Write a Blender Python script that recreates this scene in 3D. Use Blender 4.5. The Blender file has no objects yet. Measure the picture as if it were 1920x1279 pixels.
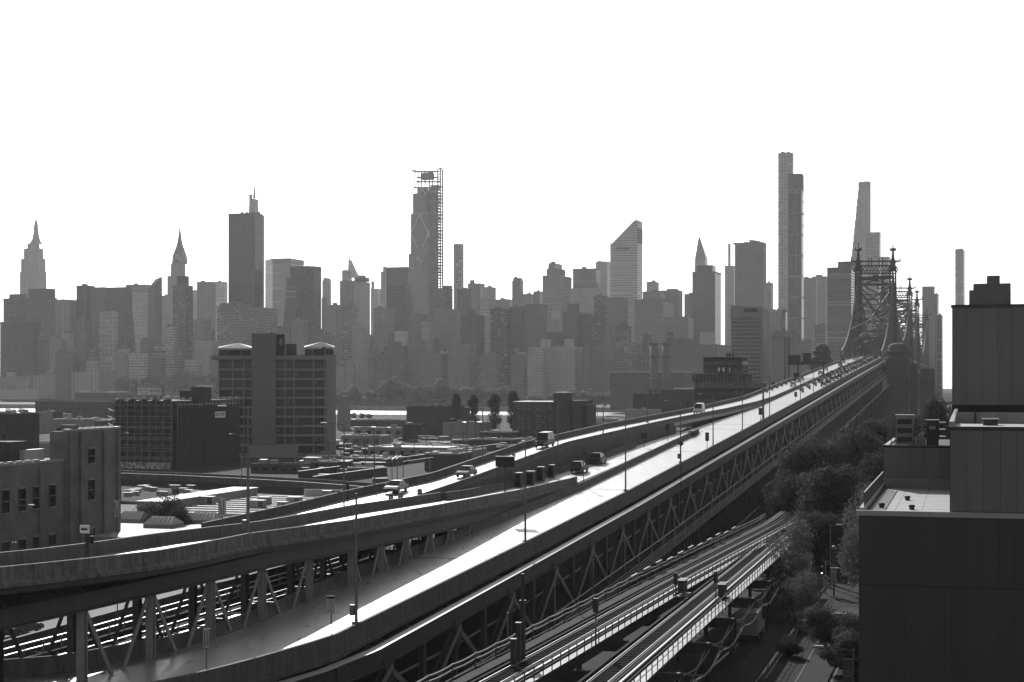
import bpy, math, random
from mathutils import Vector, Matrix
sc = bpy.context.scene
col = sc.collection
rnd = random.Random(7)

# ------------------------------------------------------------------ camera
F, CX, Y0, HC = 3070.0, 960.0, 713.0, 30.0          # focal length in photo pixels, principal column, horizon row, eye height
cam = bpy.data.cameras.new('camera')
cam.sensor_width = 36.0
cam.lens = F / 1920.0 * 36.0
cam.shift_y = (Y0 - 639.5) / 1920.0
cam.clip_start = 0.5
cam.clip_end = 12000.0
cam_o = bpy.data.objects.new('camera', cam)
cam_o.location = (0, 0, HC)
cam_o.rotation_euler = (math.radians(90), 0, 0)
col.objects.link(cam_o)
sc.camera = cam_o
# ------------------------------------------------------------------ sky, sun, exposure
SUN_EL, SUN_AZ = math.radians(26.0), math.radians(-10.0)
world = bpy.data.worlds.new('World')
sc.world = world
world.use_nodes = True
wn, wl = world.node_tree.nodes, world.node_tree.links
wn.clear()
sky = wn.new('ShaderNodeTexSky')
sky.sky_type = 'NISHITA'
sky.sun_disc = False
sky.sun_elevation = SUN_EL
sky.sun_rotation = SUN_AZ
sky.altitude = 20.0
sky.air_density = 1.0
sky.dust_density = 1.5
sky.ozone_density = 1.0
bw = wn.new('ShaderNodeRGBToBW')                     # black and white photograph
bg = wn.new('ShaderNodeBackground')
bg.inputs['Strength'].default_value = 0.15
wo = wn.new('ShaderNodeOutputWorld')
wl.new(sky.outputs[0], bw.inputs[0]); wl.new(bw.outputs[0], bg.inputs['Color']); wl.new(bg.outputs[0], wo.inputs['Surface'])
sun = bpy.data.lights.new('sun', 'SUN')
sun.energy = 5.0
sun.angle = math.radians(0.5)
sun.color = (1.0, 1.0, 1.0)
sun_o = bpy.data.objects.new('sun', sun)
sd = Vector((math.sin(SUN_AZ) * math.cos(SUN_EL), math.cos(SUN_AZ) * math.cos(SUN_EL), math.sin(SUN_EL)))
sun_o.rotation_euler = sd.to_track_quat('Z', 'Y').to_euler()
sun_o.location = (0, 0, 600)
col.objects.link(sun_o)
vs = sc.view_settings
sc.display_settings.display_device = 'sRGB'
vs.view_transform = 'Standard'
vs.look = 'None'
vs.exposure = -0.2
vs.gamma = 1.0
vs.use_curve_mapping = False
sc.cycles.max_bounces = 5
sc.cycles.diffuse_bounces = 3
sc.cycles.glossy_bounces = 3
sc.cycles.transparent_max_bounces = 8
sc.cycles.volume_bounces = 1
sc.cycles.use_denoising = True
sc.cycles.sample_clamp_indirect = 4.0
sc.cycles.caustics_reflective = False
sc.cycles.caustics_refractive = False

# ------------------------------------------------------------------ geometry helpers
def at(x, y, D):
    return Vector(((x - CX) / F * D, D, HC - (y - Y0) / F * D))
def gp(x, y, z):
    D = F * (HC - z) / (y - Y0)
    return at(x, y, D)
def zy(y, D):
    return HC - (y - Y0) / F * D
def xd(x, D):
    return (x - CX) / F * D
SB = 0.278                                            # bridge and Queens grid: metres right per metre forward
nb = math.hypot(SB, 1)
UB = Vector((SB / nb, 1 / nb, 0)); VB = Vector((1 / nb, -SB / nb, 0))
SM = 0.327                                            # Manhattan grid
nm = math.hypot(SM, 1)
UM = Vector((SM / nm, 1 / nm, 0)); VM = Vector((1 / nm, -SM / nm, 0))
ZUP = Vector((0, 0, 1))
def lerp(tab, t):
    if t <= tab[0][0]: return tab[0][1]
    for (a, va), (b, vb) in zip(tab, tab[1:]):
        if t <= b: return va + (vb - va) * (t - a) / (b - a)
    return tab[-1][1]

class MB:
    def __init__(s): s.v = []; s.f = []; s.uv = []
    def add(s, vs, fs, uvs=None):
        o = len(s.v); s.v += [tuple(p) for p in vs]
        for i, f in enumerate(fs):
            s.f.append([o + k for k in f])
            s.uv.append(uvs[i] if uvs else None)
        return s
    def obox(s, c, ax, ay, az, lx, ly, lz):           # centre, unit axes, full lengths
        c = Vector(c); ax = Vector(ax) * lx / 2; ay = Vector(ay) * ly / 2; az = Vector(az) * lz / 2
        vs = [c + sx * ax + sy * ay + sz * az for sz in (-1, 1) for sx, sy in ((-1, -1), (1, -1), (1, 1), (-1, 1))]
        return s.add(vs, [(3, 2, 1, 0), (4, 5, 6, 7), (0, 1, 5, 4), (1, 2, 6, 5), (2, 3, 7, 6), (3, 0, 4, 7)])
    def box(s, x0, x1, y0, y1, z0, z1):
        return s.obox(((x0 + x1) / 2, (y0 + y1) / 2, (z0 + z1) / 2), (1, 0, 0), (0, 1, 0), (0, 0, 1), x1 - x0, y1 - y0, z1 - z0)
    def beam(s, a, b, w, h, up=ZUP):                  # square bar from a to b
        a = Vector(a); b = Vector(b); d = b - a; L = d.length
        if L < 1e-6: return s
        d /= L; up = Vector(up)
        r = d.cross(up)
        if r.length < 1e-4: r = d.cross(Vector((VB.x, VB.y, 0)))
        r.normalize(); u = r.cross(d)
        return s.obox((a + b) / 2, d, r, u, L, w, h)
    def prism(s, pts, z0, z1, cap=True):              # vertical walls over a ccw plan polygon; walls carry metre UVs
        n = len(pts); lo = [Vector((p[0], p[1], z0)) for p in pts]; hi = [Vector((p[0], p[1], z1)) for p in pts]
        fs = []; uvs = []; L = 0
        for i in range(n):
            j = (i + 1) % n; l = (lo[j] - lo[i]).length
            fs.append((i, j, n + j, n + i)); uvs.append([(L, z0), (L + l, z0), (L + l, z1), (L, z1)]); L += math.ceil(l / 12) * 12
        if cap:
            fs.append(tuple(range(n, 2 * n))); uvs.append(None)
            fs.append(tuple(reversed(range(n)))); uvs.append(None)
        return s.add(lo + hi, fs, uvs)
    def taper(s, pts0, z0, pts1, z1):
        n = len(pts0); lo = [Vector((p[0], p[1], z0)) for p in pts0]; hi = [Vector((p[0], p[1], z1)) for p in pts1]
        fs = []; uvs = []; L = 0
        for i in range(n):
            j = (i + 1) % n; l = (lo[j] - lo[i]).length; m = (hi[j] - hi[i]).length
            fs.append((i, j, n + j, n + i)); uvs.append([(L, z0), (L + l, z0), (L + (l + m) / 2, z1), (L + (l - m) / 2, z1)]); L += math.ceil(l / 12) * 12
        fs.append(tuple(range(n, 2 * n))); uvs.append(None)
        fs.append(tuple(reversed(range(n)))); uvs.append(None)
        return s.add(lo + hi, fs, uvs)
    def poly(s, pts, uv=None): return s.add(pts, [tuple(range(len(pts)))], [uv])
    def lathe(s, c, prof, n=12, axis=None):           # prof: (radius, height) pairs
        c = Vector(c); vs = []; fs = []
        for r, z in prof:
            for k in range(n):
                a = 2 * math.pi * k / n
                vs.append(c + Vector((r * math.cos(a), r * math.sin(a), z)))
        m = len(prof)
        for i in range(m - 1):
            for k in range(n):
                fs.append((i * n + k, i * n + (k + 1) % n, (i + 1) * n + (k + 1) % n, (i + 1) * n + k))
        fs.append(tuple(reversed(range(n)))); fs.append(tuple(range((m - 1) * n, m * n)))
        return s.add(vs, fs)
    def cyl(s, a, b, r0, r1=None, n=8):
        a = Vector(a); b = Vector(b); r1 = r0 if r1 is None else r1
        d = (b - a).normalized(); e = d.orthogonal().normalized(); g = d.cross(e)
        vs = [a + (e * math.cos(t) + g * math.sin(t)) * r0 for t in [2 * math.pi * k / n for k in range(n)]]
        vs += [b + (e * math.cos(t) + g * math.sin(t)) * r1 for t in [2 * math.pi * k / n for k in range(n)]]
        fs = [(k, (k + 1) % n, n + (k + 1) % n, n + k) for k in range(n)] + [tuple(reversed(range(n))), tuple(range(n, 2 * n))]
        return s.add(vs, fs)
    def tube(s, pts, r, n=6):
        for a, b in zip(pts, pts[1:]): s.cyl(a, b, r, None, n)
        return s
    def sweep(s, path, prof, close=True):             # prof: (lateral to the right, height) polygon carried along a path
        path = [Vector(p) for p in path]; n = len(path); m = len(prof); vs = []
        for i, p in enumerate(path):
            d = (path[min(i + 1, n - 1)] - path[max(i - 1, 0)]); d.z = 0; d.normalize()
            r = Vector((d.y, -d.x, 0))
            for l, h in prof: vs.append(p + r * l + ZUP * h)
        fs = []; uvs = []; L = 0
        for i in range(n - 1):
            l = (path[i + 1] - path[i]).length
            for k in range(m if close else m - 1):
                k2 = (k + 1) % m
                fs.append((i * m + k, i * m + k2, (i + 1) * m + k2, (i + 1) * m + k))
                uvs.append([(L, prof[k][1]), (L, prof[k2][1]), (L + l, prof[k2][1]), (L + l, prof[k][1])])
            L += l
        if close:
            fs.append(tuple(range(m))); uvs.append(None)
            fs.append(tuple(reversed(range((n - 1) * m, n * m)))); uvs.append(None)
        return s.add(vs, fs, uvs)
    def mesh(s, name, mat, origin=(0, 0, 0), smooth=False):
        o = Vector(origin); me = bpy.data.meshes.new(name)
        me.from_pydata([(p[0] - o.x, p[1] - o.y, p[2] - o.z) for p in s.v], [], s.f)
        if any(u is not None for u in s.uv):
            lay = me.uv_layers.new(name='UVMap'); k = 0; data = []
            for f, u in zip(s.f, s.uv):
                data += [c for p in (u if u else [(0, 0)] * len(f)) for c in p]
            lay.data.foreach_set('uv', data)
        if mat: me.materials.append(mat)
        if smooth:
            me.polygons.foreach_set('use_smooth', [True] * len(me.polygons))
        me.update()
        return me
    def build(s, name, mat, parent=None, smooth=False):
        org = worg(parent)
        ob = bpy.data.objects.new(name, s.mesh(name, mat, org, smooth))
        col.objects.link(ob)
        if parent is not None: ob.parent = parent
        return ob

WORG = {}
def worg(o):
    while o is not None:
        if o.name in WORG: return WORG[o.name]
        o = o.parent
    return Vector((0, 0, 0))
def tag(o, label=None, cat=None, group=None, kind=None):
    if label: o['label'] = label
    if cat: o['category'] = cat
    if group: o['group'] = group
    if kind: o['kind'] = kind
    return o
def thing(name, label, cat, loc, group=None):
    o = bpy.data.objects.new(name, None)
    o.empty_display_size = 0.5
    o.location = loc
    col.objects.link(o)
    WORG[o.name] = Vector(loc)
    return tag(o, label, cat, group)
def struct(name, mb, mat, kind='structure'):
    return tag(mb.build(name, mat), kind=kind)
def piece(name, me, parent, loc, rz=0.0, mat4=None):  # one more object on shared mesh data, placed in world space under parent
    o = bpy.data.objects.new(name, me)
    col.objects.link(o); o.parent = parent
    m = mat4 if mat4 is not None else Matrix.Translation(Vector(loc)) @ Matrix.Rotation(rz, 4, 'Z')
    o.matrix_local = Matrix.Translation(-worg(parent)) @ m
    return o
def copy_tree(root, loc, rz, label=None, scale=None):
    def cp(o, parent):
        c = o.copy(); col.objects.link(c); c.parent = parent
        for ch in o.children: cp(ch, c)
        return c
    r = cp(root, None)
    r.location = loc; r.rotation_euler = (0, 0, rz)
    if scale: r.scale = (scale,) * 3 if not hasattr(scale, '__len__') else scale
    if label: r['label'] = label
    WORG[r.name] = Vector(loc)
    return r

# ------------------------------------------------------------------ materials
MATS = {}
def nodes_of(name):
    m = bpy.data.materials.new(name); m.use_nodes = True
    nt = m.node_tree; nt.nodes.clear()
    out = nt.nodes.new('ShaderNodeOutputMaterial'); b = nt.nodes.new('ShaderNodeBsdfPrincipled')
    nt.links.new(b.outputs[0], out.inputs['Surface'])
    return m, nt, b
def grey(v): return (v, v, v, 1)
def mth(nt, op, a, b=None, clamp=False):
    n = nt.nodes.new('ShaderNodeMath'); n.operation = op; n.use_clamp = clamp
    for i, q in enumerate((a, b)):
        if q is None: continue
        if isinstance(q, (int, float)): n.inputs[i].default_value = q
        else: nt.links.new(q, n.inputs[i])
    return n.outputs[0]
def mixv(nt, fac, a, b):                               # float mix
    n = nt.nodes.new('ShaderNodeMix'); n.data_type = 'FLOAT'
    for i, q in ((0, fac), (2, a), (3, b)):
        if isinstance(q, (int, float)): n.inputs[i].default_value = q
        else: nt.links.new(q, n.inputs[i])
    return n.outputs[0]
def mat(name, v, rough=0.8, var=0.25, scale=0.6, streak=0.0, spec=0.5, metal=0.0, bump=0.0, fine=0.0, objvar=0.0):
    """grey surface with blotches (var), vertical run marks (streak) and fine grain; world-space metres"""
    key = name
    if key in MATS: return MATS[key]
    m, nt, b = nodes_of(name)
    tc = nt.nodes.new('ShaderNodeNewGeometry')
    nz = nt.nodes.new('ShaderNodeTexNoise'); nz.inputs['Scale'].default_value = scale; nz.inputs['Detail'].default_value = 5; nz.inputs['Roughness'].default_value = 0.62
    nt.links.new(tc.outputs['Position'], nz.inputs['Vector'])
    f = mth(nt, 'MULTIPLY_ADD', nz.outputs['Fac'], 2.0 * var)
    f.node.inputs[2].default_value = 1.0 - var
    if streak:
        mp = nt.nodes.new('ShaderNodeMapping'); mp.inputs['Scale'].default_value = (2.2, 2.2, 0.16)
        nt.links.new(tc.outputs['Position'], mp.inputs['Vector'])
        n2 = nt.nodes.new('ShaderNodeTexNoise'); n2.inputs['Scale'].default_value = 1.0; n2.inputs['Detail'].default_value = 4
        nt.links.new(mp.outputs[0], n2.inputs['Vector'])
        g = mth(nt, 'SUBTRACT', n2.outputs['Fac'], 0.5); g = mth(nt, 'MULTIPLY_ADD', g, streak * 3.0); g.node.inputs[2].default_value = 1.0
        f = mth(nt, 'MULTIPLY', f, g)
    if fine:
        n3 = nt.nodes.new('ShaderNodeTexNoise'); n3.inputs['Scale'].default_value = 14.0; n3.inputs['Detail'].default_value = 2
        nt.links.new(tc.outputs['Position'], n3.inputs['Vector'])
        g = mth(nt, 'SUBTRACT', n3.outputs['Fac'], 0.5); g = mth(nt, 'MULTIPLY_ADD', g, fine * 2.0); g.node.inputs[2].default_value = 1.0
        f = mth(nt, 'MULTIPLY', f, g)
    if objvar:
        oi = nt.nodes.new('ShaderNodeObjectInfo'); g = mth(nt, 'MULTIPLY_ADD', oi.outputs['Random'], 2 * objvar); g.node.inputs[2].default_value = 1 - objvar; f = mth(nt, 'MULTIPLY', f, g)
    f = mth(nt, 'MULTIPLY', f, v); f = mth(nt, 'MAXIMUM', f, 0.004)
    cb = nt.nodes.new('ShaderNodeCombineColor')
    for i in range(3): nt.links.new(f, cb.inputs[i])
    nt.links.new(cb.outputs[0], b.inputs['Base Color'])
    b.inputs['Roughness'].default_value = rough
    b.inputs['Specular IOR Level'].default_value = spec
    b.inputs['Metallic'].default_value = metal
    if bump:
        bp = nt.nodes.new('ShaderNodeBump'); bp.inputs['Strength'].default_value = bump; bp.inputs['Distance'].default_value = 0.05
        n4 = nt.nodes.new('ShaderNodeTexNoise'); n4.inputs['Scale'].default_value = 3.0; n4.inputs['Detail'].default_value = 4
        nt.links.new(tc.outputs['Position'], n4.inputs['Vector']); nt.links.new(n4.outputs['Fac'], bp.inputs['Height']); nt.links.new(bp.outputs[0], b.inputs['Normal'])
    MATS[key] = m
    return m
def facade(style, tone, pw=3.2, ph=3.5, fu=0.5, fv=0.5, glass=0.03, jit=0.5, gr=0.12, seed=0):
    """far facade: window pattern too small to pick apart, on metre UVs; wall tone, window pitch and share"""
    key = ('fac', style, round(tone, 3), pw, ph, fu, fv, glass, jit, gr)
    if key in MATS: return MATS[key]
    m, nt, b = nodes_of('facade_%s_%d' % (style, len(MATS)))
    uv = nt.nodes.new('ShaderNodeUVMap'); uv.uv_map = 'UVMap'
    sp = nt.nodes.new('ShaderNodeSeparateXYZ'); nt.links.new(uv.outputs[0], sp.inputs[0])
    u = mth(nt, 'DIVIDE', sp.outputs[0], pw); v = mth(nt, 'DIVIDE', sp.outputs[1], ph)
    uf = mth(nt, 'FRACT', u); vf = mth(nt, 'FRACT', v)
    iu = mth(nt, 'FLOOR', u); iv = mth(nt, 'FLOOR', v)
    mu = mth(nt, 'LESS_THAN', uf, fu); mv = mth(nt, 'LESS_THAN', vf, fv)
    mask = mth(nt, 'MULTIPLY', mu, mv)
    cv = nt.nodes.new('ShaderNodeCombineXYZ'); nt.links.new(iu, cv.inputs[0]); nt.links.new(iv, cv.inputs[1])
    oi = nt.nodes.new('ShaderNodeObjectInfo'); nt.links.new(oi.outputs['Random'], cv.inputs[2])
    wn_ = nt.nodes.new('ShaderNodeTexWhiteNoise'); wn_.noise_dimensions = '3D'; nt.links.new(cv.outputs[0], wn_.inputs['Vector'])
    rr = mth(nt, 'POWER', wn_.outputs['Value'], 6.0)
    gl = mth(nt, 'MULTIPLY_ADD', rr, jit); gl.node.inputs[2].default_value = glass  # bright panes: blinds and window reflections, both put into the base colour
    tcg = nt.nodes.new('ShaderNodeNewGeometry')
    nz = nt.nodes.new('ShaderNodeTexNoise'); nz.inputs['Scale'].default_value = 0.05; nz.inputs['Detail'].default_value = 6
    nt.links.new(tcg.outputs['Position'], nz.inputs['Vector'])
    wv = mth(nt, 'MULTIPLY_ADD', nz.outputs['Fac'], tone * 0.7); wv.node.inputs[2].default_value = tone * 0.65
    c = mixv(nt, mask, wv, gl)
    cb = nt.nodes.new('ShaderNodeCombineColor')
    for i in range(3): nt.links.new(c, cb.inputs[i])
    nt.links.new(cb.outputs[0], b.inputs['Base Color'])
    nt.links.new(mixv(nt, mask, 0.85, gr), b.inputs['Roughness'])
    MATS[key] = m
    return m
def glassmat(name='window_glass', v=0.02, rough=0.08):
    if name in MATS: return MATS[name]
    m, nt, b = nodes_of(name)
    b.inputs['Base Color'].default_value = grey(v); b.inputs['Roughness'].default_value = rough; b.inputs['Specular IOR Level'].default_value = 0.6
    MATS[name] = m
    return m
def flat(name, v, rough=0.6, emit=0.0, metal=0.0):
    if name in MATS: return MATS[name]
    m, nt, b = nodes_of(name)
    b.inputs['Base Color'].default_value = grey(v); b.inputs['Roughness'].default_value = rough; b.inputs['Metallic'].default_value = metal
    if emit:
        b.inputs['Emission Color'].default_value = grey(1); b.inputs['Emission Strength'].default_value = emit
    MATS[name] = m
    return m
# ------------------------------------------------------------------ the setting: land, river, island
M_GROUND = mat('city_ground', 0.04, 0.95, 0.5, 0.06, spec=.1)
M_WATER = None
def water_mat():
    m, nt, b = nodes_of('river_water')
    b.inputs['Base Color'].default_value = grey(0.03); b.inputs['Roughness'].default_value = 0.32; b.inputs['IOR'].default_value = 1.33
    g = nt.nodes.new('ShaderNodeNewGeometry'); mp = nt.nodes.new('ShaderNodeMapping'); mp.inputs['Scale'].default_value = (0.25, 0.12, 1)
    n = nt.nodes.new('ShaderNodeTexNoise'); n.inputs['Scale'].default_value = 1.0; n.inputs['Detail'].default_value = 6
    bp = nt.nodes.new('ShaderNodeBump'); bp.inputs['Strength'].default_value = 0.6; bp.inputs['Distance'].default_value = 1.2
    nt.links.new(g.outputs['Position'], mp.inputs[0]); nt.links.new(mp.outputs[0], n.inputs['Vector']); nt.links.new(n.outputs['Fac'], bp.inputs['Height']); nt.links.new(bp.outputs[0], b.inputs['Normal'])
    return m
M_WATER = water_mat()
GZ = 3.0
def strip(d0, d1, xs=(-3000, 3000)):                  # land bounded by two lines parallel to the Manhattan avenues
    return [(x, d0 - SM * x) for x in xs] + [(x, d1 - SM * x) for x in reversed(xs)]
struct('river', MB().poly([(-3000, 500, 0), (3000, 500, 0), (3000, 4900, 0), (-3000, 4900, 0)]), M_WATER)
struct('ground', MB().prism([(-3000, -200), (3000, -200), (3000, 1262 - SM * 3000), (-3000, 1262 + SM * 3000)], -1.5, GZ), M_GROUND)
struct('island_ground', MB().prism([(-1150, 1575 + SM * 1150), (1500, 1575 - SM * 1500), (1500, 1800 - SM * 1500), (-1150, 1800 + SM * 1150)], -1.5, 3.2), mat('island_ground', 0.09, 0.9, 0.4, 0.02))
struct('far_ground', MB().prism([(-3000, 2170 + SM * 3000), (3000, 2170 - SM * 3000), (3000, 4900), (-3000, 4900)], -1.5, 4.0), M_GROUND)
# ------------------------------------------------------------------ Manhattan skyline (3 km off), street grid SM
GM = 4.0
def plan(x0, xc, xr, D, U=UM, V=VM, dep=None):
    t0, t1 = (x0 - CX) / F, (xr - CX) / F
    C = Vector((xd(xc, D), D, 0))
    w = (C.x - t0 * D) / (V.x - t0 * V.y)
    d = dep if dep else max(6.0, (t1 * D - C.x) / (U.x - t1 * U.y))
    P = C - V * w; Q = C + U * d
    return [P, C, Q, Q - V * w]
STY = {
 'g': dict(pw=3.4, ph=3.6, fu=0.48, fv=0.5, glass=0.03, jit=0.16),
 'G': dict(pw=6.0, ph=6.5, fu=0.5, fv=0.5, glass=0.02, jit=0.5),
 'b': dict(pw=40.0, ph=3.8, fu=1.1, fv=0.5, glass=0.03, jit=0.25),
 'B': dict(pw=5.0, ph=4.0, fu=0.9, fv=0.48, glass=0.03, jit=0.3),
 'v': dict(pw=3.2, ph=90.0, fu=0.5, fv=1.1, glass=0.03, jit=0.05),
 'c': dict(pw=1.8, ph=3.9, fu=0.88, fv=0.86, glass=0.03, jit=0.03),
 'd': dict(pw=12.0, ph=30.0, fu=0.9, fv=0.94, glass=0.02, jit=0.03),
 'p': dict(pw=50.0, ph=60.0, fu=0.0, fv=0.0, glass=0.02, jit=0.0),
 's': dict(pw=3.0, ph=3.4, fu=0.42, fv=0.42, glass=0.02, jit=0.18),
}
def fm(sty, tone, **kw):
    tone = round(tone * .85, 3)
    d = dict(STY[sty]); d['glass'] = max(d['glass'], round(tone * {'v': .66, 'b': .6, 'B': .5, 'g': .45, 'G': .5, 's': .45}.get(sty, 0), 3)); d.update(kw)
    return facade(sty, tone, **d)
M_ROOF = mat('flat_roof', 0.2, 0.9, 0.3, 0.1)
def high(name, label, x0, xc, xr, yt, D, sty, tone, *ups, group='towers of the skyline', cat='building', parts='wall', gz=GM, U=UM, V=VM):
    """a tower: main shaft plus stacked upper blocks (x0, xc, xr, ytop[, style, tone]), outlines read off the photograph at distance D"""
    pl = plan(x0, xc, xr, D, U, V)
    c = (pl[0] + pl[2]) / 2
    t = thing(name, label, cat, (c.x, c.y, gz), group)
    z = zy(yt, D)
    MB().prism(pl, gz, z).build('wall', fm(sty, tone), t)
    # cornice, parapet line and roof plant make the roofline read as built
    q = [c + (p - c) * 1.012 for p in pl]
    MB().prism([(p.x, p.y) for p in q], z - 1.6, z + 0.9).build('parapet', mat('parapet_%d' % int(tone * 20), max(tone * 0.8, 0.05), 0.8, 0.2, 0.2), t)
    if not ups:
        r2 = random.Random(int(x0 * 7 + yt))
        for k in range(r2.randint(1, 3)):
            a = r2.uniform(0.15, 0.65); b_ = a + r2.uniform(0.1, 0.25)
            e = pl[1] - pl[0]; g = pl[3] - pl[0]
            p = [pl[0] + e * a + g * 0.3, pl[0] + e * b_ + g * 0.3, pl[0] + e * b_ + g * 0.7, pl[0] + e * a + g * 0.7]
            MB().prism(p, z, z + r2.uniform(2, 4.5)).build('roof_plant', mat('roof_plant', 0.14, 0.8), t)
    zb = z
    for u in ups:
        p2 = plan(u[0], u[1], u[2], D + (u[6] if len(u) > 6 else 4), U, V)
        z2 = zy(u[3], D + 4)
        MB().prism(p2, zb - 0.3, z2).build('upper_block', fm(u[4] if len(u) > 4 else sty, u[5] if len(u) > 5 else tone), t)
        zb = z2
    return t
def spike(t, x, y0, y1, D, w=1.2, name='mast'):
    a = at(x, y0, D); b = at(x, y1, D)
    return MB().cyl(a, b, w, 0.25, 6).build(name, flat('mast_steel', 0.15, 0.5), t)
hb = 'towers of the skyline'
# --- far row
def empire():
    D = 3891
    t = thing('art_deco_tower', 'stepped art deco tower with long antenna mast at far left of skyline', 'building', (xd(62, D), D, GM), hb)
    m = fm('v', 0.34, pw=6.0)
    lev = [(37, 74, 87.5, 700, 509), (39.2, 72, 85.7, 509.2, 484), (44.5, 70, 81.2, 484.2, 465), (51, 66, 74.5, 465.2, 456)]
    for a, c, r, yb, yt in lev:
        MB().prism(plan(a, c, r, D + (700 - yb) * 0.02), max(GM, zy(yb, D)), zy(yt, D)).build('setback' if yb < 600 else 'wall', m, t)
    def sq(x0, x1):
        w = (x1 - x0) / 2 / F * D * .8; c = Vector((xd((x0 + x1) / 2, D), D + 20, 0))
        return [c - VM * w - UM * w, c + VM * w - UM * w, c + VM * w + UM * w, c - VM * w + UM * w]
    MB().taper(sq(52, 74), zy(456, D), sq(55.6, 70.2), zy(450, D)).build('crown', m, t)
    MB().taper(sq(56, 70), zy(450, D), sq(58.9, 67), zy(434, D)).build('mast_base', m, t)
    MB().taper(sq(59, 66.9), zy(434, D), sq(59.6, 66.2), zy(420, D)).build('mast_base', m, t)
    MB().lathe((xd(63, D), D + 20, 0), [(4.2, zy(420, D)), (3.4, zy(416, D)), (1.9, zy(412, D)), (1.5, zy(408, D)), (1.3, zy(400, D)), (0.9, zy(391, D))], 10).build('antenna', flat('mast_steel', 0.15, 0.5), t)
empire()
def chrysler():
    D = 3116
    t = thing('art_deco_tower', 'slender art deco tower with sunburst crown tapering to a needle spire', 'building', (xd(334, D), D, GM), hb)
    m = fm('v', 0.36, pw=5.0)
    MB().prism(plan(313.5, 340, 348, 3112), GM, zy(517, D)).build('shoulder', m, t)
    MB().prism(plan(320, 340, 347.6, D + 2), zy(517.2, D), zy(494, D)).build('wall', m, t)
    c = Vector((xd(334, D), D + 16, 0)); prof = [(494, 10.9), (484, 10.5), (476, 9.2), (468, 6.9), (461, 5.0), (455, 3.8), (449, 2.9), (442, 2.1), (434, 1.4), (425, .7)]
    mb = MB()
    for (ya, wa), (yb, wb) in zip(prof, prof[1:]):
        f = lambda w: [c - VM * w - UM * w, c + VM * w - UM * w, c + VM * w + UM * w, c - VM * w + UM * w]
        mb.taper(f(wa), zy(ya, D), f(wb), zy(yb, D))
    mb.build('crown', fm('c', 0.35, pw=2.2, ph=5, glass=0.12), t)
    for k in range(5):                                # sunburst arches
        w = 8.6 - k * 1.7; z0 = zy(491 - k * 6.4, D); pts = []
        for i in range(9):
            a = math.pi * i / 8; pts.append(c - UM * (11.2 - k * 1.7) - VM * (w * math.cos(a)) + ZUP * (z0 + w * 0.95 * math.sin(a)))
        MB().tube(pts, 0.7, 4).build('arch_rib', flat('crown_metal', 0.5, 0.35, metal=0.6), t)
chrysler()
t = high('glass_skyscraper', 'pale stepped glass skyscraper with spire behind the dark slab', 464, 480, 496, 402, 3403, 'b', 0.5, (466.5, 478, 485, 386), (467, 476, 484, 372, 'b', .5, 9), (467, 471, 473, 364, 'b', .5, 10))
spike(t, 476.8, 372, 338, 3420, 3.0, 'spire')
for k in range(5): MB().obox(at(482.5, 366 + k * 5, 3425), VM, UM, ZUP, 5, 5, 1).build('crown_fin', flat('crown_metal', 0.5, 0.35, metal=0.6), t)
t = thing('broad_office_tower', 'broad office slab with dark crown right of the black slab', 'building', (xd(525, 3261), 3261, GM), hb)
pts = [Vector((xd(x, 3261 + dd), 3261 + dd, 0)) for x, dd in ((497, 60), (511, 10), (545, 0), (556, 30))]
pts = pts + [pts[3] + UM * 30, pts[2] + UM * 62, pts[1] + UM * 65, pts[0] + UM * 40]
pts = [pts[0], pts[1], pts[2], pts[3], pts[4], pts[5], pts[6], pts[7]]
MB().prism(pts, GM, zy(494, 3261)).build('wall', fm('b', 0.3), t)
MB().prism([(p.x, p.y) for p in pts], zy(493.6, 3261), zy(484, 3261)).build('crown', fm('v', 0.16), t)
t = high('glass_spire_tower', 'faceted pale glass tower with tall thin mast above the rooftops', 641, 652, 660, 507, 3943, 'c', 0.55)
MB().taper(plan(652, 668, 675, 3950), zy(520, 3943), plan(653, 657, 659, 3965), zy(486, 3943)).build('glass_peak', fm('b', 0.55), t)
spike(t, 655, 487, 462, 3960, 1.6)
t = high('slim_tower', 'pale slim tower with mast of lattice behind low blocks', 695, 708, 714, 542, 3500, 'v', 0.5, (696, 700, 702, 528))
spike(t, 699, 530, 490, 3520, 1.0)
for k in range(4): MB().obox(at(699, 527 + k * 3.4, 3515), VM, UM, ZUP, 9 - k, 2, 0.8).build('antenna_ring', flat('mast_steel', 0.15, 0.5), t)
high('slim_tower', 'narrow pale tower with crane on its roof right of dark slanted tower', 604, 617, 621, 526, 3200, 'v', 0.42, (606, 612, 620, 521, 'p', .3))
t = bpy.context.scene.objects.get('slim_tower.001')
MB().beam(at(608, 526, 3210), at(608, 506, 3210), 1.0, 1.0).beam(at(606, 507, 3210), at(613, 504, 3210), 0.9, 0.9).build('crane', flat('mast_steel', 0.15, 0.5), t)
high('office_block', 'pale distant block with flat roof beside the dark slab tower', 398, 420, 427, 529, 3600, 'b', 0.6)
high('office_block', 'narrow sliver of pale tower right of the dark glass tower', 362, 367, 370, 545, 3400, 'v', 0.5)
high('office_block', 'grey tower with small dome on roof left of dark slab', 369, 398, 404.5, 529, 2900, 'v', 0.26, (376, 382, 384, 526, 'p', .2))
high('office_block', 'flat dark block rising behind the glass blade tower', 236, 272, 285, 534, 3000, 'b', 0.16, (251, 256, 258, 531, 'p', .15))
high('office_block', 'pale banded block left of the glass blade tower', 248, 266, 279, 550, 2800, 'b', 0.5)
high('office_block', 'pale gridded block between blade tower and spire tower', 304, 316, 323, 555, 2700, 'g', 0.5)
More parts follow.
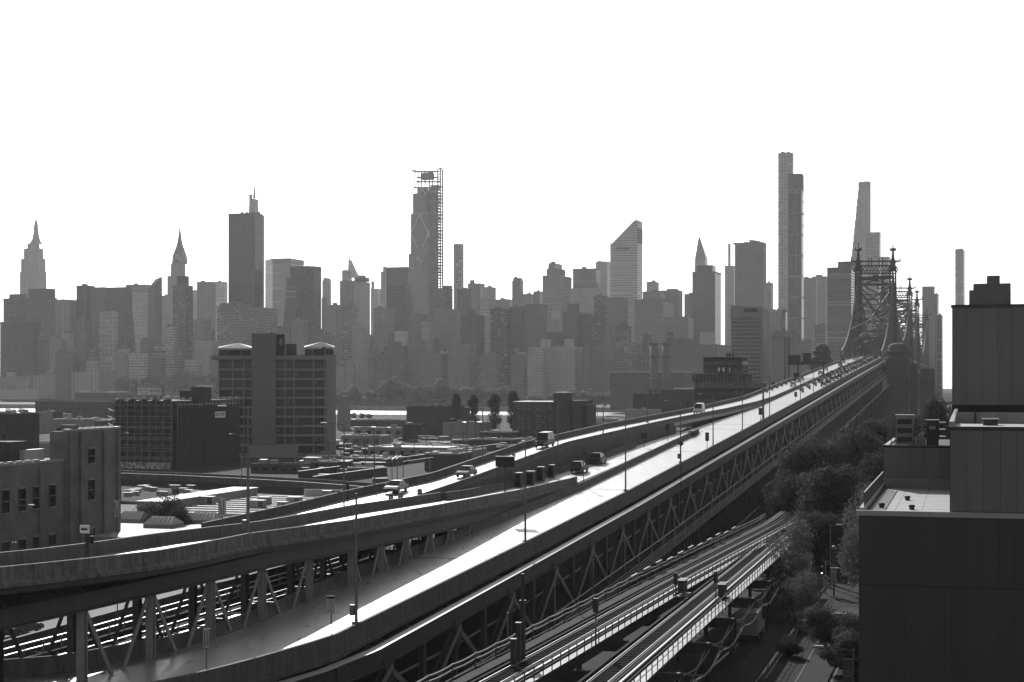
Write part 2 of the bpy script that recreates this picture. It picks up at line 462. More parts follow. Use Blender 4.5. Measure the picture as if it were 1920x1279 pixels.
# --- main second row
high('office_tower', 'dark square tower below the art deco antenna tower at far left', 6, 40, 52, 560, 2600, 'g', 0.1, (17, 46, 50.5, 551, 'p', .1))
high('office_tower', 'dark tower with rounded penthouse right of the antenna tower', 50, 88, 108, 559, 2560, 'g', 0.1, (53, 95, 104, 541, 'v', .08))
high('office_tower', 'striped pale tower with vertical piers at the left', 103, 132, 143, 563, 2450, 'v', 0.3, (111, 121, 139, 564 - 3, 'p', .25))
t = high('glass_office_tower', 'dark faceted glass tower pair with flat roof left of blade', 143, 162, 178, 536, 2460, 'c', 0.08)
MB().prism(plan(178, 196, 197, 2470), GM, zy(537.5, 2460)).build('bay', fm('g', .22), t)
MB().prism(plan(197, 238, 247, 2455), GM, zy(538.5, 2460)).build('wall', fm('c', .06), t)
a = plan(205, 246, 262, 2440); MB().taper(a, GM, [p for p in plan(205, 236, 249, 2446)], zy(586, 2440)).build('sloped_base', fm('c', .07), t)
high('white_slab', 'pale slab with punched windows standing forward among dark towers', 185.5, 216, 220.5, 586, 2330, 'G', 0.42, (190, 210, 216, 584, 'p', .4))
t = thing('glass_blade_tower', 'wedge topped glass blade tower with lighter left face', 'building', (xd(292, 2430), 2430, GM), hb)
a = plan(277.5, 291, 304, 2430)
zl, zr = zy(541, 2430), zy(517, 2430)
MB().add([(p.x, p.y, GM) for p in a] + [(a[0].x, a[0].y, zl), (a[1].x, a[1].y, zy(530, 2430)), (a[2].x, a[2].y, zr), (a[3].x, a[3].y, zy(522, 2430))],
  [(0, 1, 5, 4), (1, 2, 6, 5), (2, 3, 7, 6), (3, 0, 4, 7), (4, 5, 6, 7)],
  [[(0, 0), (30, 0), (30, 140), (0, 135)], [(60, 0), (90, 0), (90, 140), (60, 140)], [(0, 0), (20, 0), (20, 140), (0, 140)], [(0, 0), (20, 0), (20, 140), (0, 140)], None]).build('wall', fm('c', .2, glass=.09), t)
MB().beam(at(293, 519, 2436), at(298, 512, 2440), 1.4, 1.0).build('roof_crane', flat('mast_steel', .15, .5), t)
high('dark_apartment_tower', 'dark apartment tower with round penthouse in front of needle spire', 324, 348, 362, 536, 2430, 'B', 0.12, (331, 345, 354.5, 517, 'p', .07))
t = high('black_slab_tower', 'plain black rectangular slab, tallest tower of the left half', 428, 478, 493, 400, 2496, 'c', 0.035, (464, 478, 493, 399, 'p', .05))
for p, l in ((454, 'a'), (463, 'b'), (486, 'c')): MB().obox(at(p, 399, 2505), VM, UM, ZUP, 3, 3, 2.4).build('roof_vent', flat('mast_steel', .15, .5), t)
high('banded_office_block', 'low wide office block with lit horizontal bands below black slab', 407, 462, 520, 575, 2330, 'B', 0.2, (412, 440, 470, 568, 'p', .16), (428, 440, 455, 565, 'p', .16))
high('dark_office_tower', 'dark flat topped tower with slanted lower wing', 544, 590, 602.5, 500, 2500, 'g', 0.07, (570, 580, 584, 498.5, 'p', .08))
a = plan(520, 553, 558, 2480); t = bpy.context.scene.objects['dark_office_tower']
MB().taper(a, GM, plan(538, 555, 558, 2482), zy(520, 2480)).build('slanted_wing', fm('b', .06), t)
high('striped_office_tower', 'tower with pale vertical stripes left and plain dark right half', 637, 664, 694, 527, 2700, 'v', 0.28, (664, 684, 693, 520, 'g', .13), (672, 680, 686, 516, 'p', .2))
high('office_block', 'pale narrow block with square cap left of crowned tower', 714, 722, 726, 510, 3000, 'v', 0.45, (718, 722, 724, 500, 'p', .45))
t = high('crowned_office_tower', 'dark tower with comb of posts along its roof edge', 724, 765, 776, 504, 2700, 'g', 0.14, (724, 764, 776, 500.5, 'v', .4, 0.5))
MB().prism(plan(724, 760, 771, 2660), GM, zy(534, 2660)).build('lower_wing', fm('g', .07), t)
# the unfinished tower
def unfinished():
    D = 3206
    t = thing('unfinished_skyscraper', 'half clad skyscraper under construction with diamond braces and hoists', 'building', (xd(798, D), D, GM), hb)
    mg = fm('c', .2, glass=.1); dk = fm('b', .12, ph=5.0)
    MB().prism(plan(766, 801, 806, D), GM, zy(475, D)).build('wall', mg, t)
    MB().prism(plan(770, 803, 807, D + 3), zy(475.3, D), zy(400, D)).build('wall', mg, t)
    MB().prism(plan(774, 798, 806, D + 6), zy(400.3, D), zy(361, D)).build('wall', mg, t)
    MB().prism(plan(782, 798, 803, D + 9), zy(361.3, D), zy(351, D)).build('wall', mg, t)
    MB().prism(plan(803, 818, 820, D + 14), GM, zy(353, D)).build('core', dk, t)
    for y in range(345, 520, 6):                      # open floors on the right
        q = plan(804, 819, 830.5, D + 15)
        z = zy(y, D)
        MB().prism(q, z - 1.5, z).build('floor_slab', flat('bare_floor', .12, .9), t)
    cols = MB()
    for x in (821, 825.5, 830): cols.beam(at(x, 560, D + 30), at(x, 317, D + 30), 2.4, 2.4)
    cols.build('hoist_tower', flat('bare_floor', .12, .9), t)
    hb_ = MB()
    for y in range(317, 560, 5): hb_.beam(at(820, y, D + 30), at(831, y, D + 30), 1.5, 1.5)
    hb_.build('hoist_platform', flat('bare_floor', .12, .9), t)
    for x0, x1, y in ((779, 822, 322), (782, 822, 333), (781, 824, 341), (776, 824, 352)):
        MB().beam(at(x0, y, D + 20), at(x1, y, D + 20), 9, 2.4).build('steel_floor', flat('bare_floor', .12, .9), t)
    pm = MB()
    for x in (784, 790, 797, 805, 811): pm.beam(at(x, 353, D + 20), at(x, 320, D + 20), 1.8, 1.8)
    pm.build('steel_column', flat('bare_floor', .12, .9), t)
    MB().obox(at(801.5, 331, D + 20), VM, UM, ZUP, 24, 14, 13).build('netted_floor', flat('bare_floor', .12, .9), t)
    cr = MB().beam(at(778, 353, D), at(778, 320, D), 2.0, 2.0).beam(at(771, 321, D), at(780, 320, D), 3, 3).beam(at(822, 317, D), at(830, 314, D), 2, 2)
    cr.build('crane', flat('bare_floor', .12, .9), t)
    br = flat('pale_brace', .55, .6)
    c = Vector(UM) * -3.0
    def L(x0, y0, x1, y1): MB().beam(at(x0, y0, D - 12), at(x1, y1, D - 12), 1.3, 1.3).build('brace', br, t)
    for q in ((787, 402, 771.5, 436), (787, 402, 803, 438), (771.5, 440, 782, 464), (803, 438, 792, 464), (771, 400.5, 804, 400), (783, 365, 791, 353), (791, 353, 798, 365), (780, 488, 784, 482), (785, 482, 790, 494), (804, 431, 804, 446)): L(*q)
    for q in ((780, 488, 774, 505), (790, 494, 797, 515)): MB().beam(at(q[0], q[1], D - 12), at(q[2], q[3], D - 12), 1.3, 1.3).build('brace', flat('dark_brace', .06), t)
unfinished()
high('office_tower', 'dark mid height block right of the unfinished skyscraper', 806, 838, 849, 541, 2700, 'g', 0.12, (830, 842, 848, 535, 'p', .15))
high('pencil_tower', 'thin pale pencil tower standing alone right of unfinished skyscraper', 850.5, 865, 869.5, 458, 3100, 'G', 0.36, (851, 863, 868, 457.5, 'p', .35))
high('office_tower', 'dark block at the foot of the thin pencil tower', 857, 884, 893, 543, 2710, 'g', 0.1)
high('ornate_tower', 'tower with rounded ornamental roof caps right of pencil tower', 877, 900, 909, 532, 3000, 'v', 0.22, (881, 888, 890, 525, 'p', .2), (893, 902, 905, 526, 'p', .2))
high('office_block', 'pale ribbed block with stepped side right of round caps', 907, 922, 930, 539, 2900, 'v', 0.42)
high('office_block', 'long low block with vertical ribs left of crown tower', 929, 956, 960, 562, 2900, 'v', 0.3)
t = high('crown_tower', 'solitary tower with chamfered crown between low blocks', 960, 976, 981.5, 527, 2950, 'v', 0.2, (962, 975, 980, 521, 'v', .2), (964, 968, 970, 518.5, 'p', .2), (972, 976, 978, 518.5, 'p', .2))
high('office_block', 'low grey block right of the crown tower', 981, 996, 1001, 552, 3000, 'g', 0.25)
high('office_block', 'grey block left of the banded step tower', 1000, 1012, 1018, 547, 2990, 'v', 0.22)
high('stepped_office_tower', 'banded tower with stepped ornamental top and bright side bands', 1017, 1051, 1072, 517, 2750, 'b', 0.3, (1025, 1045, 1060, 503, 'v', .25), (1028, 1040, 1054, 493, 'v', .25), (1033, 1037, 1041, 490, 'p', .25))
high('office_tower', 'wide flat dark tower left of slant roofed tower', 1074, 1118, 1126, 504, 2850, 'b', 0.2)
high('office_tower', 'pale wide block in front of flat dark tower', 1067, 1118, 1126, 541, 2600, 'g', 0.42)
high('striped_office_tower', 'tower with two bright vertical stripes touching slant roofed tower', 1117, 1138, 1145, 491, 2950, 'v', 0.5, (1121, 1126, 1130, 489, 'p', .3))
def citi():
    D = 2830
    t = thing('slant_roof_tower', 'pale aluminium tower with diagonally cut roof', 'building', (xd(1172, D), D, GM), hb)
    a = plan(1144, 1195, 1204.5, D)
    z0, z1 = zy(455, D), zy(412.5, D)
    e = a[1] - a[0]; k = 0.07; g = 0.9
    P = [a[0], a[0] + e * k, a[0] + e * g, a[1]]; dv = a[3] - a[0]
    zs = [z0, z0, z1, z1]
    mb = MB(); vs = []
    for p, z in zip(P, zs): vs += [(p.x, p.y, GM), (p.x, p.y, z), (p.x + dv.x, p.y + dv.y, z), (p.x + dv.x, p.y + dv.y, GM)]
    fs = []; uvs = []
    w = e.length
    us = [0, w * k, w * g, w]
    for i in range(3):
        b0, b1 = i * 4, i * 4 + 4
        fs += [(b0, b1, b1 + 1, b0 + 1), (b0 + 1, b1 + 1, b1 + 2, b0 + 2), (b0 + 2, b1 + 2, b1 + 3, b0 + 3)]
        uvs += [[(us[i], GM), (us[i + 1], GM), (us[i + 1], zs[i + 1]), (us[i], zs[i])], None, None]
    fs += [(12, 15, 14, 13), (0, 1, 2, 3)]
    uvs += [[(0, GM), (30, GM), (30, z1), (0, z1)], None]
    mb.add(vs, fs, uvs)
    mb.build('wall', fm('b', .55, ph=4.3, fv=.42, glass=.22), t)
    def fr(x0, x1, y0, y1, m, n): # recessed louvre on the front
        q = [at(x0, y0, D - 2), at(x1, y0, D - 2), at(x1, y1, D - 2), at(x0, y1, D - 2)]
        MB().obox((q[0] + q[2]) / 2, VM, UM, ZUP, (q[1] - q[0]).length, 1.5, (q[0] - q[3]).length).build(n, m, t)
    fr(1156, 1167.5, 464, 467.5, flat('louvre', .05), 'louvre'); fr(1168.5, 1180.5, 464, 467.5, flat('louvre', .05), 'louvre')
    c = a[1] + (a[2] - a[1]) * 0.5 + VM * 0.8
    MB().obox((c.x, c.y, zy(441, D)), UM, VM, ZUP, (a[2] - a[1]).length * .8, 1.2, 26).build('louvre', flat('louvre', .05), t)
citi()
high('office_block', 'small pale cube roofed tower right of slant roofed tower', 1212, 1228, 1235.5, 529, 3000, 'p', 0.42)
high('office_block', 'grey block with dark roof edge right of slant roofed tower', 1205, 1240, 1247, 547, 2700, 'v', 0.25)
high('office_block', 'flat wide block with light window column far behind', 1236, 1272, 1280, 545, 2800, 'g', 0.22)
t = thing('glass_shard_tower', 'sharp triangular glass tower peak behind dark block', 'building', (xd(1312, 3564), 3564, GM), hb)
D = 3564; a = plan(1294, 1320, 1331, D); apex = Vector((xd(1311, D + 20), D + 20, zy(441, D)))
mid = [Vector((p.x, p.y, 0)) for p in plan(1303, 1322, 1327, D + 6)]
MB().taper(a, GM, mid, zy(484, D)).build('wall', fm('c', .4, glass=.16), t)
MB().taper(mid, zy(484, D), [apex + VM * s * .6 + UM * q * .6 for s, q in ((-1, -1), (1, -1), (1, 1), (-1, 1))], apex.z).build('peak', fm('c', .4, glass=.16), t)
for q in ((1311, 443, 1306, 480), (1311, 445, 1323, 486)): MB().beam(at(q[0], q[1], D - 4), at(q[2], q[3], D - 10), 1.2, 1.2).build('brace', flat('dark_brace', .06), t)
high('dark_office_tower', 'solid dark tower with lower right step in front of glass shard', 1298, 1341, 1352, 510, 2600, 'c', 0.06, (1306, 1336, 1342, 497, 'c', .06))
high('twin_slab_tower', 'pale pair of thin upright slabs left of balcony tower', 1359, 1376, 1381, 499, 3000, 'v', 0.5, (1365, 1368, 1370, 457, 'p', .5), (1374, 1378, 1380, 455, 'p', .5))
t = high('balcony_tower', 'tall apartment tower with floor slabs stepping out along its right edge', 1378, 1431, 1437, 455, 2500, 'g', 0.25)
for k in range(26):
    y = 459 + k * 5.2; MB().obox(at(1434.5, y, 2512), VM, UM, ZUP, 3.6, 7, 1.0).build('balcony', flat('balcony', .3), t)
    MB().obox(at(1378.5, y, 2508), VM, UM, ZUP, 2.6, 4, 1.0).build('balcony', flat('balcony', .3), t)
MB().beam(at(1398, 451, 2510), at(1416, 450, 2510), 1, 1).beam(at(1407, 455, 2510), at(1407, 449, 2510), 1.5, 1.5).build('roof_crane', flat('mast_steel', .15, .5), t)
high('office_block', 'rounded pale block tucked right of balcony tower', 1436, 1446, 1450, 531, 2900, 'g', 0.3)
t = high('grid_pencil_tower', 'tallest pencil tower with square window grid', 1459, 1485.5, 1488, 287, 3028, 'G', 0.4)
t = high('dark_glass_tower', 'dark banded glass tower overlapping the tallest pencil tower', 1477.5, 1503, 1507, 355, 2350, 'd', 0.3, (1477.5, 1503, 1507, 326, 'p', .2, .4))
for k in range(4): MB().beam(at(1503.5, 354 + k * 22.5, 2350), at(1507.5, 358 + k * 22.5, 2352), .8, .8).build('fin', flat('balcony', .3), t)
high('apartment_tower', 'pale slab pair between the dark glass tower and ribbed block', 1507, 1530, 1533, 522, 2620, 'g', 0.36, (1508, 1514, 1517, 519, 'p', .3))
high('apartment_tower', 'broad pale slab left of the ribbed dark block', 1522, 1548, 1553, 519, 2700, 'v', 0.36)
t = high('ribbed_apartment_block', 'dark apartment block with balcony ribs left of bridge tower', 1551, 1596, 1606, 502, 2250, 'b', 0.07, (1571, 1598, 1606, 490, 'p', .09))
for k in range(44):
    MB().obox(at(1551.2, 505 + k * 4.6, 2246), VM, UM, ZUP, 2.0, 2.2, .9).build('balcony', flat('balcony', .3), t)
def steinway():
    D = 3565
    t = thing('feathered_pencil_tower', 'pencil tower with feathered stepped left edge behind bridge tower', 'building', (xd(1618, D), D, GM), hb)
    MB().prism(plan(1613, 1631, 1632.5, D), GM, zy(340, D)).build('wall', fm('p', .42), t)
    n = 12
    for k in range(n):
        y = 345 + k * 13.5; x0 = 1609.5 - k * 1.35
        MB().prism(plan(x0, 1612.4, 1613, D + 3), zy(y + 13.5, D) if k < n - 1 else GM, zy(y, D)).build('setback', fm('p', .36), t)
    MB().prism(plan(1609.5, 1612.4, 1613, D + 3), zy(345, D), zy(341, D)).build('setback', fm('p', .36), t)
steinway()
high('office_tower', 'pale tower with dark top band behind bridge portal', 1623, 1649, 1651.5, 436, 3000, 'B', 0.45, (1623, 1649, 1651.5, 435.5, 'p', .2, .3))
high('office_block', 'pale stepped block seen between the bridge spires', 1646, 1666, 1670, 482, 3200, 'g', 0.45)
high('stepped_tower', 'grey tower with stepped right shoulder right of bridge', 1729, 1751, 1753, 538, 2500, 'v', 0.26, (1730, 1746, 1752, 537.5, 'v', .26))
high('office_block', 'lower grey shoulder block right of bridge towers', 1752, 1758, 1760.5, 552, 2520, 'v', 0.26)
high('pencil_tower', 'lone pencil tower at right above the panel building', 1791, 1806, 1809, 468, 3300, 'G', 0.36)
high('apartment_tower', 'dark narrow riverside tower right of last bridge spire', 1757, 1766, 1768, 592, 2200, 'b', 0.1)
# ------------------------------------------------------------------ nearer Manhattan rows, shore and island
fr = 'riverfront buildings'
def mid(label, x0, xc, xr, yt, D, sty, tone, *ups): return high('apartment_block', label, x0, xc, xr, yt, D, sty, tone, *ups, group=fr)
mid('low dark block at far left edge of the riverfront', 0, 60, 76, 604, 2380, 'g', .07, (20, 30, 40, 594, 'p', .08))
mid('dark ridge of brick blocks below striped pale tower', 76, 100, 112, 640, 2350, 'g', .12)
mid('small pale block with pinnacles in front of striped pale tower', 92, 118, 124, 636, 2330, 'g', .25, (96, 106, 114, 630, 'p', .25))
mid('flat grey office block low at left riverfront', 120, 160, 178, 655, 2320, 'b', .2)
mid('low dark brick block near left shore', 108, 138, 146, 668, 2300, 'g', .1)
mid('grey tower foot left of the white punched slab', 143, 160, 168, 600, 2310, 'g', .14)
mid('pale low annex right of white punched slab', 221, 236, 242, 655, 2320, 'p', .36)
mid('low building with bright horizontal bands at left shore', 240, 272, 278, 664, 2290, 'B', .5)
mid('pale narrow block right of the glass blade base', 289, 301, 306, 650, 2320, 'g', .35)
mid('grey block beneath the dark apartment tower', 362, 384, 396, 600, 2360, 'g', .25)
mid('pale block with sparkling windows left of hotel roof', 366, 398, 410, 640, 2310, 's', .35)
mid('wide block with posts on the roof above hotel', 546, 570, 578, 600, 2320, 's', .2)
mid('dark wall block right above hotel roof', 520, 544, 550, 612, 2330, 'g', .1)
mid('dim tower just right of the hotel shaft skyline', 578, 596, 606, 617, 2340, 'g', .16)
mid('narrow bright window tower right of hotel', 603, 610, 613, 560, 2600, 's', .3)
mid('domed old block with dim dome left of striped tower', 606, 630, 640, 572, 2700, 'v', .3)
mid('banded tower at the foot of striped office tower', 640, 662, 671, 573, 2420, 'B', .2)
mid('light apartment tower behind the riverside trees', 660, 684, 692, 612, 2330, 's', .3, (664, 676, 684, 606, 'p', .3))
mid('tall grey apartment block right of light tower', 700, 728, 740, 578, 2420, 'g', .25)
mid('dark block with gabled roof near hotel right', 720, 756, 764, 650, 2260, 'g', .09, (726, 745, 752, 640, 'p', .09))
mid('white zigzag topped block between grey towers', 740, 760, 766, 622, 2320, 'g', .5)
mid('small lit block behind riverside trees', 630, 646, 655, 690, 2270, 's', .35)
mid('long low lit block behind trees right of hotel', 655, 690, 706, 676, 2262, 's', .3)
mid('dim brick block left of grey apartment pair', 690, 716, 722, 660, 2280, 'g', .14)
mid('grey block with window dots right of gabled block', 764, 790, 798, 640, 2300, 's', .17)
mid('pale slim tower above window dotted block', 790, 806, 812, 604, 2340, 'g', .32)
mid('dark tall block left of windowed tower', 776, 800, 808, 590, 2450, 'g', .14)
mid('tall window dotted tower with small pyramid cap', 812, 842, 862, 580, 2380, 's', .2, (836, 842, 848, 568, 'p', .12))
mid('dark tower with white left edge and rooftop box', 864, 894, 908.5, 592, 2250, 's', .07, (877, 889, 893, 580, 'p', .07))
mid('pale tower strip between two dark towers', 900, 916, 921, 560, 2600, 'b', .4)
mid('dark banded tower with rooftop tanks', 920, 950, 958, 580, 2300, 'B', .08, (926, 934, 940, 577, 'p', .08))
mid('window checked tower left of its taller twin', 956, 980, 989, 576, 2310, 's', .1)
mid('window checked tower with flat cap, taller of the twins', 985, 1012, 1026, 572, 2295, 's', .14, (988, 1012, 1024, 570, 'p', .08))
mid('pale block with white roof hut right of twin towers', 1025, 1048, 1054, 598, 2420, 'g', .35, (1034, 1046, 1050, 587, 'p', .5))
mid('lower dark window dotted block between twin and black tower', 1024, 1046, 1054, 625, 2240, 's', .08)
mid('black tower with square rooftop block', 1055, 1083, 1090, 585, 2250, 'c', .04, (1064, 1082, 1086, 569, 'c', .04))
mid('dark rounded tower right of black tower', 1085, 1108, 1115, 592, 2255, 'g', .07, (1090, 1104, 1110, 588, 'p', .07))
mid('tower with bright horizontal window bands', 1114, 1136, 1141, 556, 2300, 'B', .12)
mid('tower with bright window column on its left edge', 1140, 1168, 1178, 559, 2400, 'v', .2, (1142, 1168, 1176, 557, 'p', .2))
mid('wide grid windowed slab below slant roofed tower', 1190, 1243, 1263, 563, 2350, 'g', .24, (1202, 1240, 1258, 560, 'p', .2))
mid('pale tower with smoke grey flank left of dark tower', 1283, 1306, 1312, 552, 2620, 'g', .3)
mid('misty block low right of grid windowed slab', 1262, 1290, 1300, 596, 2420, 'g', .25)
mid('pale cube block right of dark stepped tower', 1312, 1332, 1340, 624, 2280, 'p', .4)
mid('light twin winged apartment slab at river, left wing', 989, 1018, 1028, 652, 2110, 's', .4, (1014, 1024, 1033, 636, 'p', .4, 14))
mid('light twin winged apartment slab at river, right wing', 1026, 1078, 1093, 651, 2125, 's', .4, (1058, 1070, 1076, 635, 'p', .4, 14))
mid('dark flank block right of light apartment slab', 1092, 1106, 1112, 652, 2120, 's', .14)
mid('window dotted brick block with gable right of apartment slab', 1112, 1142, 1151, 650, 2150, 's', .2, (1120, 1140, 1147, 641, 'p', .15))
mid('broad window banded block behind island stacks', 1150, 1190, 1202, 642, 2200, 'B', .2)
mid('low block with balconies behind left dark tower', 901, 932, 941, 666, 2150, 's', .17)
mid('short window dotted block left of light apartment slab', 959, 983, 990, 666, 2140, 's', .16, (968, 980, 986, 660, 'p', .3))
mid('wide dim apartment block left of dark edged tower', 840, 880, 893, 646, 2200, 's', .2)
mid('dim brick block behind island trees', 786, 826, 842, 664, 2210, 's', .15)
mid('small dark hut roofed block above the long brick building', 1205, 1216, 1222, 628, 2230, 'g', .07)
mid('long brick building with rows of bright windows behind stacks', 1256, 1345, 1372, 647, 2080, 's', .12, (1290, 1300, 1306, 640, 'p', .12))
mid('dark block above the long brick building', 1262, 1290, 1300, 636, 2160, 'g', .1)
mid('sparkling glazed block between banded office and pencil towers', 1443, 1463, 1467, 583, 2420, 's', .35)
mid('dark sliver beside sparkling glazed block', 1463, 1473, 1476, 583, 2430, 'c', .07)
mid('brown block low behind white waterfront slab', 1497, 1520, 1528, 640, 2200, 'g', .15)
mid('pale pair of apartment slabs above the roadway', 1528, 1548, 1552, 610, 2300, 'g', .25)
r8 = random.Random(21)
ords = ['first', 'second', 'third', 'fourth', 'fifth', 'sixth', 'seventh', 'eighth', 'ninth', 'tenth', 'eleventh', 'twelfth', 'thirteenth', 'fourteenth', 'fifteenth', 'sixteenth', 'seventeenth', 'eighteenth', 'nineteenth', 'twentieth']
for tier, (y0, y1, D0, nm_) in enumerate(((606, 640, 2390, 'upper tier'), (652, 682, 2215, 'lower tier at the water'))):
    for i in range(20):
        x = 70 + i * 61 + r8.uniform(-16, 16) + tier * 26; w = r8.uniform(16, 34); yt = r8.uniform(y0, y1); k = r8.uniform(.25, .6)
        if 540 < x < 640 and tier == 1: yt += 8
        ups = [(x + w * .2, x + w * .55, x + w * .7, yt - r8.uniform(3, 9), 'p', r8.uniform(.08, .25))] if r8.random() < .7 else []
        t = mid('%s little block from the left in the hazy %s' % (ords[i], nm_), x, x + w * .72, x + w, yt, D0 + r8.uniform(-20, 25), r8.choice('gsgbBv'), r8.choice((.06, .09, .14, .2, .3, .42)), *ups)
        if r8.random() < .6:
            p = at(x + w * .35, yt, D0 + 14); MB().lathe(p, [(1.6, -.5), (1.6, 3.4), (.2, 5.0)], 8).build('water_tank', flat('dark_brace', .06), t)
# general assembly hall with dome and sweeping roof
t = thing('assembly_hall', 'low pale hall with sweeping roof and small dome at left shore', 'building', (xd(110, 2300), 2300, GM), fr)
D = 2300; pts = []
for i in range(15):
    x = 0 + i * 13.2; y = 708 - 0 if i < 1 else 706 - 3.5 * math.sin(i / 14 * 1.4) ** 2 - 8 * (i / 14) ** 2
    pts.append((x, y))
mb = MB()
for (xa, ya), (xb, yb) in zip(pts, pts[1:]):
    q = plan(xa, xb, xb + 6, D - xa * .5, dep=40)
    mb.prism(q, GM, zy((ya + yb) / 2, D))
mb.build('wall', fm('v', .4, pw=6, fu=.25), t)
c = at(105, 703, 2330)
MB().lathe((c.x, c.y, 0), [(14, zy(703, 2330)), (13, zy(698, 2330)), (10, zy(694.5, 2330)), (5, zy(692.5, 2330)), (0.4, zy(692, 2330))], 20).build('dome', mat('dome_grey', .22), t)
t = thing('promenade_building', 'low flat terrace building on the shore at far left', 'building', (xd(30, 2250), 2250, GM), fr)
MB().prism(plan(-10, 54, 60, 2270), GM, zy(706, 2270)).build('wall', fm('B', .35, pw=18, ph=16), t)
MB().prism(plan(13, 26, 30, 2260), zy(706, 2260), zy(698, 2260)).build('penthouse', mat('plain_pale', .38), t)
MB().prism(plan(-10, 70, 75, 2200), GM, zy(730, 2200)).build('terrace', mat('plain_pale', .38), t)
# steam plant with twin stacks on the island
t = thing('steam_plant', 'boxy dark plant with pale roof edge on the island', 'building', (xd(1220, 1500), 1500, 3.2), fr)
q = plan(1144, 1282, 1297, 1470); MB().prism(q, 3.2, zy(698, 1470)).build('wall', mat('plant_wall', .11, .9, .4, .05, streak=.4), t)
MB().prism([((p - (q[0] + q[2]) / 2) * 1.006 + (q[0] + q[2]) / 2) for p in q], zy(698, 1470), zy(696.5, 1470)).build('roof_edge', flat('pale_edge', .6), t)
for x, lb in ((1226.5, 'left of the twin round stacks rising from the island plant'), (1249.5, 'right of the twin round stacks rising from the island plant')):
    s = thing('chimney_stack', lb, 'chimney', (xd(x, 1400), 1400, 3.2), 'stacks of the island plant')
    MB().lathe((xd(x, 1400), 1400, 0), [(3.7, 3.2), (3.5, zy(645, 1400))], 16).build('shaft', mat('stack', .16, .8, .2, .3), s, True)
    for y in (668, 711):
        MB().lathe((xd(x, 1400), 1400, 0), [(4.6, zy(y + 1, 1400)), (5.0, zy(y, 1400)), (5.0, zy(y - 1.2, 1400)), (4.2, zy(y - 1.4, 1400))], 16).build('gallery', flat('mast_steel', .15, .5), s)
    MB().lathe((xd(x, 1400), 1400, 0), [(3.9, zy(648, 1400)), (3.9, zy(643, 1400)), (3.2, zy(643, 1400))], 16).build('rim', flat('dark_brace', .06), s)
# ------------------------------------------------------------------ elevated approach roads
def lin(D): return SB * D - 46.7
AR_T = [(70, -50), (80, -40), (93, -30), (107, -20.2), (112, -17.3), (119.9, -13.3), (125, -11.95)]
def AR(D): return lerp(AR_T, D) if D < 125 else lin(D)
AL_T = [(96, -66), (102, -52), (106, -42), (108.3, -36), (111.3, -30.6), (118, -26.0), (126, -22.2), (134, -19.8), (152.5, -15.4), (207, 1.5), (239, 10.9), (345, 39.3)]
def AL(D): return lerp(AL_T, D) if D < 345 else lin(D) - 9.2
ZA_T = [(70, 9.6), (107, 10.0), (125, 10.4), (173, 12.0), (226, 13.9), (342, 18.75), (506, 25.6), (672, 32.6), (878, 41.0), (960, 43.6), (1030, 45), (1400, 47.5), (1900, 46), (2100, 44)]
def zA(D): return lerp(ZA_T, D)
BR_T = [(78, -44), (88, -38), (100, -31.3), (107, -27.9), (114.9, -24.7), (122, -22.8), (130, -21.0), (175, -8.05), (209, 1.2), (232.6, 8.0)]
def BR(D): return lerp(BR_T, D) if D < 232.6 else AL(D) - 0.75
BL_T = [(78, -58), (98, -43), (111.6, -34.9), (120, -31.2), (129.6, -28.0), (146, -23.3), (174, -16.8), (211, -5.3), (224, -1.6), (241, 3.4), (266, 11.5), (316, 26.7), (345, 35.2)]
def BL(D):
    if D < 345: return lerp(BL_T, D)
    return lin(D) - lerp([(345, 14.0), (440, 9.2)], D)
ZB_T = [(78, 18.2), (88, 17.95), (100, 17.65), (114.9, 17.15), (130, 16.9), (150, 16.2), (175, 15.75), (209, 15.15), (233, 15.1), (266, 16.3), (290, 17.3), (316, 18.2), (345, 18.95), (360, 19.6)]
def zB(D): return lerp(ZB_T, D) if D < 350 else zA(D)
def CR(D):
    if D < 211: return BL(D) - 0.8
    return lin(D) - lerp([(211, 18.1), (254, 17.5), (348, 15.2), (440, 10.0), (474, 9.8)], D)
CL_T = [(165, -36), (185, -26), (200, -19.5), (218, -10.6), (262, 2.1)]
def CL(D):
    if D < 262: return lerp(CL_T, D)
    return lin(D) - lerp([(262, 24.0), (318, 24.0), (474, 18.4)], D)
ZC_T = [(165, 13.6), (200, 15.7), (218.5, 16.7), (262, 19.2), (318, 20.5), (400, 22.2), (474, 24.3)]
def zC(D): return lerp(ZC_T, D) if D < 474 else zA(D)
def grid(d0, d1, st):
    n = max(1, int(round((d1 - d0) / st)))
    return [d0 + (d1 - d0) * i / n for i in range(n + 1)]
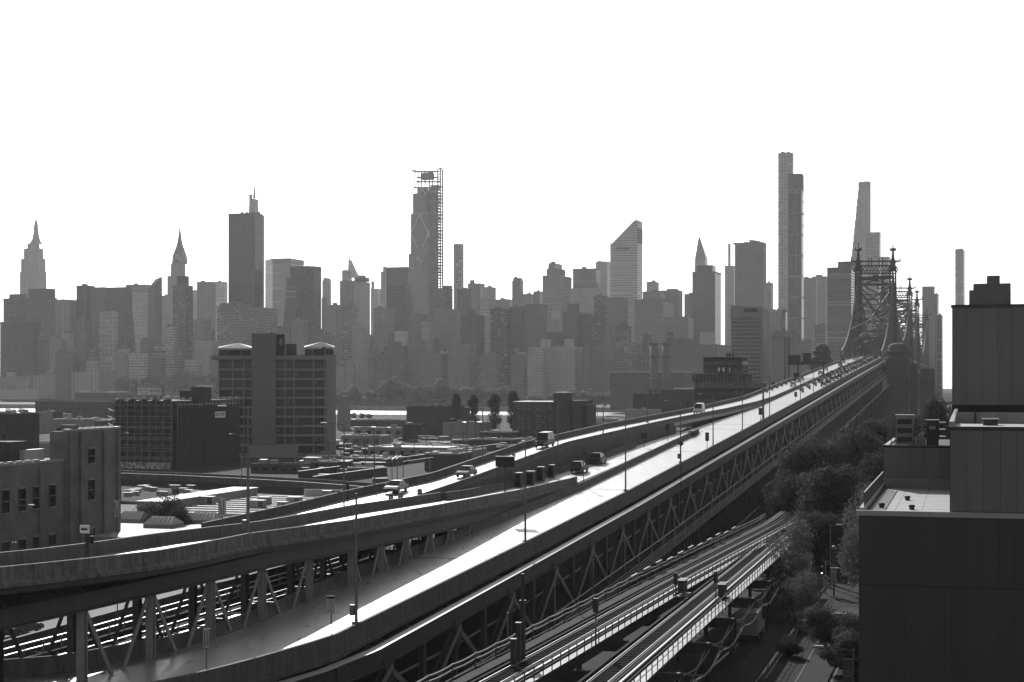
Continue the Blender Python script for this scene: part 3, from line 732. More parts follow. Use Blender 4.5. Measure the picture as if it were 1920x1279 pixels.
def asphalt(name, v, rough, spec):
    m, nt, b = nodes_of(name)
    g = nt.nodes.new('ShaderNodeNewGeometry')
    mp = nt.nodes.new('ShaderNodeMapping'); mp.inputs['Rotation'].default_value = (0, 0, math.atan(SB)); mp.inputs['Scale'].default_value = (0.8, 0.012, 1)
    nt.links.new(g.outputs['Position'], mp.inputs[0])
    n1 = nt.nodes.new('ShaderNodeTexNoise'); n1.inputs['Scale'].default_value = 1.0; n1.inputs['Detail'].default_value = 4      # worn wheel tracks
    nt.links.new(mp.outputs[0], n1.inputs['Vector'])
    n2 = nt.nodes.new('ShaderNodeTexNoise'); n2.inputs['Scale'].default_value = 1.4; n2.inputs['Detail'].default_value = 7; n2.inputs['Roughness'].default_value = .7
    nt.links.new(g.outputs['Position'], n2.inputs['Vector'])
    a = mth(nt, 'MULTIPLY_ADD', n1.outputs['Fac'], 1.1); a.node.inputs[2].default_value = 0.45
    c = mth(nt, 'MULTIPLY_ADD', n2.outputs['Fac'], 0.7); c.node.inputs[2].default_value = 0.65
    n6 = nt.nodes.new('ShaderNodeTexNoise'); n6.inputs['Scale'].default_value = 3.0; n6.inputs['Detail'].default_value = 3; mp2 = nt.nodes.new('ShaderNodeMapping'); mp2.inputs['Rotation'].default_value = (0, 0, math.atan(SB)); mp2.inputs['Scale'].default_value = (.6, .16, 1); nt.links.new(g.outputs['Position'], mp2.inputs[0]); nt.links.new(mp2.outputs[0], n6.inputs['Vector'])
    spk = mth(nt, 'SUBTRACT', n6.outputs['Fac'], .64); spk = mth(nt, 'MULTIPLY', spk, 14.0, True)      # oil spots and patches
    f = mth(nt, 'MULTIPLY', a, c); f2 = mth(nt, 'MULTIPLY', f, v); k1 = mth(nt, 'MULTIPLY_ADD', spk, -.6); k1.node.inputs[2].default_value = 1.0; f2 = mth(nt, 'MULTIPLY', f2, k1)
    cb = nt.nodes.new('ShaderNodeCombineColor')
    for i in range(3): nt.links.new(f2, cb.inputs[i])
    nt.links.new(cb.outputs[0], b.inputs['Base Color'])
    r = mth(nt, 'MULTIPLY_ADD', n1.outputs['Fac'], 0.55); r.node.inputs[2].default_value = rough - 0.30
    n2b = mth(nt, 'MULTIPLY_ADD', n2.outputs['Fac'], .5); n2b.node.inputs[2].default_value = -.25; r = mth(nt, 'ADD', r, n2b); r = mth(nt, 'MAXIMUM', r, .25); rk = mth(nt, 'MULTIPLY', spk, .3); r = mth(nt, 'ADD', r, rk, True)
    nt.links.new(r, b.inputs['Roughness']); b.inputs['Specular IOR Level'].default_value = spec
    MATS[name] = m
    return m
M_ASPH = asphalt('worn_roadway', 0.28, 0.46, 1.0)
M_CONC = mat('barrier_concrete', 0.10, 0.85, 0.35, 0.8, streak=0.35, fine=0.15)
M_CONC_D = mat('weathered_parapet', 0.15, 0.9, 0.75, 1.6, streak=0.55, fine=0.35)
M_STEEL = mat('painted_steel', 0.05, 0.62, 0.25, 0.5, streak=0.25)
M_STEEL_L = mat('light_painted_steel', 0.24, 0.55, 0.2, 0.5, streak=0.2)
M_DARK = mat('dark_steel', 0.035, 0.6, 0.3, 0.5)
M_COP = mat('metal_coping', .30, .4, .15, 1.0)
M_LINE = mat('lane_paint', 0.65, 0.5, 0.4, 2.0)
def road(d0, d1, st, L, R, z, name, parent, thick=0.5, m=None):
    ds = grid(d0, d1, st); mb = MB(); vs = []; n = len(ds)
    for d in ds:
        zz = z(d)
        vs += [(L(d), d, zz), (R(d), d, zz), (R(d), d, zz - thick), (L(d), d, zz - thick)]
    fs = []
    for i in range(n - 1):
        a, b = i * 4, i * 4 + 4
        fs += [(a, a + 1, b + 1, b), (a + 1, a + 2, b + 2, b + 1), (a + 2, a + 3, b + 3, b + 2), (a + 3, a, b, b + 3)]
    fs += [(0, 3, 2, 1), ((n - 1) * 4, (n - 1) * 4 + 1, (n - 1) * 4 + 2, (n - 1) * 4 + 3)]
    mb.add(vs, fs)
    return mb.build(name, m or M_ASPH, parent)
JER = [(-0.30, 0.0), (0.30, 0.0), (0.30, 0.10), (0.14, 0.38), (0.10, 0.98), (-0.10, 0.98), (-0.14, 0.38), (-0.30, 0.10)]
def barrier(X, z, d0, d1, seg, prof, parent, m=M_CONC, name='barrier_segment', sub=2, gap=0.03, jit=0.0, dz=0.0):
    ds = grid(d0, d1, seg)
    for i, (a, b) in enumerate(zip(ds, ds[1:])):
        j = rnd.uniform(-jit, jit)
        pts = [Vector((X(d) + j, d, z(d) + dz)) for d in grid(a, b - gap, (b - a) / sub)]
        MB().sweep(pts, prof).build(name, m, parent)
def up(d): return d
app = thing('approach_viaduct', 'long elevated bridge approach with sunlit roadway climbing to the right', 'viaduct', (AR(125), 125, GZ), None)
road(72, 1000, 6, lambda d: (AL(d) if d < 345 else BL(d)) if d > 96 else AL(96) + (d - 96) * .6, AR, zA, 'roadway', app)
# right parapet with slab edge: one piece per cast length
PAR = [(-0.22, -0.9), (0.28, -0.9), (0.28, -0.55), (0.20, -0.5), (0.20, 1.0), (-0.10, 1.0), (-0.14, 0.3), (-0.22, 0.0)]
barrier(AR, zA, 84, 360, 6.2, PAR, app, M_CONC, 'parapet_segment')
barrier(AR, zA, 360, 1000, 12.8, PAR, app, M_CONC, 'parapet_segment', 2)
barrier(AL, zA, 118, 345, 5.2, JER, app, M_CONC, 'barrier_segment', 2, .03, .02)
ap_ = [Vector((lerp([(0, -62), (1, -52), (2, -41.5), (3, -36), (4, -30.6), (5, -26.0)], i / 4), lerp([(0, 97.5), (1, 102), (2, 106), (3, 108.3), (4, 111.3), (5, 118)], i / 4), zA(112))) for i in range(21)]
for i in range(0, 20, 2): MB().sweep(ap_[i:i + 3], [(l_, h_ * 1.25) for l_, h_ in JER]).build('barrier_segment', M_CONC, app)
# lane lines
for off in ():
    for k in range(40):
        d = 150 + k * 12.2
        if d > 640: break
        MB().sweep([Vector((AR(d) - off, d, zA(d) + .004)), Vector((AR(d + 3) - off, d + 3, zA(d + 3) + .004))], [(-.07, 0), (.07, 0), (.07, .004), (-.07, .004)]).build('lane_mark', M_LINE, app)
# deck joints
for d in (168, 236, 300, 357, 372, 452, 560):
    L = AL(d) if d < 345 else BL(d)
    MB().beam((L + .4, d, zA(d) + .006), (AR(d) - .4, d - 2.0, zA(d - 2) + .006), .35, .012).build('deck_joint', M_DARK, app)
# ------- right truss under the parapet
TO = 1.75
def TR(d): return AR(d) + TO
def ch(d): return zA(d) - .85
MB().sweep([Vector((TR(d), d, ch(d))) for d in grid(100, 1000, 8)], [(-.34, -1.5), (.34, -1.5), (.34, -1.42), (.10, -1.38), (.10, -.1), (.36, -.06), (.36, 0), (-.36, 0), (-.36, -.06), (-.10, -.1), (-.10, -1.38), (-.34, -1.42)]).build('top_girder', M_STEEL, app)
# pale strip putting the sunlit look of the girder's top flange into colour
MB().sweep([Vector((TR(d), d, ch(d))) for d in grid(100, 1000, 8)], [(-.42, .004), (.42, .004), (.42, .06), (-.42, .06)]).build('flange_highlight', M_COP, app)
LOZ = 8.0
def zl(d): return max(zA(d) - LOZ, GZ + .25)
def lattice(mb, a, b, w, t, n, side):                 # laced bar: two flanges and zigzag lacing
    a = Vector(a); b = Vector(b); d = (b - a).normalized(); r = Vector((UB.x, UB.y, 0)); r = (r - d * r.dot(d)).normalized()
    for s in (-1, 1): mb.beam(a + r * s * w / 2, b + r * s * w / 2, t, t * 1.6, VB)
    for i in range(n):
        p = a + (b - a) * (i / n); q = a + (b - a) * ((i + 1) / n); s = 1 if i % 2 else -1
        mb.beam(p + r * s * w / 2, q - r * s * w / 2, .09, .16, VB)
        mb.beam(p - r * s * w / 2, q + r * s * w / 2, .09, .16, VB)
k = -4; PAN = 17.06
while True:
    d = 177.7 + k * PAN
    if d > 985: break
    zt, zb = ch(d) - 1.45, zl(d)
    det = d < 420
    if d > 115:
        MB().obox((TR(d), d, (zt + zb) / 2), UB, VB, ZUP, .75, .5, zt - zb).build('truss_post', M_STEEL, app)
        # gusset plate
        c = Vector((TR(d) + .3, d, zt - .55)); e = UB
        MB().add([c + e * x + ZUP * z + VB * y for y in (0, .05) for x, z in ((-1.15, .9), (1.15, .9), (.75, -1.6), (-.75, -1.6))], [(0, 1, 2, 3), (7, 6, 5, 4), (0, 4, 5, 1), (1, 5, 6, 2), (2, 6, 7, 3), (3, 7, 4, 0)]).build('gusset_plate', M_STEEL, app)
    dm = d + PAN / 2; zm = zl(dm)
    if zm < ch(dm) - 3 and dm > 112:
        ztm = ch(dm) - 1.45
        MB().obox((TR(dm), dm, (ztm + zm) / 2), UB, VB, ZUP, .8, .5, ztm - zm).build('truss_post', M_STEEL, app)
        if d > 108:
            a = Vector((TR(d) + .15, d, zt - .3)); b = Vector((TR(dm) + .15, dm - .4, zm + .3))
            MB().beam(a, b, .12, .62, UB).build('truss_diagonal', M_STEEL_L, app) if False else MB().obox((a + b) / 2, (b - a).normalized(), VB, (b - a).normalized().cross(VB), (b - a).length, .22, .5).build('truss_diagonal', M_STEEL_L, app)
        d2 = d + PAN
        a = Vector((TR(d2) + .15, d2, ch(d2) - 1.7)); b = Vector((TR(dm) + .15, dm + .4, zm + .3))
        mb = MB()
        if det: lattice(mb, a, b, .95, .12, 9, 1)
        else: mb.obox((a + b) / 2, (b - a).normalized(), VB, (b - a).normalized().cross(VB), (b - a).length, .2, .55)
        mb.build('truss_diagonal', M_STEEL, app)
        if det:
            a2 = a + VB * .45; b2 = b + VB * .45
            MB().obox((a2 + b2) / 2, (b - a).normalized(), VB, (b - a).normalized().cross(VB), (b - a).length, .1, .42).build('truss_diagonal', M_STEEL_L, app)
    k += 1
# lower deck, its ribbed outer girder and cable railing
LOFF = 3.3
ds = grid(128, 985, 8)
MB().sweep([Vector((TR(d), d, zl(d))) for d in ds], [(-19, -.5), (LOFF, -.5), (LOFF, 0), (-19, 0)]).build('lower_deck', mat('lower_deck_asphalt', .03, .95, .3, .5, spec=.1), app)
def zbot(d): return max(zA(d) - 13.0, GZ + .02)
mb = MB(); vs = []
for d in ds: vs += [(TR(d) + LOFF + .1, d, zl(d) + .1), (TR(d) + LOFF + .1, d, min(zbot(d), zl(d) - .3)), (TR(d) + LOFF - .1, d, min(zbot(d), zl(d) - .3)), (TR(d) + LOFF - .1, d, zl(d) + .1)]
fs = []
for i in range(len(ds) - 1):
    a, b = i * 4, i * 4 + 4
    fs += [(a, a + 1, b + 1, b), (a + 1, a + 2, b + 2, b + 1), (a + 2, a + 3, b + 3, b + 2), (a + 3, a, b, b + 3)]
mb.add(vs, fs).build('lower_girder', M_STEEL, app)
MB().sweep([Vector((TR(d) + LOFF, d, min(zbot(d), zl(d) - .3))) for d in ds], [(-.45, -.12), (.55, -.12), (.55, .12), (-.45, .12)]).build('bottom_flange', M_STEEL_L, app)
d = 150; rib_n = 0
while d < 800:
    zb_, zt_ = zbot(d), zl(d)
    if zt_ - zb_ > 1.0:
        MB().obox((TR(d) + LOFF + .3, d, (zb_ + zt_) / 2), UB, VB, ZUP, .14, .32, zt_ - zb_).build('girder_rib', M_DARK, app); rib_n += 1
    d += 2.85 if d < 420 else 5.7
for h in (.35, .7, 1.05, 1.4, 2.6):
    MB().tube([Vector((TR(d) + LOFF, d, zl(d) + h)) for d in grid(128, 985, 17)], .055 if h < 2 else .08, 5).build('railing_cable', M_STEEL_L, app)
for i, d in enumerate(grid(140, 640, 8.53)):
    MB().beam((TR(d) + LOFF, d, zl(d)), (TR(d) + LOFF, d, zl(d) + 2.7 + (i % 2) * 3.0), .12, .12).build('railing_post', M_STEEL_L, app)
# bents down to the ground
for d in list(range(236, 880, 34)):
    zt = zbot(d)
    if zt - GZ < 2: continue
    for off in (1.5, -17.5):
        x = TR(d) + off
        MB().obox((x, d, (zt + GZ) / 2), UB, VB, ZUP, 1.7, 1.2, zt - GZ).build('bent_column', M_STEEL, app)
    mb = MB(); a = Vector((TR(d) + 1.5, d, 0)); b = Vector((TR(d) - 17.5, d, 0))
    mb.beam(a + ZUP * (zt - .6), b + ZUP * (zt - .6), .8, 1.2).beam(a + ZUP * (zt - 1), b + ZUP * (GZ + 1), .35, .4).beam(b + ZUP * (zt - 1), a + ZUP * (GZ + 1), .35, .4)
    mb.build('bent_brace', M_STEEL, app)
# underside box that closes the view between the decks (left truss plane posts)
for d in grid(128, 900, 17.06):
    MB().obox((TR(d) - 18.5, d, (ch(d) + zl(d)) / 2), UB, VB, ZUP, .7, .5, ch(d) - zl(d)).build('inner_post', M_STEEL, app)
for d in grid(128, 880, 17.06):
    a = Vector((TR(d) - 18.5, d, ch(d) - .5)); b = Vector((TR(d + 17) - 18.5, d + 17, zl(d + 17) + .3)); MB().beam(a, b, .3, .5).build('inner_diagonal', M_STEEL, app)
    a = Vector((TR(d) - .2, d, zl(d) + 3.4)); b = Vector((TR(d + 17) - .2, d + 17, zl(d + 17) + 3.4)); MB().beam(a, b, .12, .2).build('mid_rail', M_STEEL_L, app)
for d in grid(118, 900, 8.53):
    MB().beam((TR(d), d, ch(d) - .75), (TR(d) - 18.5, d + 5, ch(d) - .75), .3, 1.1).build('floor_beam', M_STEEL, app)

# ------- left carriageway
cwy = thing('left_carriageway', 'left carriageway of the approach with white van, between concrete walls', 'viaduct', (CR(300), 300, GZ))
road(170, 1000, 8, CL, CR, zC, 'roadway', cwy, .8)
OUT = [(-.20, -.9), (.18, -.9), (.22, 0), (.14, .3), (.10, 1.0), (-.20, 1.0)]
barrier(CL, zC, 172, 400, 6.0, OUT, cwy, M_CONC, 'barrier_segment')
barrier(CL, zC, 400, 1000, 15, OUT, cwy, M_CONC, 'barrier_segment')
barrier(CR, zC, 176, 440, 6.0, JER, cwy, M_CONC, 'barrier_segment', 2, .03, .02)
barrier(CR, zC, 440, 1000, 15, JER, cwy, M_CONC, 'barrier_segment')
mb = MB(); ds = grid(172, 345, 5); vs = []                     # retaining wall between carriageway and ramp
for d in ds: vs += [(CR(d) + .3, d, zC(d) + .02), (CR(d) + .3, d, min(zB(d), zA(d)) - 1.2), (CR(d) - .1, d, min(zB(d), zA(d)) - 1.2), (CR(d) - .1, d, zC(d) + .02)]
fs = []
for i in range(len(ds) - 1):
    a, b = i * 4, i * 4 + 4
    fs += [(a, b, b + 1, a + 1), (a + 1, b + 1, b + 2, a + 2), (a + 2, b + 2, b + 3, a + 3), (a + 3, b + 3, b, a)]
mb.add(vs, fs).build('retaining_wall', M_CONC, cwy)
for d in grid(185, 900, 24):
    MB().obox((CL(d) + 1.2, d, (zC(d) - .8 + GZ) / 2), UB, VB, ZUP, 1.0, 1.0, zC(d) - .8 - GZ).build('pier', M_CONC, cwy)

# ------- ramp B with steel truss below
rmp = thing('steel_ramp', 'weathered single lane ramp on steel posts at left', 'viaduct', (BR(134), 134, GZ))
road(80, 352, 5, BL, BR, zB, 'roadway', rmp)
PB = [(-.25, -.35), (.45, -.35), (.45, -.1), (.18, 0), (.16, .95), (-.12, .95), (-.22, 0.1)]
barrier(BR, zB, 82, 236, 3.4, PB, rmp, M_CONC_D, 'parapet_panel', 2, .04, .015)
barrier(BL, zB, 82, 200, 4.0, OUT, rmp, M_CONC, 'barrier_segment', 2, .03, .02)
barrier(lambda d: BL(d) + .6, zB, 200, 300, 5.5, JER, rmp, M_CONC, 'barrier_segment', 2, .04, .04)
# fascia girders: upper ledge and deep steel girder
MB().sweep([Vector((BR(d) + .25, d, zB(d) - .35)) for d in grid(82, 236, 5)], [(-.5, -.4), (.05, -.4), (.05, -.05), (-.5, -.05)]).build('ledge_girder', M_STEEL, rmp)
def TB(d): return lerp([(92, -36.1), (103.5, -32.2), (134, -21.4), (175, -7.9), (209, 1.2), (232.6, 8.0)], d)
def TBs(d): return lerp([(80, -38.05), (130, -20.8), (175, -7.9), (209, 1.2), (232.6, 8.0)], d)
def zG(d): return min(zB(d) - .78, 16.0)
MB().sweep([Vector((TBs(d) + .15, d, zG(d))) for d in grid(84, 215, 5)], [(-.35, -1.2), (.35, -1.2), (.35, -1.12), (.08, -1.08), (.08, -.08), (.35, -.04), (.35, .02), (-.35, .02), (-.35, -1.12)]).build('main_girder', M_STEEL, rmp)
MB().sweep([Vector((TBs(d) - 5.4, d, zG(d))) for d in grid(84, 215, 5)], [(-.3, -1.2), (.3, -1.2), (.3, .02), (-.3, .02)]).build('rear_girder', M_STEEL, rmp)
for i, d in enumerate(grid(92, 215, 8.0)):
    MB().beam((TBs(d), d, zG(d) - .7), (TBs(d) - 5.4, d + 1.5, zG(d) - .7), .3, .8).build('cross_beam', M_STEEL, rmp)
    if i < 15: MB().beam((TBs(d), d, zG(d) - .2), (TBs(d + 8) - 5.4, d + 8, zG(d + 8) - .2), .16, .16).build('lateral_brace', M_STEEL, rmp)
cold = [107.8, 115.8, 123.8, 131.8, 141.1, 150.5, 157.9, 164.7, 171.9, 178.7, 187, 195, 203]
zlow = 6.2
for i, d in enumerate(cold):
    for j, off in enumerate((0.15, -5.4)):
        zt = zG(d) - 1.17; x = TBs(d) + off
        mb = MB()
        for s in (-1, 1): mb.obox((x, d, (zt + GZ) / 2) + UB * 0 if False else Vector((x, d, (zt + GZ) / 2)) + UB * s * .27, UB, VB, ZUP, .09, .5, zt - GZ)
        mb.obox((x, d, (zt + GZ) / 2), UB, VB, ZUP, .5, .1, zt - GZ)
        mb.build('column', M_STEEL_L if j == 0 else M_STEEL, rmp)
    if i + 1 < len(cold) and i not in (4,):
        d2 = cold[i + 1]; dm = (d + d2) / 2
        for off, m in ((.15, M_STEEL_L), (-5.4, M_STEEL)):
            zt = zG(d) - 1.27; zb_ = 9.0
            lo = Vector((TBs(dm) + off, dm, zb_))
            for dd in (d + .4, d2 - .4):
                hi = Vector((TBs(dd) + off, dd, zt))
                MB().beam(hi, lo, .3, .12, VB).build('vee_brace', m, rmp)
            MB().obox(lo, UB, VB, ZUP, 1.0, .2, .9).build('gusset_plate', M_STEEL, rmp)
# lower framing seen between the columns, one stringer and the rails coloured pale to look sunlit
low = thing('lower_deck_framing', 'open steel floor framing under the ramp, some edges coloured pale as if in sun', 'steel frame', (TBs(140) - 3, 140, GZ))
for off in (-1.0, -7.4, -9.8, -12.2, -15.4):
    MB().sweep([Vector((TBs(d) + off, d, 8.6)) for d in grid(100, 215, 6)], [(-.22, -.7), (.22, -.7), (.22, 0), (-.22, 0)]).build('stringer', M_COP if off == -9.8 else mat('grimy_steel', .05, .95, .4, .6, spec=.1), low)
M_MATTE = mat('grimy_steel', .05, .95, .4, .6, spec=.1)
for d in grid(102, 212, 8.0):
    MB().beam((TBs(d) - .6, d, 8.2), (TBs(d) - 15.6, d + 4.4, 8.2), .25, .5).build('floor_beam', M_MATTE, low)
for i, d in enumerate(grid(104, 208, 8.0)):
    a = Vector((TBs(d) - 7.4, d, 8.62)); b = Vector((TBs(d + 4) - 12.2, d + 4, 8.62)); c = Vector((TBs(d + 8) - 7.4, d + 8, 8.62))
    MB().beam(a, b, .3, .1).beam(b, c, .3, .1).build('lateral_brace', M_MATTE, low)
for off in (-9.8, -15.6):
    for h in (.5, 1.0): MB().tube([Vector((TBs(d) + off, d, 8.6 + h)) for d in grid(100, 215, 12)], .07, 5).build('rail', M_COP, low)
    for d in grid(100, 215, 2.4): MB().beam((TBs(d) + off, d, 8.6), (TBs(d) + off, d, 9.6), .09, .09).build('rail_post', M_COP, low)
for d in grid(104, 212, 12):
    for off in (-1.0, -15.4): MB().obox((TBs(d) + off, d, (GZ + 8) / 2), UB, VB, ZUP, .5, .5, 8 - GZ).build('column', M_STEEL, low)
# lower road beyond, z 8.5
lrd = thing('lower_ramp_road', 'lower ramp road with dark wall seen under the steel ramp', 'viaduct', (lin(150) - 33, 150, GZ))
LR = lambda d: lin(d) - 29.5; LL = lambda d: lin(d) - 37
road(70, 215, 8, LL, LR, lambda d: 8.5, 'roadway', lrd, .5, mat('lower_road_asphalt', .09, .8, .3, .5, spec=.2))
barrier(LR, lambda d: 8.5, 72, 214, 6, [(-.2, -5.4), (.2, -5.4), (.2, .9), (-.2, .9)], lrd, M_CONC, 'wall_segment')
barrier(LL, lambda d: 8.5, 72, 214, 6, [(-.2, -5.4), (.2, -5.4), (.2, .9), (-.2, .9)], lrd, M_CONC, 'wall_segment')
def surf(X, D):
    if D < 1000 and AL(D) - .6 <= X <= AR(D) + .6: return zA(D)
    if D < 350 and BL(D) - .6 <= X <= BR(D) + .6: return zB(D)
    if 165 < D < 1000 and CL(D) - .6 <= X <= CR(D) + .6: return zC(D)
    return GZ
# ------- far cross ramp, runs left to right behind the warehouses
crs = thing('cross_ramp', 'curved concrete ramp running left to right behind white roofs', 'viaduct', (-60, 345, GZ))
cp = [gp(x, y, 9.4) for x, y in ((120, 881), (220, 887), (330, 891), (450, 897), (560, 903), (640, 909), (720, 916), (760, 921))]
MB().sweep(list(cp), [(-8, -1.3), (.3, -1.3), (.3, 0), (.0, 0), (0, -1.0), (-7.7, -1.0), (-7.7, 0), (-8, 0)]).build('deck', M_CONC, crs)
MB().sweep([p - ZUP * 1.3 for p in cp], [(-7, -1.6), (-.2, -1.6), (-.2, 0), (-7, 0)]).build('girder', M_STEEL, crs)
MB().sweep([p + ZUP * .004 for p in cp], [(-.02, 0), (.32, 0), (.32, .05), (-.02, .05)]).build('coping', mat('pale_coping', .5, .7), crs)
for p in cp[::1]: MB().obox((p.x - .8, p.y + 3.5, (GZ + p.z - 2.9) / 2), UB, VB, ZUP, 1.2, 1.2, p.z - 2.9 - GZ).build('pier', M_CONC, crs)
# ------------------------------------------------------------------ cantilever bridge
brg = thing('cantilever_bridge', 'long steel cantilever bridge with spired towers at right', 'bridge', (lin(1030), 1030, 0))
M_BR = mat('bridge_steel', 0.09, 0.6, 0.2, 0.2); M_BRD = mat('bridge_steel_dark', 0.035, 0.6, 0.2, 0.2); M_STONE = mat('pier_stone', 0.075, 0.9, 0.35, 0.35, streak=0.3)
WB = 21.8
TOW = [1030, 1330, 1522, 1882]
KEY = [(890, 45.5), (1030, 99), (1180, 58), (1330, 99), (1426, 66), (1522, 99), (1702, 58), (1882, 99), (2025, 49)]
def ztop(D):
    for (a, za), (b, zb) in zip(KEY, KEY[1:]):
        if a <= D <= b:
            lo, hi, t = (za, zb, (D - a) / (b - a)) if za < zb else (zb, za, (b - D) / (b - a))
            return lo + (hi - lo) * (0.30 * t + 0.70 * t ** 2.2)
    return 49
def zbo(D): return zA(D) - 9.0
def bp(D, side, z): return Vector((lin(D) - side * WB, D, z))
nodes_d = []
for (a, _), (b, _) in zip(KEY, KEY[1:]):
    n = max(6, int(round((b - a) / 15))); nodes_d += [a + (b - a) * i / n for i in range(n)]
nodes_d.append(2025)
for side in (0, 1):
    MB().sweep([bp(d, side, ztop(d)) for d in nodes_d], [(-.35, -.6), (.35, -.6), (.35, .6), (-.35, .6)]).build('top_chord', M_BR, brg)
    MB().sweep([bp(d, side, zbo(d)) for d in nodes_d], [(-.6, -.9), (.6, -.9), (.6, .9), (-.6, .9)]).build('bottom_chord', M_BR, brg)
    MB().sweep([bp(d, side, zA(d) - .6) for d in nodes_d], [(-.5, -.6), (.5, -.6), (.5, .6), (-.5, .6)]).build('deck_chord', M_BR, brg)
    for i, (a, b) in enumerate(zip(nodes_d, nodes_d[1:])):
        ha, hb_ = ztop(a), ztop(b)
        MB().beam(bp(a, side, zbo(a)), bp(a, side, ha), .8, .8).build('hanger', M_BR, brg)
        za_, zb_ = zA(a) - .6, zA(b) - .6
        mb = MB()
        if max(ha, hb_) - za_ > 6:
            if (hb_ > ha): mb.beam(bp(a, side, za_), bp(b, side, hb_), .7, .7)
            else: mb.beam(bp(a, side, ha), bp(b, side, zb_), .7, .7)
            if max(ha, hb_) > 72:
                mb.beam(bp(a, side, (za_ + ha) / 2), bp(b, side, (zb_ + hb_) / 2), .5, .5)
        mb.beam(bp(a, side, zbo(a)), bp(b, side, zb_), .6, .6)
        mb.build('web_diagonal', M_BR, brg)
        # laced plates of the inclined posts next to the towers read as dark lattice
for i, (a, b) in enumerate(zip(nodes_d, nodes_d[1:])):      # top lateral X bracing and sway portals
    if min(ztop(a), ztop(b)) - zA(a) < 9: continue
    MB().beam(bp(a, 0, ztop(a)), bp(a, 1, ztop(a)), .5, .7).build('sway_strut', M_BR, brg)
    mb = MB(); zc_ = (ztop(a) + zA(a) + 9) / 2
    mb.beam(bp(a, 0, ztop(a)), bp(a, 1, zA(a) + 9), .25, .3).beam(bp(a, 1, ztop(a)), bp(a, 0, zA(a) + 9), .25, .3).beam(bp(a, 0, zA(a) + 8), bp(a, 1, zA(a) + 8), .5, .8)
    mb.build('sway_frame', M_BR, brg)
    if i % 2 == 0 and i + 2 < len(nodes_d):
        c = nodes_d[i + 2]
        MB().beam(bp(a, 0, ztop(a)), bp(c, 1, ztop(c)), .5, .9).beam(bp(a, 1, ztop(a)), bp(c, 0, ztop(c)), .5, .9).build('lateral_brace', M_BR, brg)
# decks
road(1000, 2080, 12, lambda d: lin(d) - 20.4, lambda d: lin(d) - 1.4, zA, 'roadway', brg)
MB().sweep([bp(d, 0, zA(d) - 8.2) for d in grid(900, 2080, 20)], [(-24, -1.2), (3.2, -1.2), (3.2, 0), (-24, 0)]).build('lower_deck', M_BR, brg)
for d in grid(900, 1500, 15): MB().beam(bp(d, 0, zA(d) - 8.6) + VB * 3, bp(d, 0, zA(d) - 3) + VB * 3, .3, .3).build('lower_rail_post', M_BR, brg)
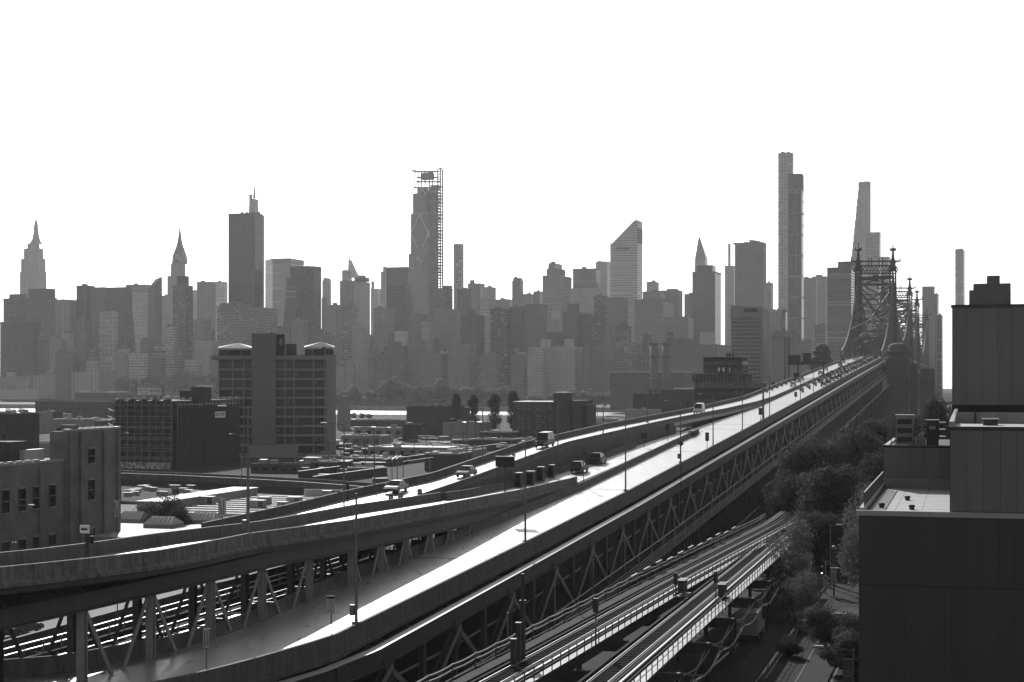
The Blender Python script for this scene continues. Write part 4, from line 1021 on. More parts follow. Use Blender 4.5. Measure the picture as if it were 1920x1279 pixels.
# towers
def finial(p, parent):
    n = 8
    KR, KZ = .74, .62
    MB().lathe(p, [(r_ * KR, z_ * KZ) for r_, z_ in [(1.9, 0), (2.0, 1.2), (1.5, 1.4), (1.25, 4.6), (1.05, 7.2), (1.4, 7.4), (1.4, 7.9), (.9, 8.1), (.85, 9.4), (3.0, 10.3), (3.3, 10.9), (2.2, 11.2), (1.5, 12.2), (.7, 13.0), (.35, 13.6), (.75, 14.1), (.3, 14.6), (.55, 15.3), (.15, 15.9), (.5, 16.6), (.3, 18.4)]], n).build('finial', M_BRD, parent)
    mb = MB()
    for k in range(4):
        a = math.pi / 4 + k * math.pi / 2; e = Vector((math.cos(a), math.sin(a), 0))
        mb.beam(p + e * 2.0 + ZUP * 6.5, p + e * 2.4 + ZUP * 8.3, .4, .4)
    mb.build('corner_spike', M_BRD, parent)
def tower(D, first):
    root = MB().obox(bp(D, .5, 40.0), VB, UB, ZUP, WB, 1.2, 1.2).build('tower', M_BR, brg)
    for side in (0, 1):
        zb_, zt = 37.0, 101.0
        mb = MB(); w0, w1 = 2.2, 1.6
        for su in (-1, 1):
            for sv in (-1, 1):
                a = bp(D, side, zb_) + UB * su * 3.4 + VB * sv * w0; b = bp(D, side, zt) + UB * su * 1.6 + VB * sv * w1
                mb.beam(a, b, .75, .75)
        n = 20
        for i in range(n):
            t0, t1 = i / n, (i + 1) / n
            for su in (-1, 1):
                def P(t, sv): return bp(D, side, zb_ + (zt - zb_) * t) + UB * su * (3.4 - 1.8 * t) + VB * sv * (w0 + (w1 - w0) * t)
                s = 1 if i % 2 else -1
                mb.beam(P(t0, s), P(t1, -s), .3, .3); mb.beam(P(t0, -s), P(t1, s), .3, .3)
            for sv in (-1, 1):
                def Q(t, su): return bp(D, side, zb_ + (zt - zb_) * t) + UB * su * (3.4 - 1.8 * t) + VB * sv * (w0 + (w1 - w0) * t)
                s = 1 if i % 2 else -1
                mb.beam(Q(t0, s), Q(t1, -s), .35, .35)
        mb.build('tower_leg', M_BRD, root)
        c = bp(D, side, 100)
        # ring portal under the cap
        pts = [c + VB * 2.8 * math.cos(a) + ZUP * (-.4 + 2.6 * math.sin(a)) for a in [2 * math.pi * q / 14 for q in range(15)]]
        MB().tube(pts, .35, 5).build('ring', M_BRD, root)
        MB().obox(c + ZUP * 4.6, VB, UB, ZUP, 4.6, 4.2, 1.2).obox(c + ZUP * 1.4, VB, UB, ZUP, 3.2, 3.0, 5.4).build('tower_cap', M_BRD, root)
        finial(c + ZUP * 5.2, root)
        # stone pier below the leg
        q = [bp(D, side, 0) + VB * sx * 4.6 + UB * sy * 8 for sx, sy in ((-1, -1), (1, -1), (1, 1), (-1, 1))]
        q2 = [bp(D, side, 0) + VB * sx * 3.8 + UB * sy * 7 for sx, sy in ((-1, -1), (1, -1), (1, 1), (-1, 1))]
        MB().taper(q, -1.0, q2, 33.5).build('stone_pier', M_STONE, root)
        q3 = [bp(D, side, 0) + VB * sx * 4.7 + UB * sy * 8 for sx, sy in ((-1, -1), (1, -1), (1, 1), (-1, 1))]
        MB().prism(q3, 33.5, 35.4).build('pier_cap', M_STONE, root)
    a, b = bp(D, 1, 0), bp(D, 0, 0)
    MB().beam(a + ZUP * 104.8 - VB * 4.5, b + ZUP * 104.8 + VB * 4.5, 1.0, 1.0).build('top_beam', M_BRD, root)
    for s in (-1, 1):
        e = (a if s < 0 else b) + VB * s * 4.4; MB().lathe(e + ZUP * 105.0, [(.35, 0), (.5, .6), (.15, 1.2), (.35, 1.8), (.05, 2.8)], 6).build('beam_knob', M_BRD, root)
    for t in (.3, .38, .62, .7): MB().beam(a + (b - a) * t + ZUP * 101, a + (b - a) * t + ZUP * 107.4, .5, .5).build('beam_bracket', M_BRD, root)
    for z in (102.0, 97.2): MB().beam(a + ZUP * z, b + ZUP * z, .9, .9).build('portal_beam', M_BRD, root)
    MB().beam(a + ZUP * 93.6, b + ZUP * 95.0, 1.2, 2.2).build('portal_beam', M_BRD, root)
    n = 10; mb = MB()
    for i in range(n):
        p = a + (b - a) * (i / n); q = a + (b - a) * ((i + 1) / n)
        mb.beam(p + ZUP * 97.4, q + ZUP * 101.8, .4, .4).beam(q + ZUP * 97.4, p + ZUP * 101.8, .4, .4)
    mb.build('portal_lattice', M_BRD, root)
    MB().obox((a + b) / 2 + ZUP * 94.2, VB, UB, ZUP, 3.4, 1.2, 4.4).build('portal_plaque', M_BRD, root)
    pts = [a + (b - a) * t + ZUP * (86 + 6.6 * math.sin(math.pi * t) ** .6) for t in [i / 14 for i in range(15)]]
    mb = MB().sweep(pts, [(-.3, -.5), (.3, -.5), (.3, .5), (-.3, .5)])
    for i in range(1, 14): mb.beam(pts[i], Vector((pts[i].x, pts[i].y, 92.8)), .3, .3)
    mb.build('portal_arch', M_BRD, root)
    for z0, z1 in ((57, 88),):
        MB().beam(a + ZUP * z0, b + ZUP * z1, 1.0, 1.0).beam(a + ZUP * z1, b + ZUP * z0, 1.0, 1.0).build('cross_brace', M_BRD, root)
    MB().beam(a + ZUP * 56.4, b + ZUP * 56.4, 1.0, 1.4).build('deck_portal', M_BR, root)
    pts = [a + (b - a) * t + ZUP * (49 + 6.0 * math.sin(math.pi * t) ** .6) for t in [i / 12 for i in range(13)]]
    MB().sweep(pts, [(-.3, -.4), (.3, -.4), (.3, .4), (-.3, .4)]).build('deck_arch', M_BR, root)
for D in TOW: tower(D, D == 1030)
# anchor pier of stone with round domed turret
anc = thing('anchor_pier', 'stone anchor pier with domed turret beside the roadway', 'stone pier', (xd(1684, 880), 880, GZ))
c = Vector((xd(1684, 880), 880, 0)); dz = lambda y: zy(y, 880)
q = [c + VB * sx * 6.0 + UB * sy * 8 for sx, sy in ((-1, -1), (1, -1), (1, 1), (-1, 1))]
MB().prism(q, GZ, dz(674)).build('shaft', M_STONE, anc)
for sx in (-1, 1): MB().obox(c + VB * sx * 5.2 - UB * 8.1 + ZUP * ((GZ + dz(676)) / 2), VB, UB, ZUP, 1.8, .8, dz(676) - GZ).build('buttress', M_STONE, anc)
MB().lathe(c - UB * 2, [(5.6, dz(676)), (6.3, dz(674)), (6.3, dz(671)), (5.6, dz(670)), (5.8, dz(665)), (6.6, dz(661)), (6.6, dz(658)), (5.6, dz(657)), (5.4, dz(652)), (4.8, dz(648)), (3.6, dz(645)), (1.8, dz(643.3)), (.2, dz(643))], 20).build('turret', M_STONE, anc)
q = [c + VB * sx * 4 + UB * sy * 4 + VB * 14 + UB * 60 for sx, sy in ((-1, -1), (1, -1), (1, 1), (-1, 1))]
MB().prism(q, GZ, dz(690)).build('rear_pier', M_STONE, anc)
MB().obox(c + VB * 2 + UB * 14 + ZUP * ((GZ + dz(684)) / 2), VB, UB, ZUP, 16, 16, dz(684) - GZ).build('pier_wall', M_STONE, anc)
MB().obox(c - VB * 22 + UB * 8 + ZUP * ((GZ + 32) / 2), VB, UB, ZUP, 34, 10, 32 - GZ).build('pier_wall', M_STONE, anc)
# ------------------------------------------------------------------ elevated railway
ZT = 9.0
el = thing('elevated_railway', 'elevated railway with two tracks and railed walkways at bottom centre', 'railway', (8, 130, GZ))
def t2(d): return 5.9 + SB * (d - 113.9) if d < 210 else 5.9 + SB * (d - 113.9) + .0009 * (d - 210) ** 2
def t1(d): return lerp([(80, -12.6), (125.9, 2.35), (169.2, 16.1), (215, 31.2), (240, 39.5), (400, 84)], d)
M_RAIL = flat('worn_rail', .3, .3, metal=.9); M_TIE = mat('timber_tie', .03, .95, .5, 1.5, spec=.1); M_WALK = mat('walkway_board', .16, .6, .35, 1.2); M_ELS = mat('el_steel', .05, .6, .3, .6)
DS = grid(86, 330, 6)
def trackset(T, nm, x_out):
    for s in (-1, 1):
        MB().sweep([Vector((T(d) + s * .745, d, ZT)) for d in DS], [(-.075, -.16), (.075, -.16), (.02, -.12), (.035, 0), (-.035, 0), (-.02, -.12)]).build('rail', M_RAIL, el)
        MB().sweep([Vector((T(d) + s * 1.25, d, ZT)) for d in DS], [(-.11, -.16), (.11, -.16), (.11, .02), (-.11, .02)]).build('guard_timber', M_TIE, el)
    MB().sweep([Vector((T(d) + 1.75, d, ZT)) for d in DS], [(-.09, -.02), (.09, -.02), (.09, .14), (-.09, .14)]).build('contact_rail', M_RAIL, el)
    d = 100.0; i = 0; me = MB().obox((0, 0, 0), VB, UB, ZUP, 3.1, .24, .2).mesh('tie', M_TIE)
    while d < 200:
        piece('tie', me, el, (T(d), d, ZT - .27), rnd.uniform(-.02, .02)); d += .78; i += 1
    far = MB()
    while d < 330: far.obox((T(d), d, ZT - .27), VB, UB, ZUP, 3.1, .24, .2); d += .9
    tag(far.build('far_ties', M_TIE, el), kind='stuff')
    for s in (-1.2, 1.2):
        MB().sweep([Vector((T(d) + s, d, ZT - .4)) for d in DS], [(-.2, -1.5), (.2, -1.5), (.2, 0), (-.2, 0)]).build('track_girder', M_ELS, el)
trackset(t1, 'a', 1); trackset(t2, 'b', 1)
def walkway(X, d0, d1, w, bright, rail, name='walkway_board'):
    ds = grid(d0, d1, 2.1)
    for a, b in zip(ds, ds[1:]):
        MB().sweep([Vector((X(a), a, ZT - .2)), Vector((X(b - .06), b - .06, ZT - .2))], [(0, 0), (w, 0), (w, .08), (0, .08)]).build(name, bright, el)
    if rail:
        for h in (.55, 1.1): MB().tube([Vector((X(d) + w, d, ZT - .15 + h)) for d in grid(d0, d1, 8)], .035, 5).build('handrail', M_ELS, el)
        for d in ds: MB().beam((X(d) + w, d, ZT - .5), (X(d) + w, d, ZT + .97), .07, .07).build('rail_post', M_ELS, el)
walkway(lambda d: t1(d) + 2.15, 96, 212, .6, M_WALK, True)
M_WALK2 = mat('walkway_panel', .28, .5, .35, 1.2)
walkway(lambda d: t2(d) + 2.25, 92, 214, .95, M_WALK2, True)
# trough wall and cable railing left of the first track
MB().sweep([Vector((t1(d) - 1.7, d, ZT - .1)) for d in grid(96, 300, 8)], [(-1.0, -.3), (0, -.3), (0, .12), (-1.0, .12)]).build('cable_trough', mat('trough', .04, .9, spec=.1), el)
CXL = lambda d: t1(d) - 3.5
pd = grid(98, 250, 4.6)
for d in pd: MB().beam((CXL(d), d, ZT - 1.8), (CXL(d), d, ZT + .85), .09, .09).build('cable_post', M_ELS, el)
for h, r in ((.75, .10), (.38, .10), (-.2, .03), (-.8, .03)):
    pts = []
    for a, b in zip(pd, pd[1:]):
        for s in range(4):
            t = s / 4; d = a + (b - a) * t; sag = (.08 if r > .05 else .02) * 4 * t * (1 - t)
            pts.append(Vector((CXL(d), d, ZT + h - sag)))
    MB().tube(pts, r, 6).build('cable', M_ELS if r > .05 else M_STEEL_L, el)
# bright cable covers
for k in range(11):
    d = 168 + k * 5.3; z = ZT + .8 + (k % 3) * .12
    MB().beam((CXL(d), d, z), (CXL(d + 2.6), d + 2.6, z + .05), .22, .14).build('cable_cover', M_WALK, el)
# bents
for d in grid(100, 320, 14.5):
    a = Vector((t1(d) - 2.2, d, ZT - 2.3)); b = Vector((t2(d) + 3.2, d - 1.5, ZT - 2.3))
    MB().beam(a, b, .5, .9).build('cross_girder', M_ELS, el)
    for p in (a, (a + b) / 2, b - VB * .5):
        mb = MB(); lo = Vector((p.x, p.y, GZ)); hi = Vector((p.x, p.y, ZT - 2.4))
        for su in (-.35, .35): mb.beam(lo + UB * su, hi + UB * su, .14, .3)
        for i in range(5):
            s = 1 if i % 2 else -1
            mb.beam(lo + (hi - lo) * (i / 5) + UB * .35 * s, lo + (hi - lo) * ((i + 1) / 5) - UB * .35 * s, .08, .12)
        mb.build('bent_column', M_STEEL, el)
    e = Vector((t2(d) + 3.0, d, 0)); e2 = Vector((t2(d + 14.5) + 3.0, d + 14.5, 0))
    MB().beam(e + ZUP * (GZ + 1), e2 + ZUP * (ZT - 2.2), .1, .2).beam(e + ZUP * (ZT - 2.2), e2 + ZUP * (GZ + 1), .1, .2).build('bent_brace', M_STEEL_L, el)
for off in (3.4, 4.2):
    pts = []
    for d in grid(100, 215, 1.2): pts.append(Vector((t2(d) + off, d, ZT - 2.2 - .6 * abs(math.sin((d - 100) / 14.5 * math.pi)) - (off - 3.4) * .6)))
    MB().tube(pts, .06, 5).build('hung_cable', M_STEEL_L, el)
# signals and equipment boxes beside the tracks
def signal(x, y0, y1, T, off, label):
    D = F * (HC - ZT) / (y0 - Y0); p = at(x, y0, D); h = (y0 - y1) / F * D
    s = thing('rail_signal', label, 'signal', p, 'signals along the tracks')
    MB().cyl(p - ZUP * .5, p + ZUP * h, .07, .06, 8).build('post', M_ELS, s)
    MB().obox(p + ZUP * (h - .55), VB, UB, ZUP, .38, .3, 1.1).build('signal_head', M_ELS, s)
    for k in range(3): MB().cyl(p + ZUP * (h - .25 - .3 * k) - UB * .15, p + ZUP * (h - .25 - .3 * k) - UB * .3, .11, .11, 8).build('visor', M_DARK, s)
    MB().obox(p + ZUP * (h * .5), VB, UB, ZUP, .25, .2, .3).build('number_plate', M_STEEL_L, s)
signal(1117, 1215, 1122, t1, 0, 'track signal with stacked lamps on the left walkway, nearest')
signal(1267, 1118, 1074, t1, 0, 'track signal on the left walkway beside roofed cabinets, farthest')
signal(1342, 1122, 1072, t2, 0, 'track signal on the right walkway beside pale lidded cabinets')
def cabinets(x, y, label, n=2):
    p = gp(x, y, ZT); s = thing('equipment_cabinet', label, 'cabinet', p, 'trackside cabinets')
    for k in range(n):
        c = p + UB * (k * 1.3)
        MB().obox(c + ZUP * .6, VB, UB, ZUP, .6, .7, 1.2).build('box', M_ELS, s)
        MB().obox(c + ZUP * 1.25, VB, UB, ZUP, .85, .9, .08).build('lid', M_WALK, s)
    MB().obox(p + ZUP * -.2, VB, UB, ZUP, 1.4, 3.2, .16).build('platform', M_ELS, s)
cabinets(1278, 1112, 'pair of dark trackside cabinets with pale lids between the two tracks')
cabinets(1353, 1120, 'pair of dark trackside cabinets with pale lids on right walkway')
p = gp(980, 1235, ZT); s = thing('tall_signal_case', 'tall dark signal cases standing left of the first track', 'signal', p, None)
for k, (o, h) in enumerate(((0, 4.3), (-1.2, 2.8), (-2.6, 1.8))):
    q = p + UB * o
    MB().obox(q + ZUP * h / 2, VB, UB, ZUP, .36, .4, h).build('case', M_DARK, s)
    MB().obox(q + ZUP * (h + .06), VB, UB, ZUP, .45, .5, .1).build('cap', M_ELS, s)
MB().cyl(p + ZUP * 4.3, p + ZUP * 6.4, .14, .14, 8).build('mast_head', M_DARK, s)
# ------------------------------------------------------------------ panel clad building at right
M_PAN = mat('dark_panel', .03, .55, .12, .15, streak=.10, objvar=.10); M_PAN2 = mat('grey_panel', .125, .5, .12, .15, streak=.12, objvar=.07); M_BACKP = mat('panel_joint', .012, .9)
M_TERR = mat('terrace_floor', .42, .75, .22, .8, fine=.1); M_COP = mat('metal_coping', .30, .4, .15, 1.0); M_RENDER = mat('render_wall', .22, .85, .2, .7, streak=.15)
pbd = thing('panel_building', 'dark panel clad building with stepped terraces filling the right edge', 'building', (23.3, 110, GZ))
Q0 = Vector((23.3, 110, 0))
def pq(v, u, z): return Q0 + VB * v + UB * u + ZUP * z
def vol(v0, v1, u0, u1, z0, z1, name, m):
    return MB().prism([pq(v0, u0, 0), pq(v1, u0, 0), pq(v1, u1, 0), pq(v0, u1, 0)], z0, z1).build(name, m, pbd)
def panels(v0, v1, u, z0, z1, w, rows, m, name='wall_panel', side=False):
    n = max(1, int(round((v1 - v0) / w))); pw = (v1 - v0) / n; h = (z1 - z0) / rows
    me = MB().obox((0, 0, 0), VB, UB, ZUP, pw - .016, .05, h - .02).mesh(name, m)
    for i in range(n):
        for j in range(rows):
            p = pq(v0 + (i + .5) * pw, u - .03, z0 + (j + .5) * h)
            piece(name, me, pbd, p)
zt1 = 21.3
vol(0, 26, 0.02, 45, GZ, 20.95, 'lower_block', M_BACKP)
panels(0, 13, 0, GZ, 20.9, 1.02, 1, M_PAN) if False else None
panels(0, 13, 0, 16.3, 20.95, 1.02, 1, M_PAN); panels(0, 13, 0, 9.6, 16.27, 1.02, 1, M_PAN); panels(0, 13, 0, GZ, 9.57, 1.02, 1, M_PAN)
MB().obox(pq(6.5, .08, 21.1), VB, UB, ZUP, 13.3, .5, .34).build('front_coping', M_COP, pbd)
vol(.45, 5.9, .4, 27.6, 20.96, 21.0, 'terrace_floor', M_TERR)
MB().obox(pq(.17, 14, 21.18), UB, VB, ZUP, 27, .34, .45).build('side_coping', M_COP, pbd)
for k in range(26):                                                  # railing along the left edge
    u = 1.0 + k * 1.03
    MB().beam(pq(.3, u, 21.3), pq(.3, u, 22.35), .05, .05).build('railing_post', M_STEEL, pbd)
for h in (.25, .45, .65, .85): MB().beam(pq(.3, 1, 21.3 + h), pq(.3, 26.8, 21.3 + h), .03, .03).build('railing_bar', M_STEEL, pbd)
MB().beam(pq(.3, 1, 22.4), pq(.3, 26.8, 22.4), .09, .06).build('railing_top', M_COP, pbd)
for k in range(70): MB().beam(pq(.3, 1 + k * .37, 21.4), pq(.3, 1.3 + k * .37, 22.3), .025, .025).build('railing_bar', M_STEEL, pbd)
for v, u in ((3.3, 5.0), (1.2, 6.2), (2.7, 14)): MB().lathe(pq(v, u, 21.0), [(.18, 0), (.18, .18), (.26, .2), (.2, .32), (.02, .36)], 8).build('roof_drain', M_DARK, pbd)
# paving joints of the terrace as raised seams
for u in grid(3, 26, 2.6): MB().beam(pq(.5, u, 21.003), pq(5.9, u, 21.003), .03, .006).build('paving_joint', M_STEEL, pbd)
for v in (2.2, 4.0): MB().beam(pq(v, .4, 21.003), pq(v, 27.5, 21.003), .03, .006).build('paving_joint', M_STEEL, pbd)
# back block behind the terrace
vol(.35, 6, 27.62, 46, 20.9, 24.45, 'back_block', M_BACKP)
MB().obox(pq(3.1, 27.55, 21.45), VB, UB, ZUP, 5.6, .16, .9).build('base_wall', M_RENDER, pbd)
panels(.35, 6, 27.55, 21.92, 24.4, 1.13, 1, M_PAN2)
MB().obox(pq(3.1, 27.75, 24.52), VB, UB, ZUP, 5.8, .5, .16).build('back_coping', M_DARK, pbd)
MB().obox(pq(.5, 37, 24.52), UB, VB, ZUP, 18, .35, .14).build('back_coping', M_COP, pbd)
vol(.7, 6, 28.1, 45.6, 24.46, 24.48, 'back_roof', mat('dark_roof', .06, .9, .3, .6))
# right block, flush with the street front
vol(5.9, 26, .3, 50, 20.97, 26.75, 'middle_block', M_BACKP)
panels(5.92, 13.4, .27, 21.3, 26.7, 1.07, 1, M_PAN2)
MB().obox(pq(10, .42, 26.8), VB, UB, ZUP, 8.4, .5, .26).build('middle_coping', M_DARK, pbd)
vol(6.2, 25, .8, 49, 26.76, 26.8, 'middle_roof', M_TERR)
MB().obox(pq(6.0, 26, 27.0), UB, VB, ZUP, 50, .3, .5).build('roof_wall', M_COP, pbd)
# upper block
vol(5.6, 12.6, 52.0, 70, 20, 37.05, 'upper_block', M_BACKP)
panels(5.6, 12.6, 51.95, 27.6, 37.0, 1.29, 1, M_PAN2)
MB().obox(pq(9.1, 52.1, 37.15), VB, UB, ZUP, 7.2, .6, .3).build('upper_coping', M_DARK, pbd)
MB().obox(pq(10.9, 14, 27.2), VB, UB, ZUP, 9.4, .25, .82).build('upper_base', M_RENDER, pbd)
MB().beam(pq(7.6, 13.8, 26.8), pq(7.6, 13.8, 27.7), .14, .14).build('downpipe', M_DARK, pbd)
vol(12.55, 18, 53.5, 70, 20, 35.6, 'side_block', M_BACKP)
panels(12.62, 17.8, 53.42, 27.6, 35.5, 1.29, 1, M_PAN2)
vol(7.2, 11.1, 54, 64, 37.2, 38.8, 'penthouse', M_PAN2); vol(7.6, 11.1, 54.4, 63, 38.8, 39.45, 'penthouse', M_PAN2)
vol(8.9, 10.1, 55, 60, 39.45, 40.25, 'penthouse', M_PAN2)
for v in (8.6, 11.6):                                                # roof hatches on the middle roof
    MB().obox(pq(v, 9, 27.0), VB, UB, ZUP, 1.0, 1.4, .4).build('roof_hatch', M_DARK, pbd); MB().obox(pq(v, 9, 27.25), VB, UB, ZUP, 1.15, 1.6, .08).build('hatch_lid', M_COP, pbd)
# air handling units on the back roof
u1 = thing('air_handler', 'tall pale louvred air handler on the panel building back roof', 'air unit', pq(1.9, 31, 24.48), 'roof units on the panel building')
MB().obox(pq(1.9, 31, 25.75), VB, UB, ZUP, 1.45, 1.5, 2.5).build('casing', mat('unit_casing', .22, .5, .1, 1), u1)
for z in (25.0, 25.75, 26.5): MB().obox(pq(1.9, 30.2, z), VB, UB, ZUP, 1.2, .16, .42).build('louvre', M_DARK, u1)
MB().obox(pq(1.9, 31, 27.04), VB, UB, ZUP, 1.55, 1.6, .08).build('lid', M_COP, u1)
for v in (-.2, .1): MB().beam(pq(1.9 - .9 + v, 30.6, 24.48), pq(1.9 - .9 + v, 30.6, 26.0), .06, .06).build('pipe', M_DARK, u1)
u2 = thing('air_handler', 'dark upright air handler right of the pale louvred one', 'air unit', pq(4.2, 30.2, 24.48), 'roof units on the panel building')
MB().obox(pq(4.2, 30.2, 25.55), VB, UB, ZUP, 1.0, 1.2, 2.1).build('casing', M_DARK, u2)
MB().obox(pq(4.2, 30.2, 26.64), VB, UB, ZUP, 1.1, 1.3, .08).build('lid', M_COP, u2)
MB().obox(pq(4.2, 29.57, 26.0), VB, UB, ZUP, .55, .05, .3).build('label_plate', M_STEEL_L, u2)
for z in (25.2, 25.8, 26.4): MB().obox(pq(5.0, 31.5, z), VB, UB, ZUP, .5, 1.6, .1).build('duct_fin', M_COP, u2)
u3 = thing('pipe_cluster', 'cluster of small pipes and boxes between the two air handlers', 'pipes', pq(3.1, 29.8, 24.48), 'roof units on the panel building')
for k in range(7):
    v = 2.75 + k * .13; u = 29 + rnd.uniform(0, 2); h = rnd.uniform(.3, 1.1)
    MB().obox(pq(v, u, 24.48 + h / 2), VB, UB, ZUP, .22, .25, h).build('valve_box', M_STEEL_L if k % 2 else M_DARK, u3)
MB().tube([pq(2.7, 29.4, 25.1), pq(3.6, 29.4, 25.1), pq(3.6, 29.4, 24.6)], .08).build('pipe', M_STEEL_L, u3)
# ------------------------------------------------------------------ street below
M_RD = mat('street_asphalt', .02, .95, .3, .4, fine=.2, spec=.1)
def gs(off0, off1, d0, d1, z, name, m):
    ds = grid(d0, d1, 10)
    return tag(MB().sweep([Vector((lin(d), d, z)) for d in ds], [(off0, -.3), (off1, -.3), (off1, 0), (off0, 0)]).build(name, m), kind='structure')
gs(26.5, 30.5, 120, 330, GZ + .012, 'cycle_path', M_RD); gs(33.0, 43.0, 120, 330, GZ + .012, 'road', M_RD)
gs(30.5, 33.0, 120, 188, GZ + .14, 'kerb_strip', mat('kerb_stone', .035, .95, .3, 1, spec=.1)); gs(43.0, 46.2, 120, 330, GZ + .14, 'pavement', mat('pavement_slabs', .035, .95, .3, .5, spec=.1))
tag(MB().poly([(36, 196, GZ + .02), (60, 190, GZ + .02), (66, 214, GZ + .02), (41, 219, GZ + .02)]).build('crossing_road', M_RD), kind='structure')
for off in (26.8, 30.2, 33.3, 37.6):
    o = MB().sweep([Vector((lin(d), d, GZ + .018)) for d in grid(122, 190, 10)], [(off - .07, 0), (off + .07, 0), (off + .07, .004), (off - .07, .004)]).build('lane_line', mat('faded_paint', .16, .9, .5, 2.0, spec=.1)); tag(o, kind='structure')
# ------------------------------------------------------------------ trees
def leafmat(name, v):
    m, nt, b = nodes_of(name)
    oi = nt.nodes.new('ShaderNodeNewGeometry'); n = nt.nodes.new('ShaderNodeTexNoise'); n.inputs['Scale'].default_value = .8; n.inputs['Detail'].default_value = 4
    nt.links.new(oi.outputs['Position'], n.inputs['Vector'])
    f = mth(nt, 'MULTIPLY_ADD', n.outputs['Fac'], v * 1.4); f.node.inputs[2].default_value = v * .3
    cb = nt.nodes.new('ShaderNodeCombineColor')
    for i in range(3): nt.links.new(f, cb.inputs[i])
    nt.links.new(cb.outputs[0], b.inputs['Base Color']); b.inputs['Roughness'].default_value = .8; b.inputs['Specular IOR Level'].default_value = .12
    tr = nt.nodes.new('ShaderNodeBsdfTranslucent'); nt.links.new(cb.outputs[0], tr.inputs['Color'])
    mx = nt.nodes.new('ShaderNodeMixShader'); mx.inputs[0].default_value = .42
    nt.links.new(b.outputs[0], mx.inputs[1]); nt.links.new(tr.outputs[0], mx.inputs[2]); nt.links.new(mx.outputs[0], nt.nodes['Material Output'].inputs['Surface'])
    return m
M_LEAF = leafmat('leaf_green', .14); M_LEAF_D = leafmat('leaf_dark', .065); M_LEAF_F = leafmat('leaf_far', .16); M_BARK = mat('bark', .06, .9, .4, 2)
def crown_mesh(seed, n, leaf, lobes, flatten=1.0, m=None, tall=1.0):
    """leaf faces scattered through lobes of a unit crown (radius 1, base at z=0, height 2*tall)"""
    r = random.Random(seed); mb = MB(); L = []
    for i in range(lobes):
        a = r.uniform(0, 2 * math.pi); z = r.uniform(.25, 1.75); w = math.sin(math.pi * min(1, max(.02, z / 2.05))) ** .7
        q = r.uniform(.25, .75) * w
        L.append((Vector((math.cos(a) * q, math.sin(a) * q, z * tall)), r.uniform(.28, .5)))
    for i in range(n):
        c, rad = L[r.randrange(len(L))]
        d = Vector((r.gauss(0, 1), r.gauss(0, 1), r.gauss(0, 1) * flatten)).normalized() * rad * r.uniform(.55, 1.08)
        p = c + d; nrm = (d.normalized() + Vector((r.uniform(-1, 1), r.uniform(-1, 1), r.uniform(-.6, 1))) * .8).normalized()
        e = nrm.orthogonal().normalized(); g = nrm.cross(e); s = leaf * r.uniform(.6, 1.3); t = r.uniform(0, 6.28)
        e, g = e * math.cos(t) + g * math.sin(t), g * math.cos(t) - e * math.sin(t)
        mb.add([p - e * s, p + g * s * .55, p + e * s, p - g * s * .55], [(0, 1, 2, 3)])
    return mb.mesh('crown', m)
def trunk_mesh(seed, th, R, tall):
    r = random.Random(seed); mb = MB(); mb.cyl((0, 0, 0), (0, 0, th), .16, .11, 8)
    for k in range(6):
        a = k * 1.05 + r.uniform(-.3, .3); q = Vector((math.cos(a) * .5, math.sin(a) * .5, th + r.uniform(.5, 1.1) * tall))
        mb.cyl((0, 0, th - .25), q, .07, .02, 6)
    mb.cyl((0, 0, th - .02), (0, 0, th + 1.2 * tall), .11, .03, 8)
    return mb.mesh('trunk', M_BARK)
CR_ = {'big': crown_mesh(1, 17000, .042, 30, 1, M_LEAF_D), 'big2': crown_mesh(2, 17000, .042, 28, 1, M_LEAF_D), 'airy': crown_mesh(3, 9000, .036, 44, 1, M_LEAF, 1.15), 'small': crown_mesh(4, 9000, .05, 20, 1, M_LEAF_D),
       'pop': crown_mesh(5, 5200, .10, 60, 1.2, M_LEAF_D, 2.6), 'far': crown_mesh(6, 900, .12, 14, 1, M_LEAF_F), 'far2': crown_mesh(7, 900, .12, 12, 1, M_LEAF_F, .8)}
TRK = {k: trunk_mesh(9, 1.0, 1, 1) for k in ('a',)}
def tree(label, x, y, D, wpx, top, kind, group, gz=GZ, name='tree', th=None, full=.82):
    """x, y unused row kept for reading; crown width in photo pixels, top row in the photograph"""
    R = wpx / 2 / F * D; p = Vector((xd(x, D), D, gz)); zt = zy(top, D)
    tall = {'pop': 2.6, 'airy': 1.15, 'far2': .8}.get(kind, 1.0)
    hgt = zt - gz; chh = min(hgt * full, R * 2 * tall * (1.15 if full < .9 else 3))
    t = thing(name, label, 'tree', p, group)
    sz = chh / (2.05 * tall)
    o = piece('crown', CR_[kind], t, None, mat4=Matrix.Translation(Vector((p.x, p.y, zt - chh))) @ Matrix.Rotation(rnd.uniform(0, 6), 4, 'Z') @ Matrix.Diagonal((R, R, sz, 1)))
    trh = hgt - chh + sz * .9
    piece('trunk', TRK['a'], t, None, mat4=Matrix.Translation(p) @ Matrix.Diagonal((max(R * .42, .3), max(R * .42, .3), trh / 1.6, 1)))
    return t
gn = 'street trees beside the tracks'
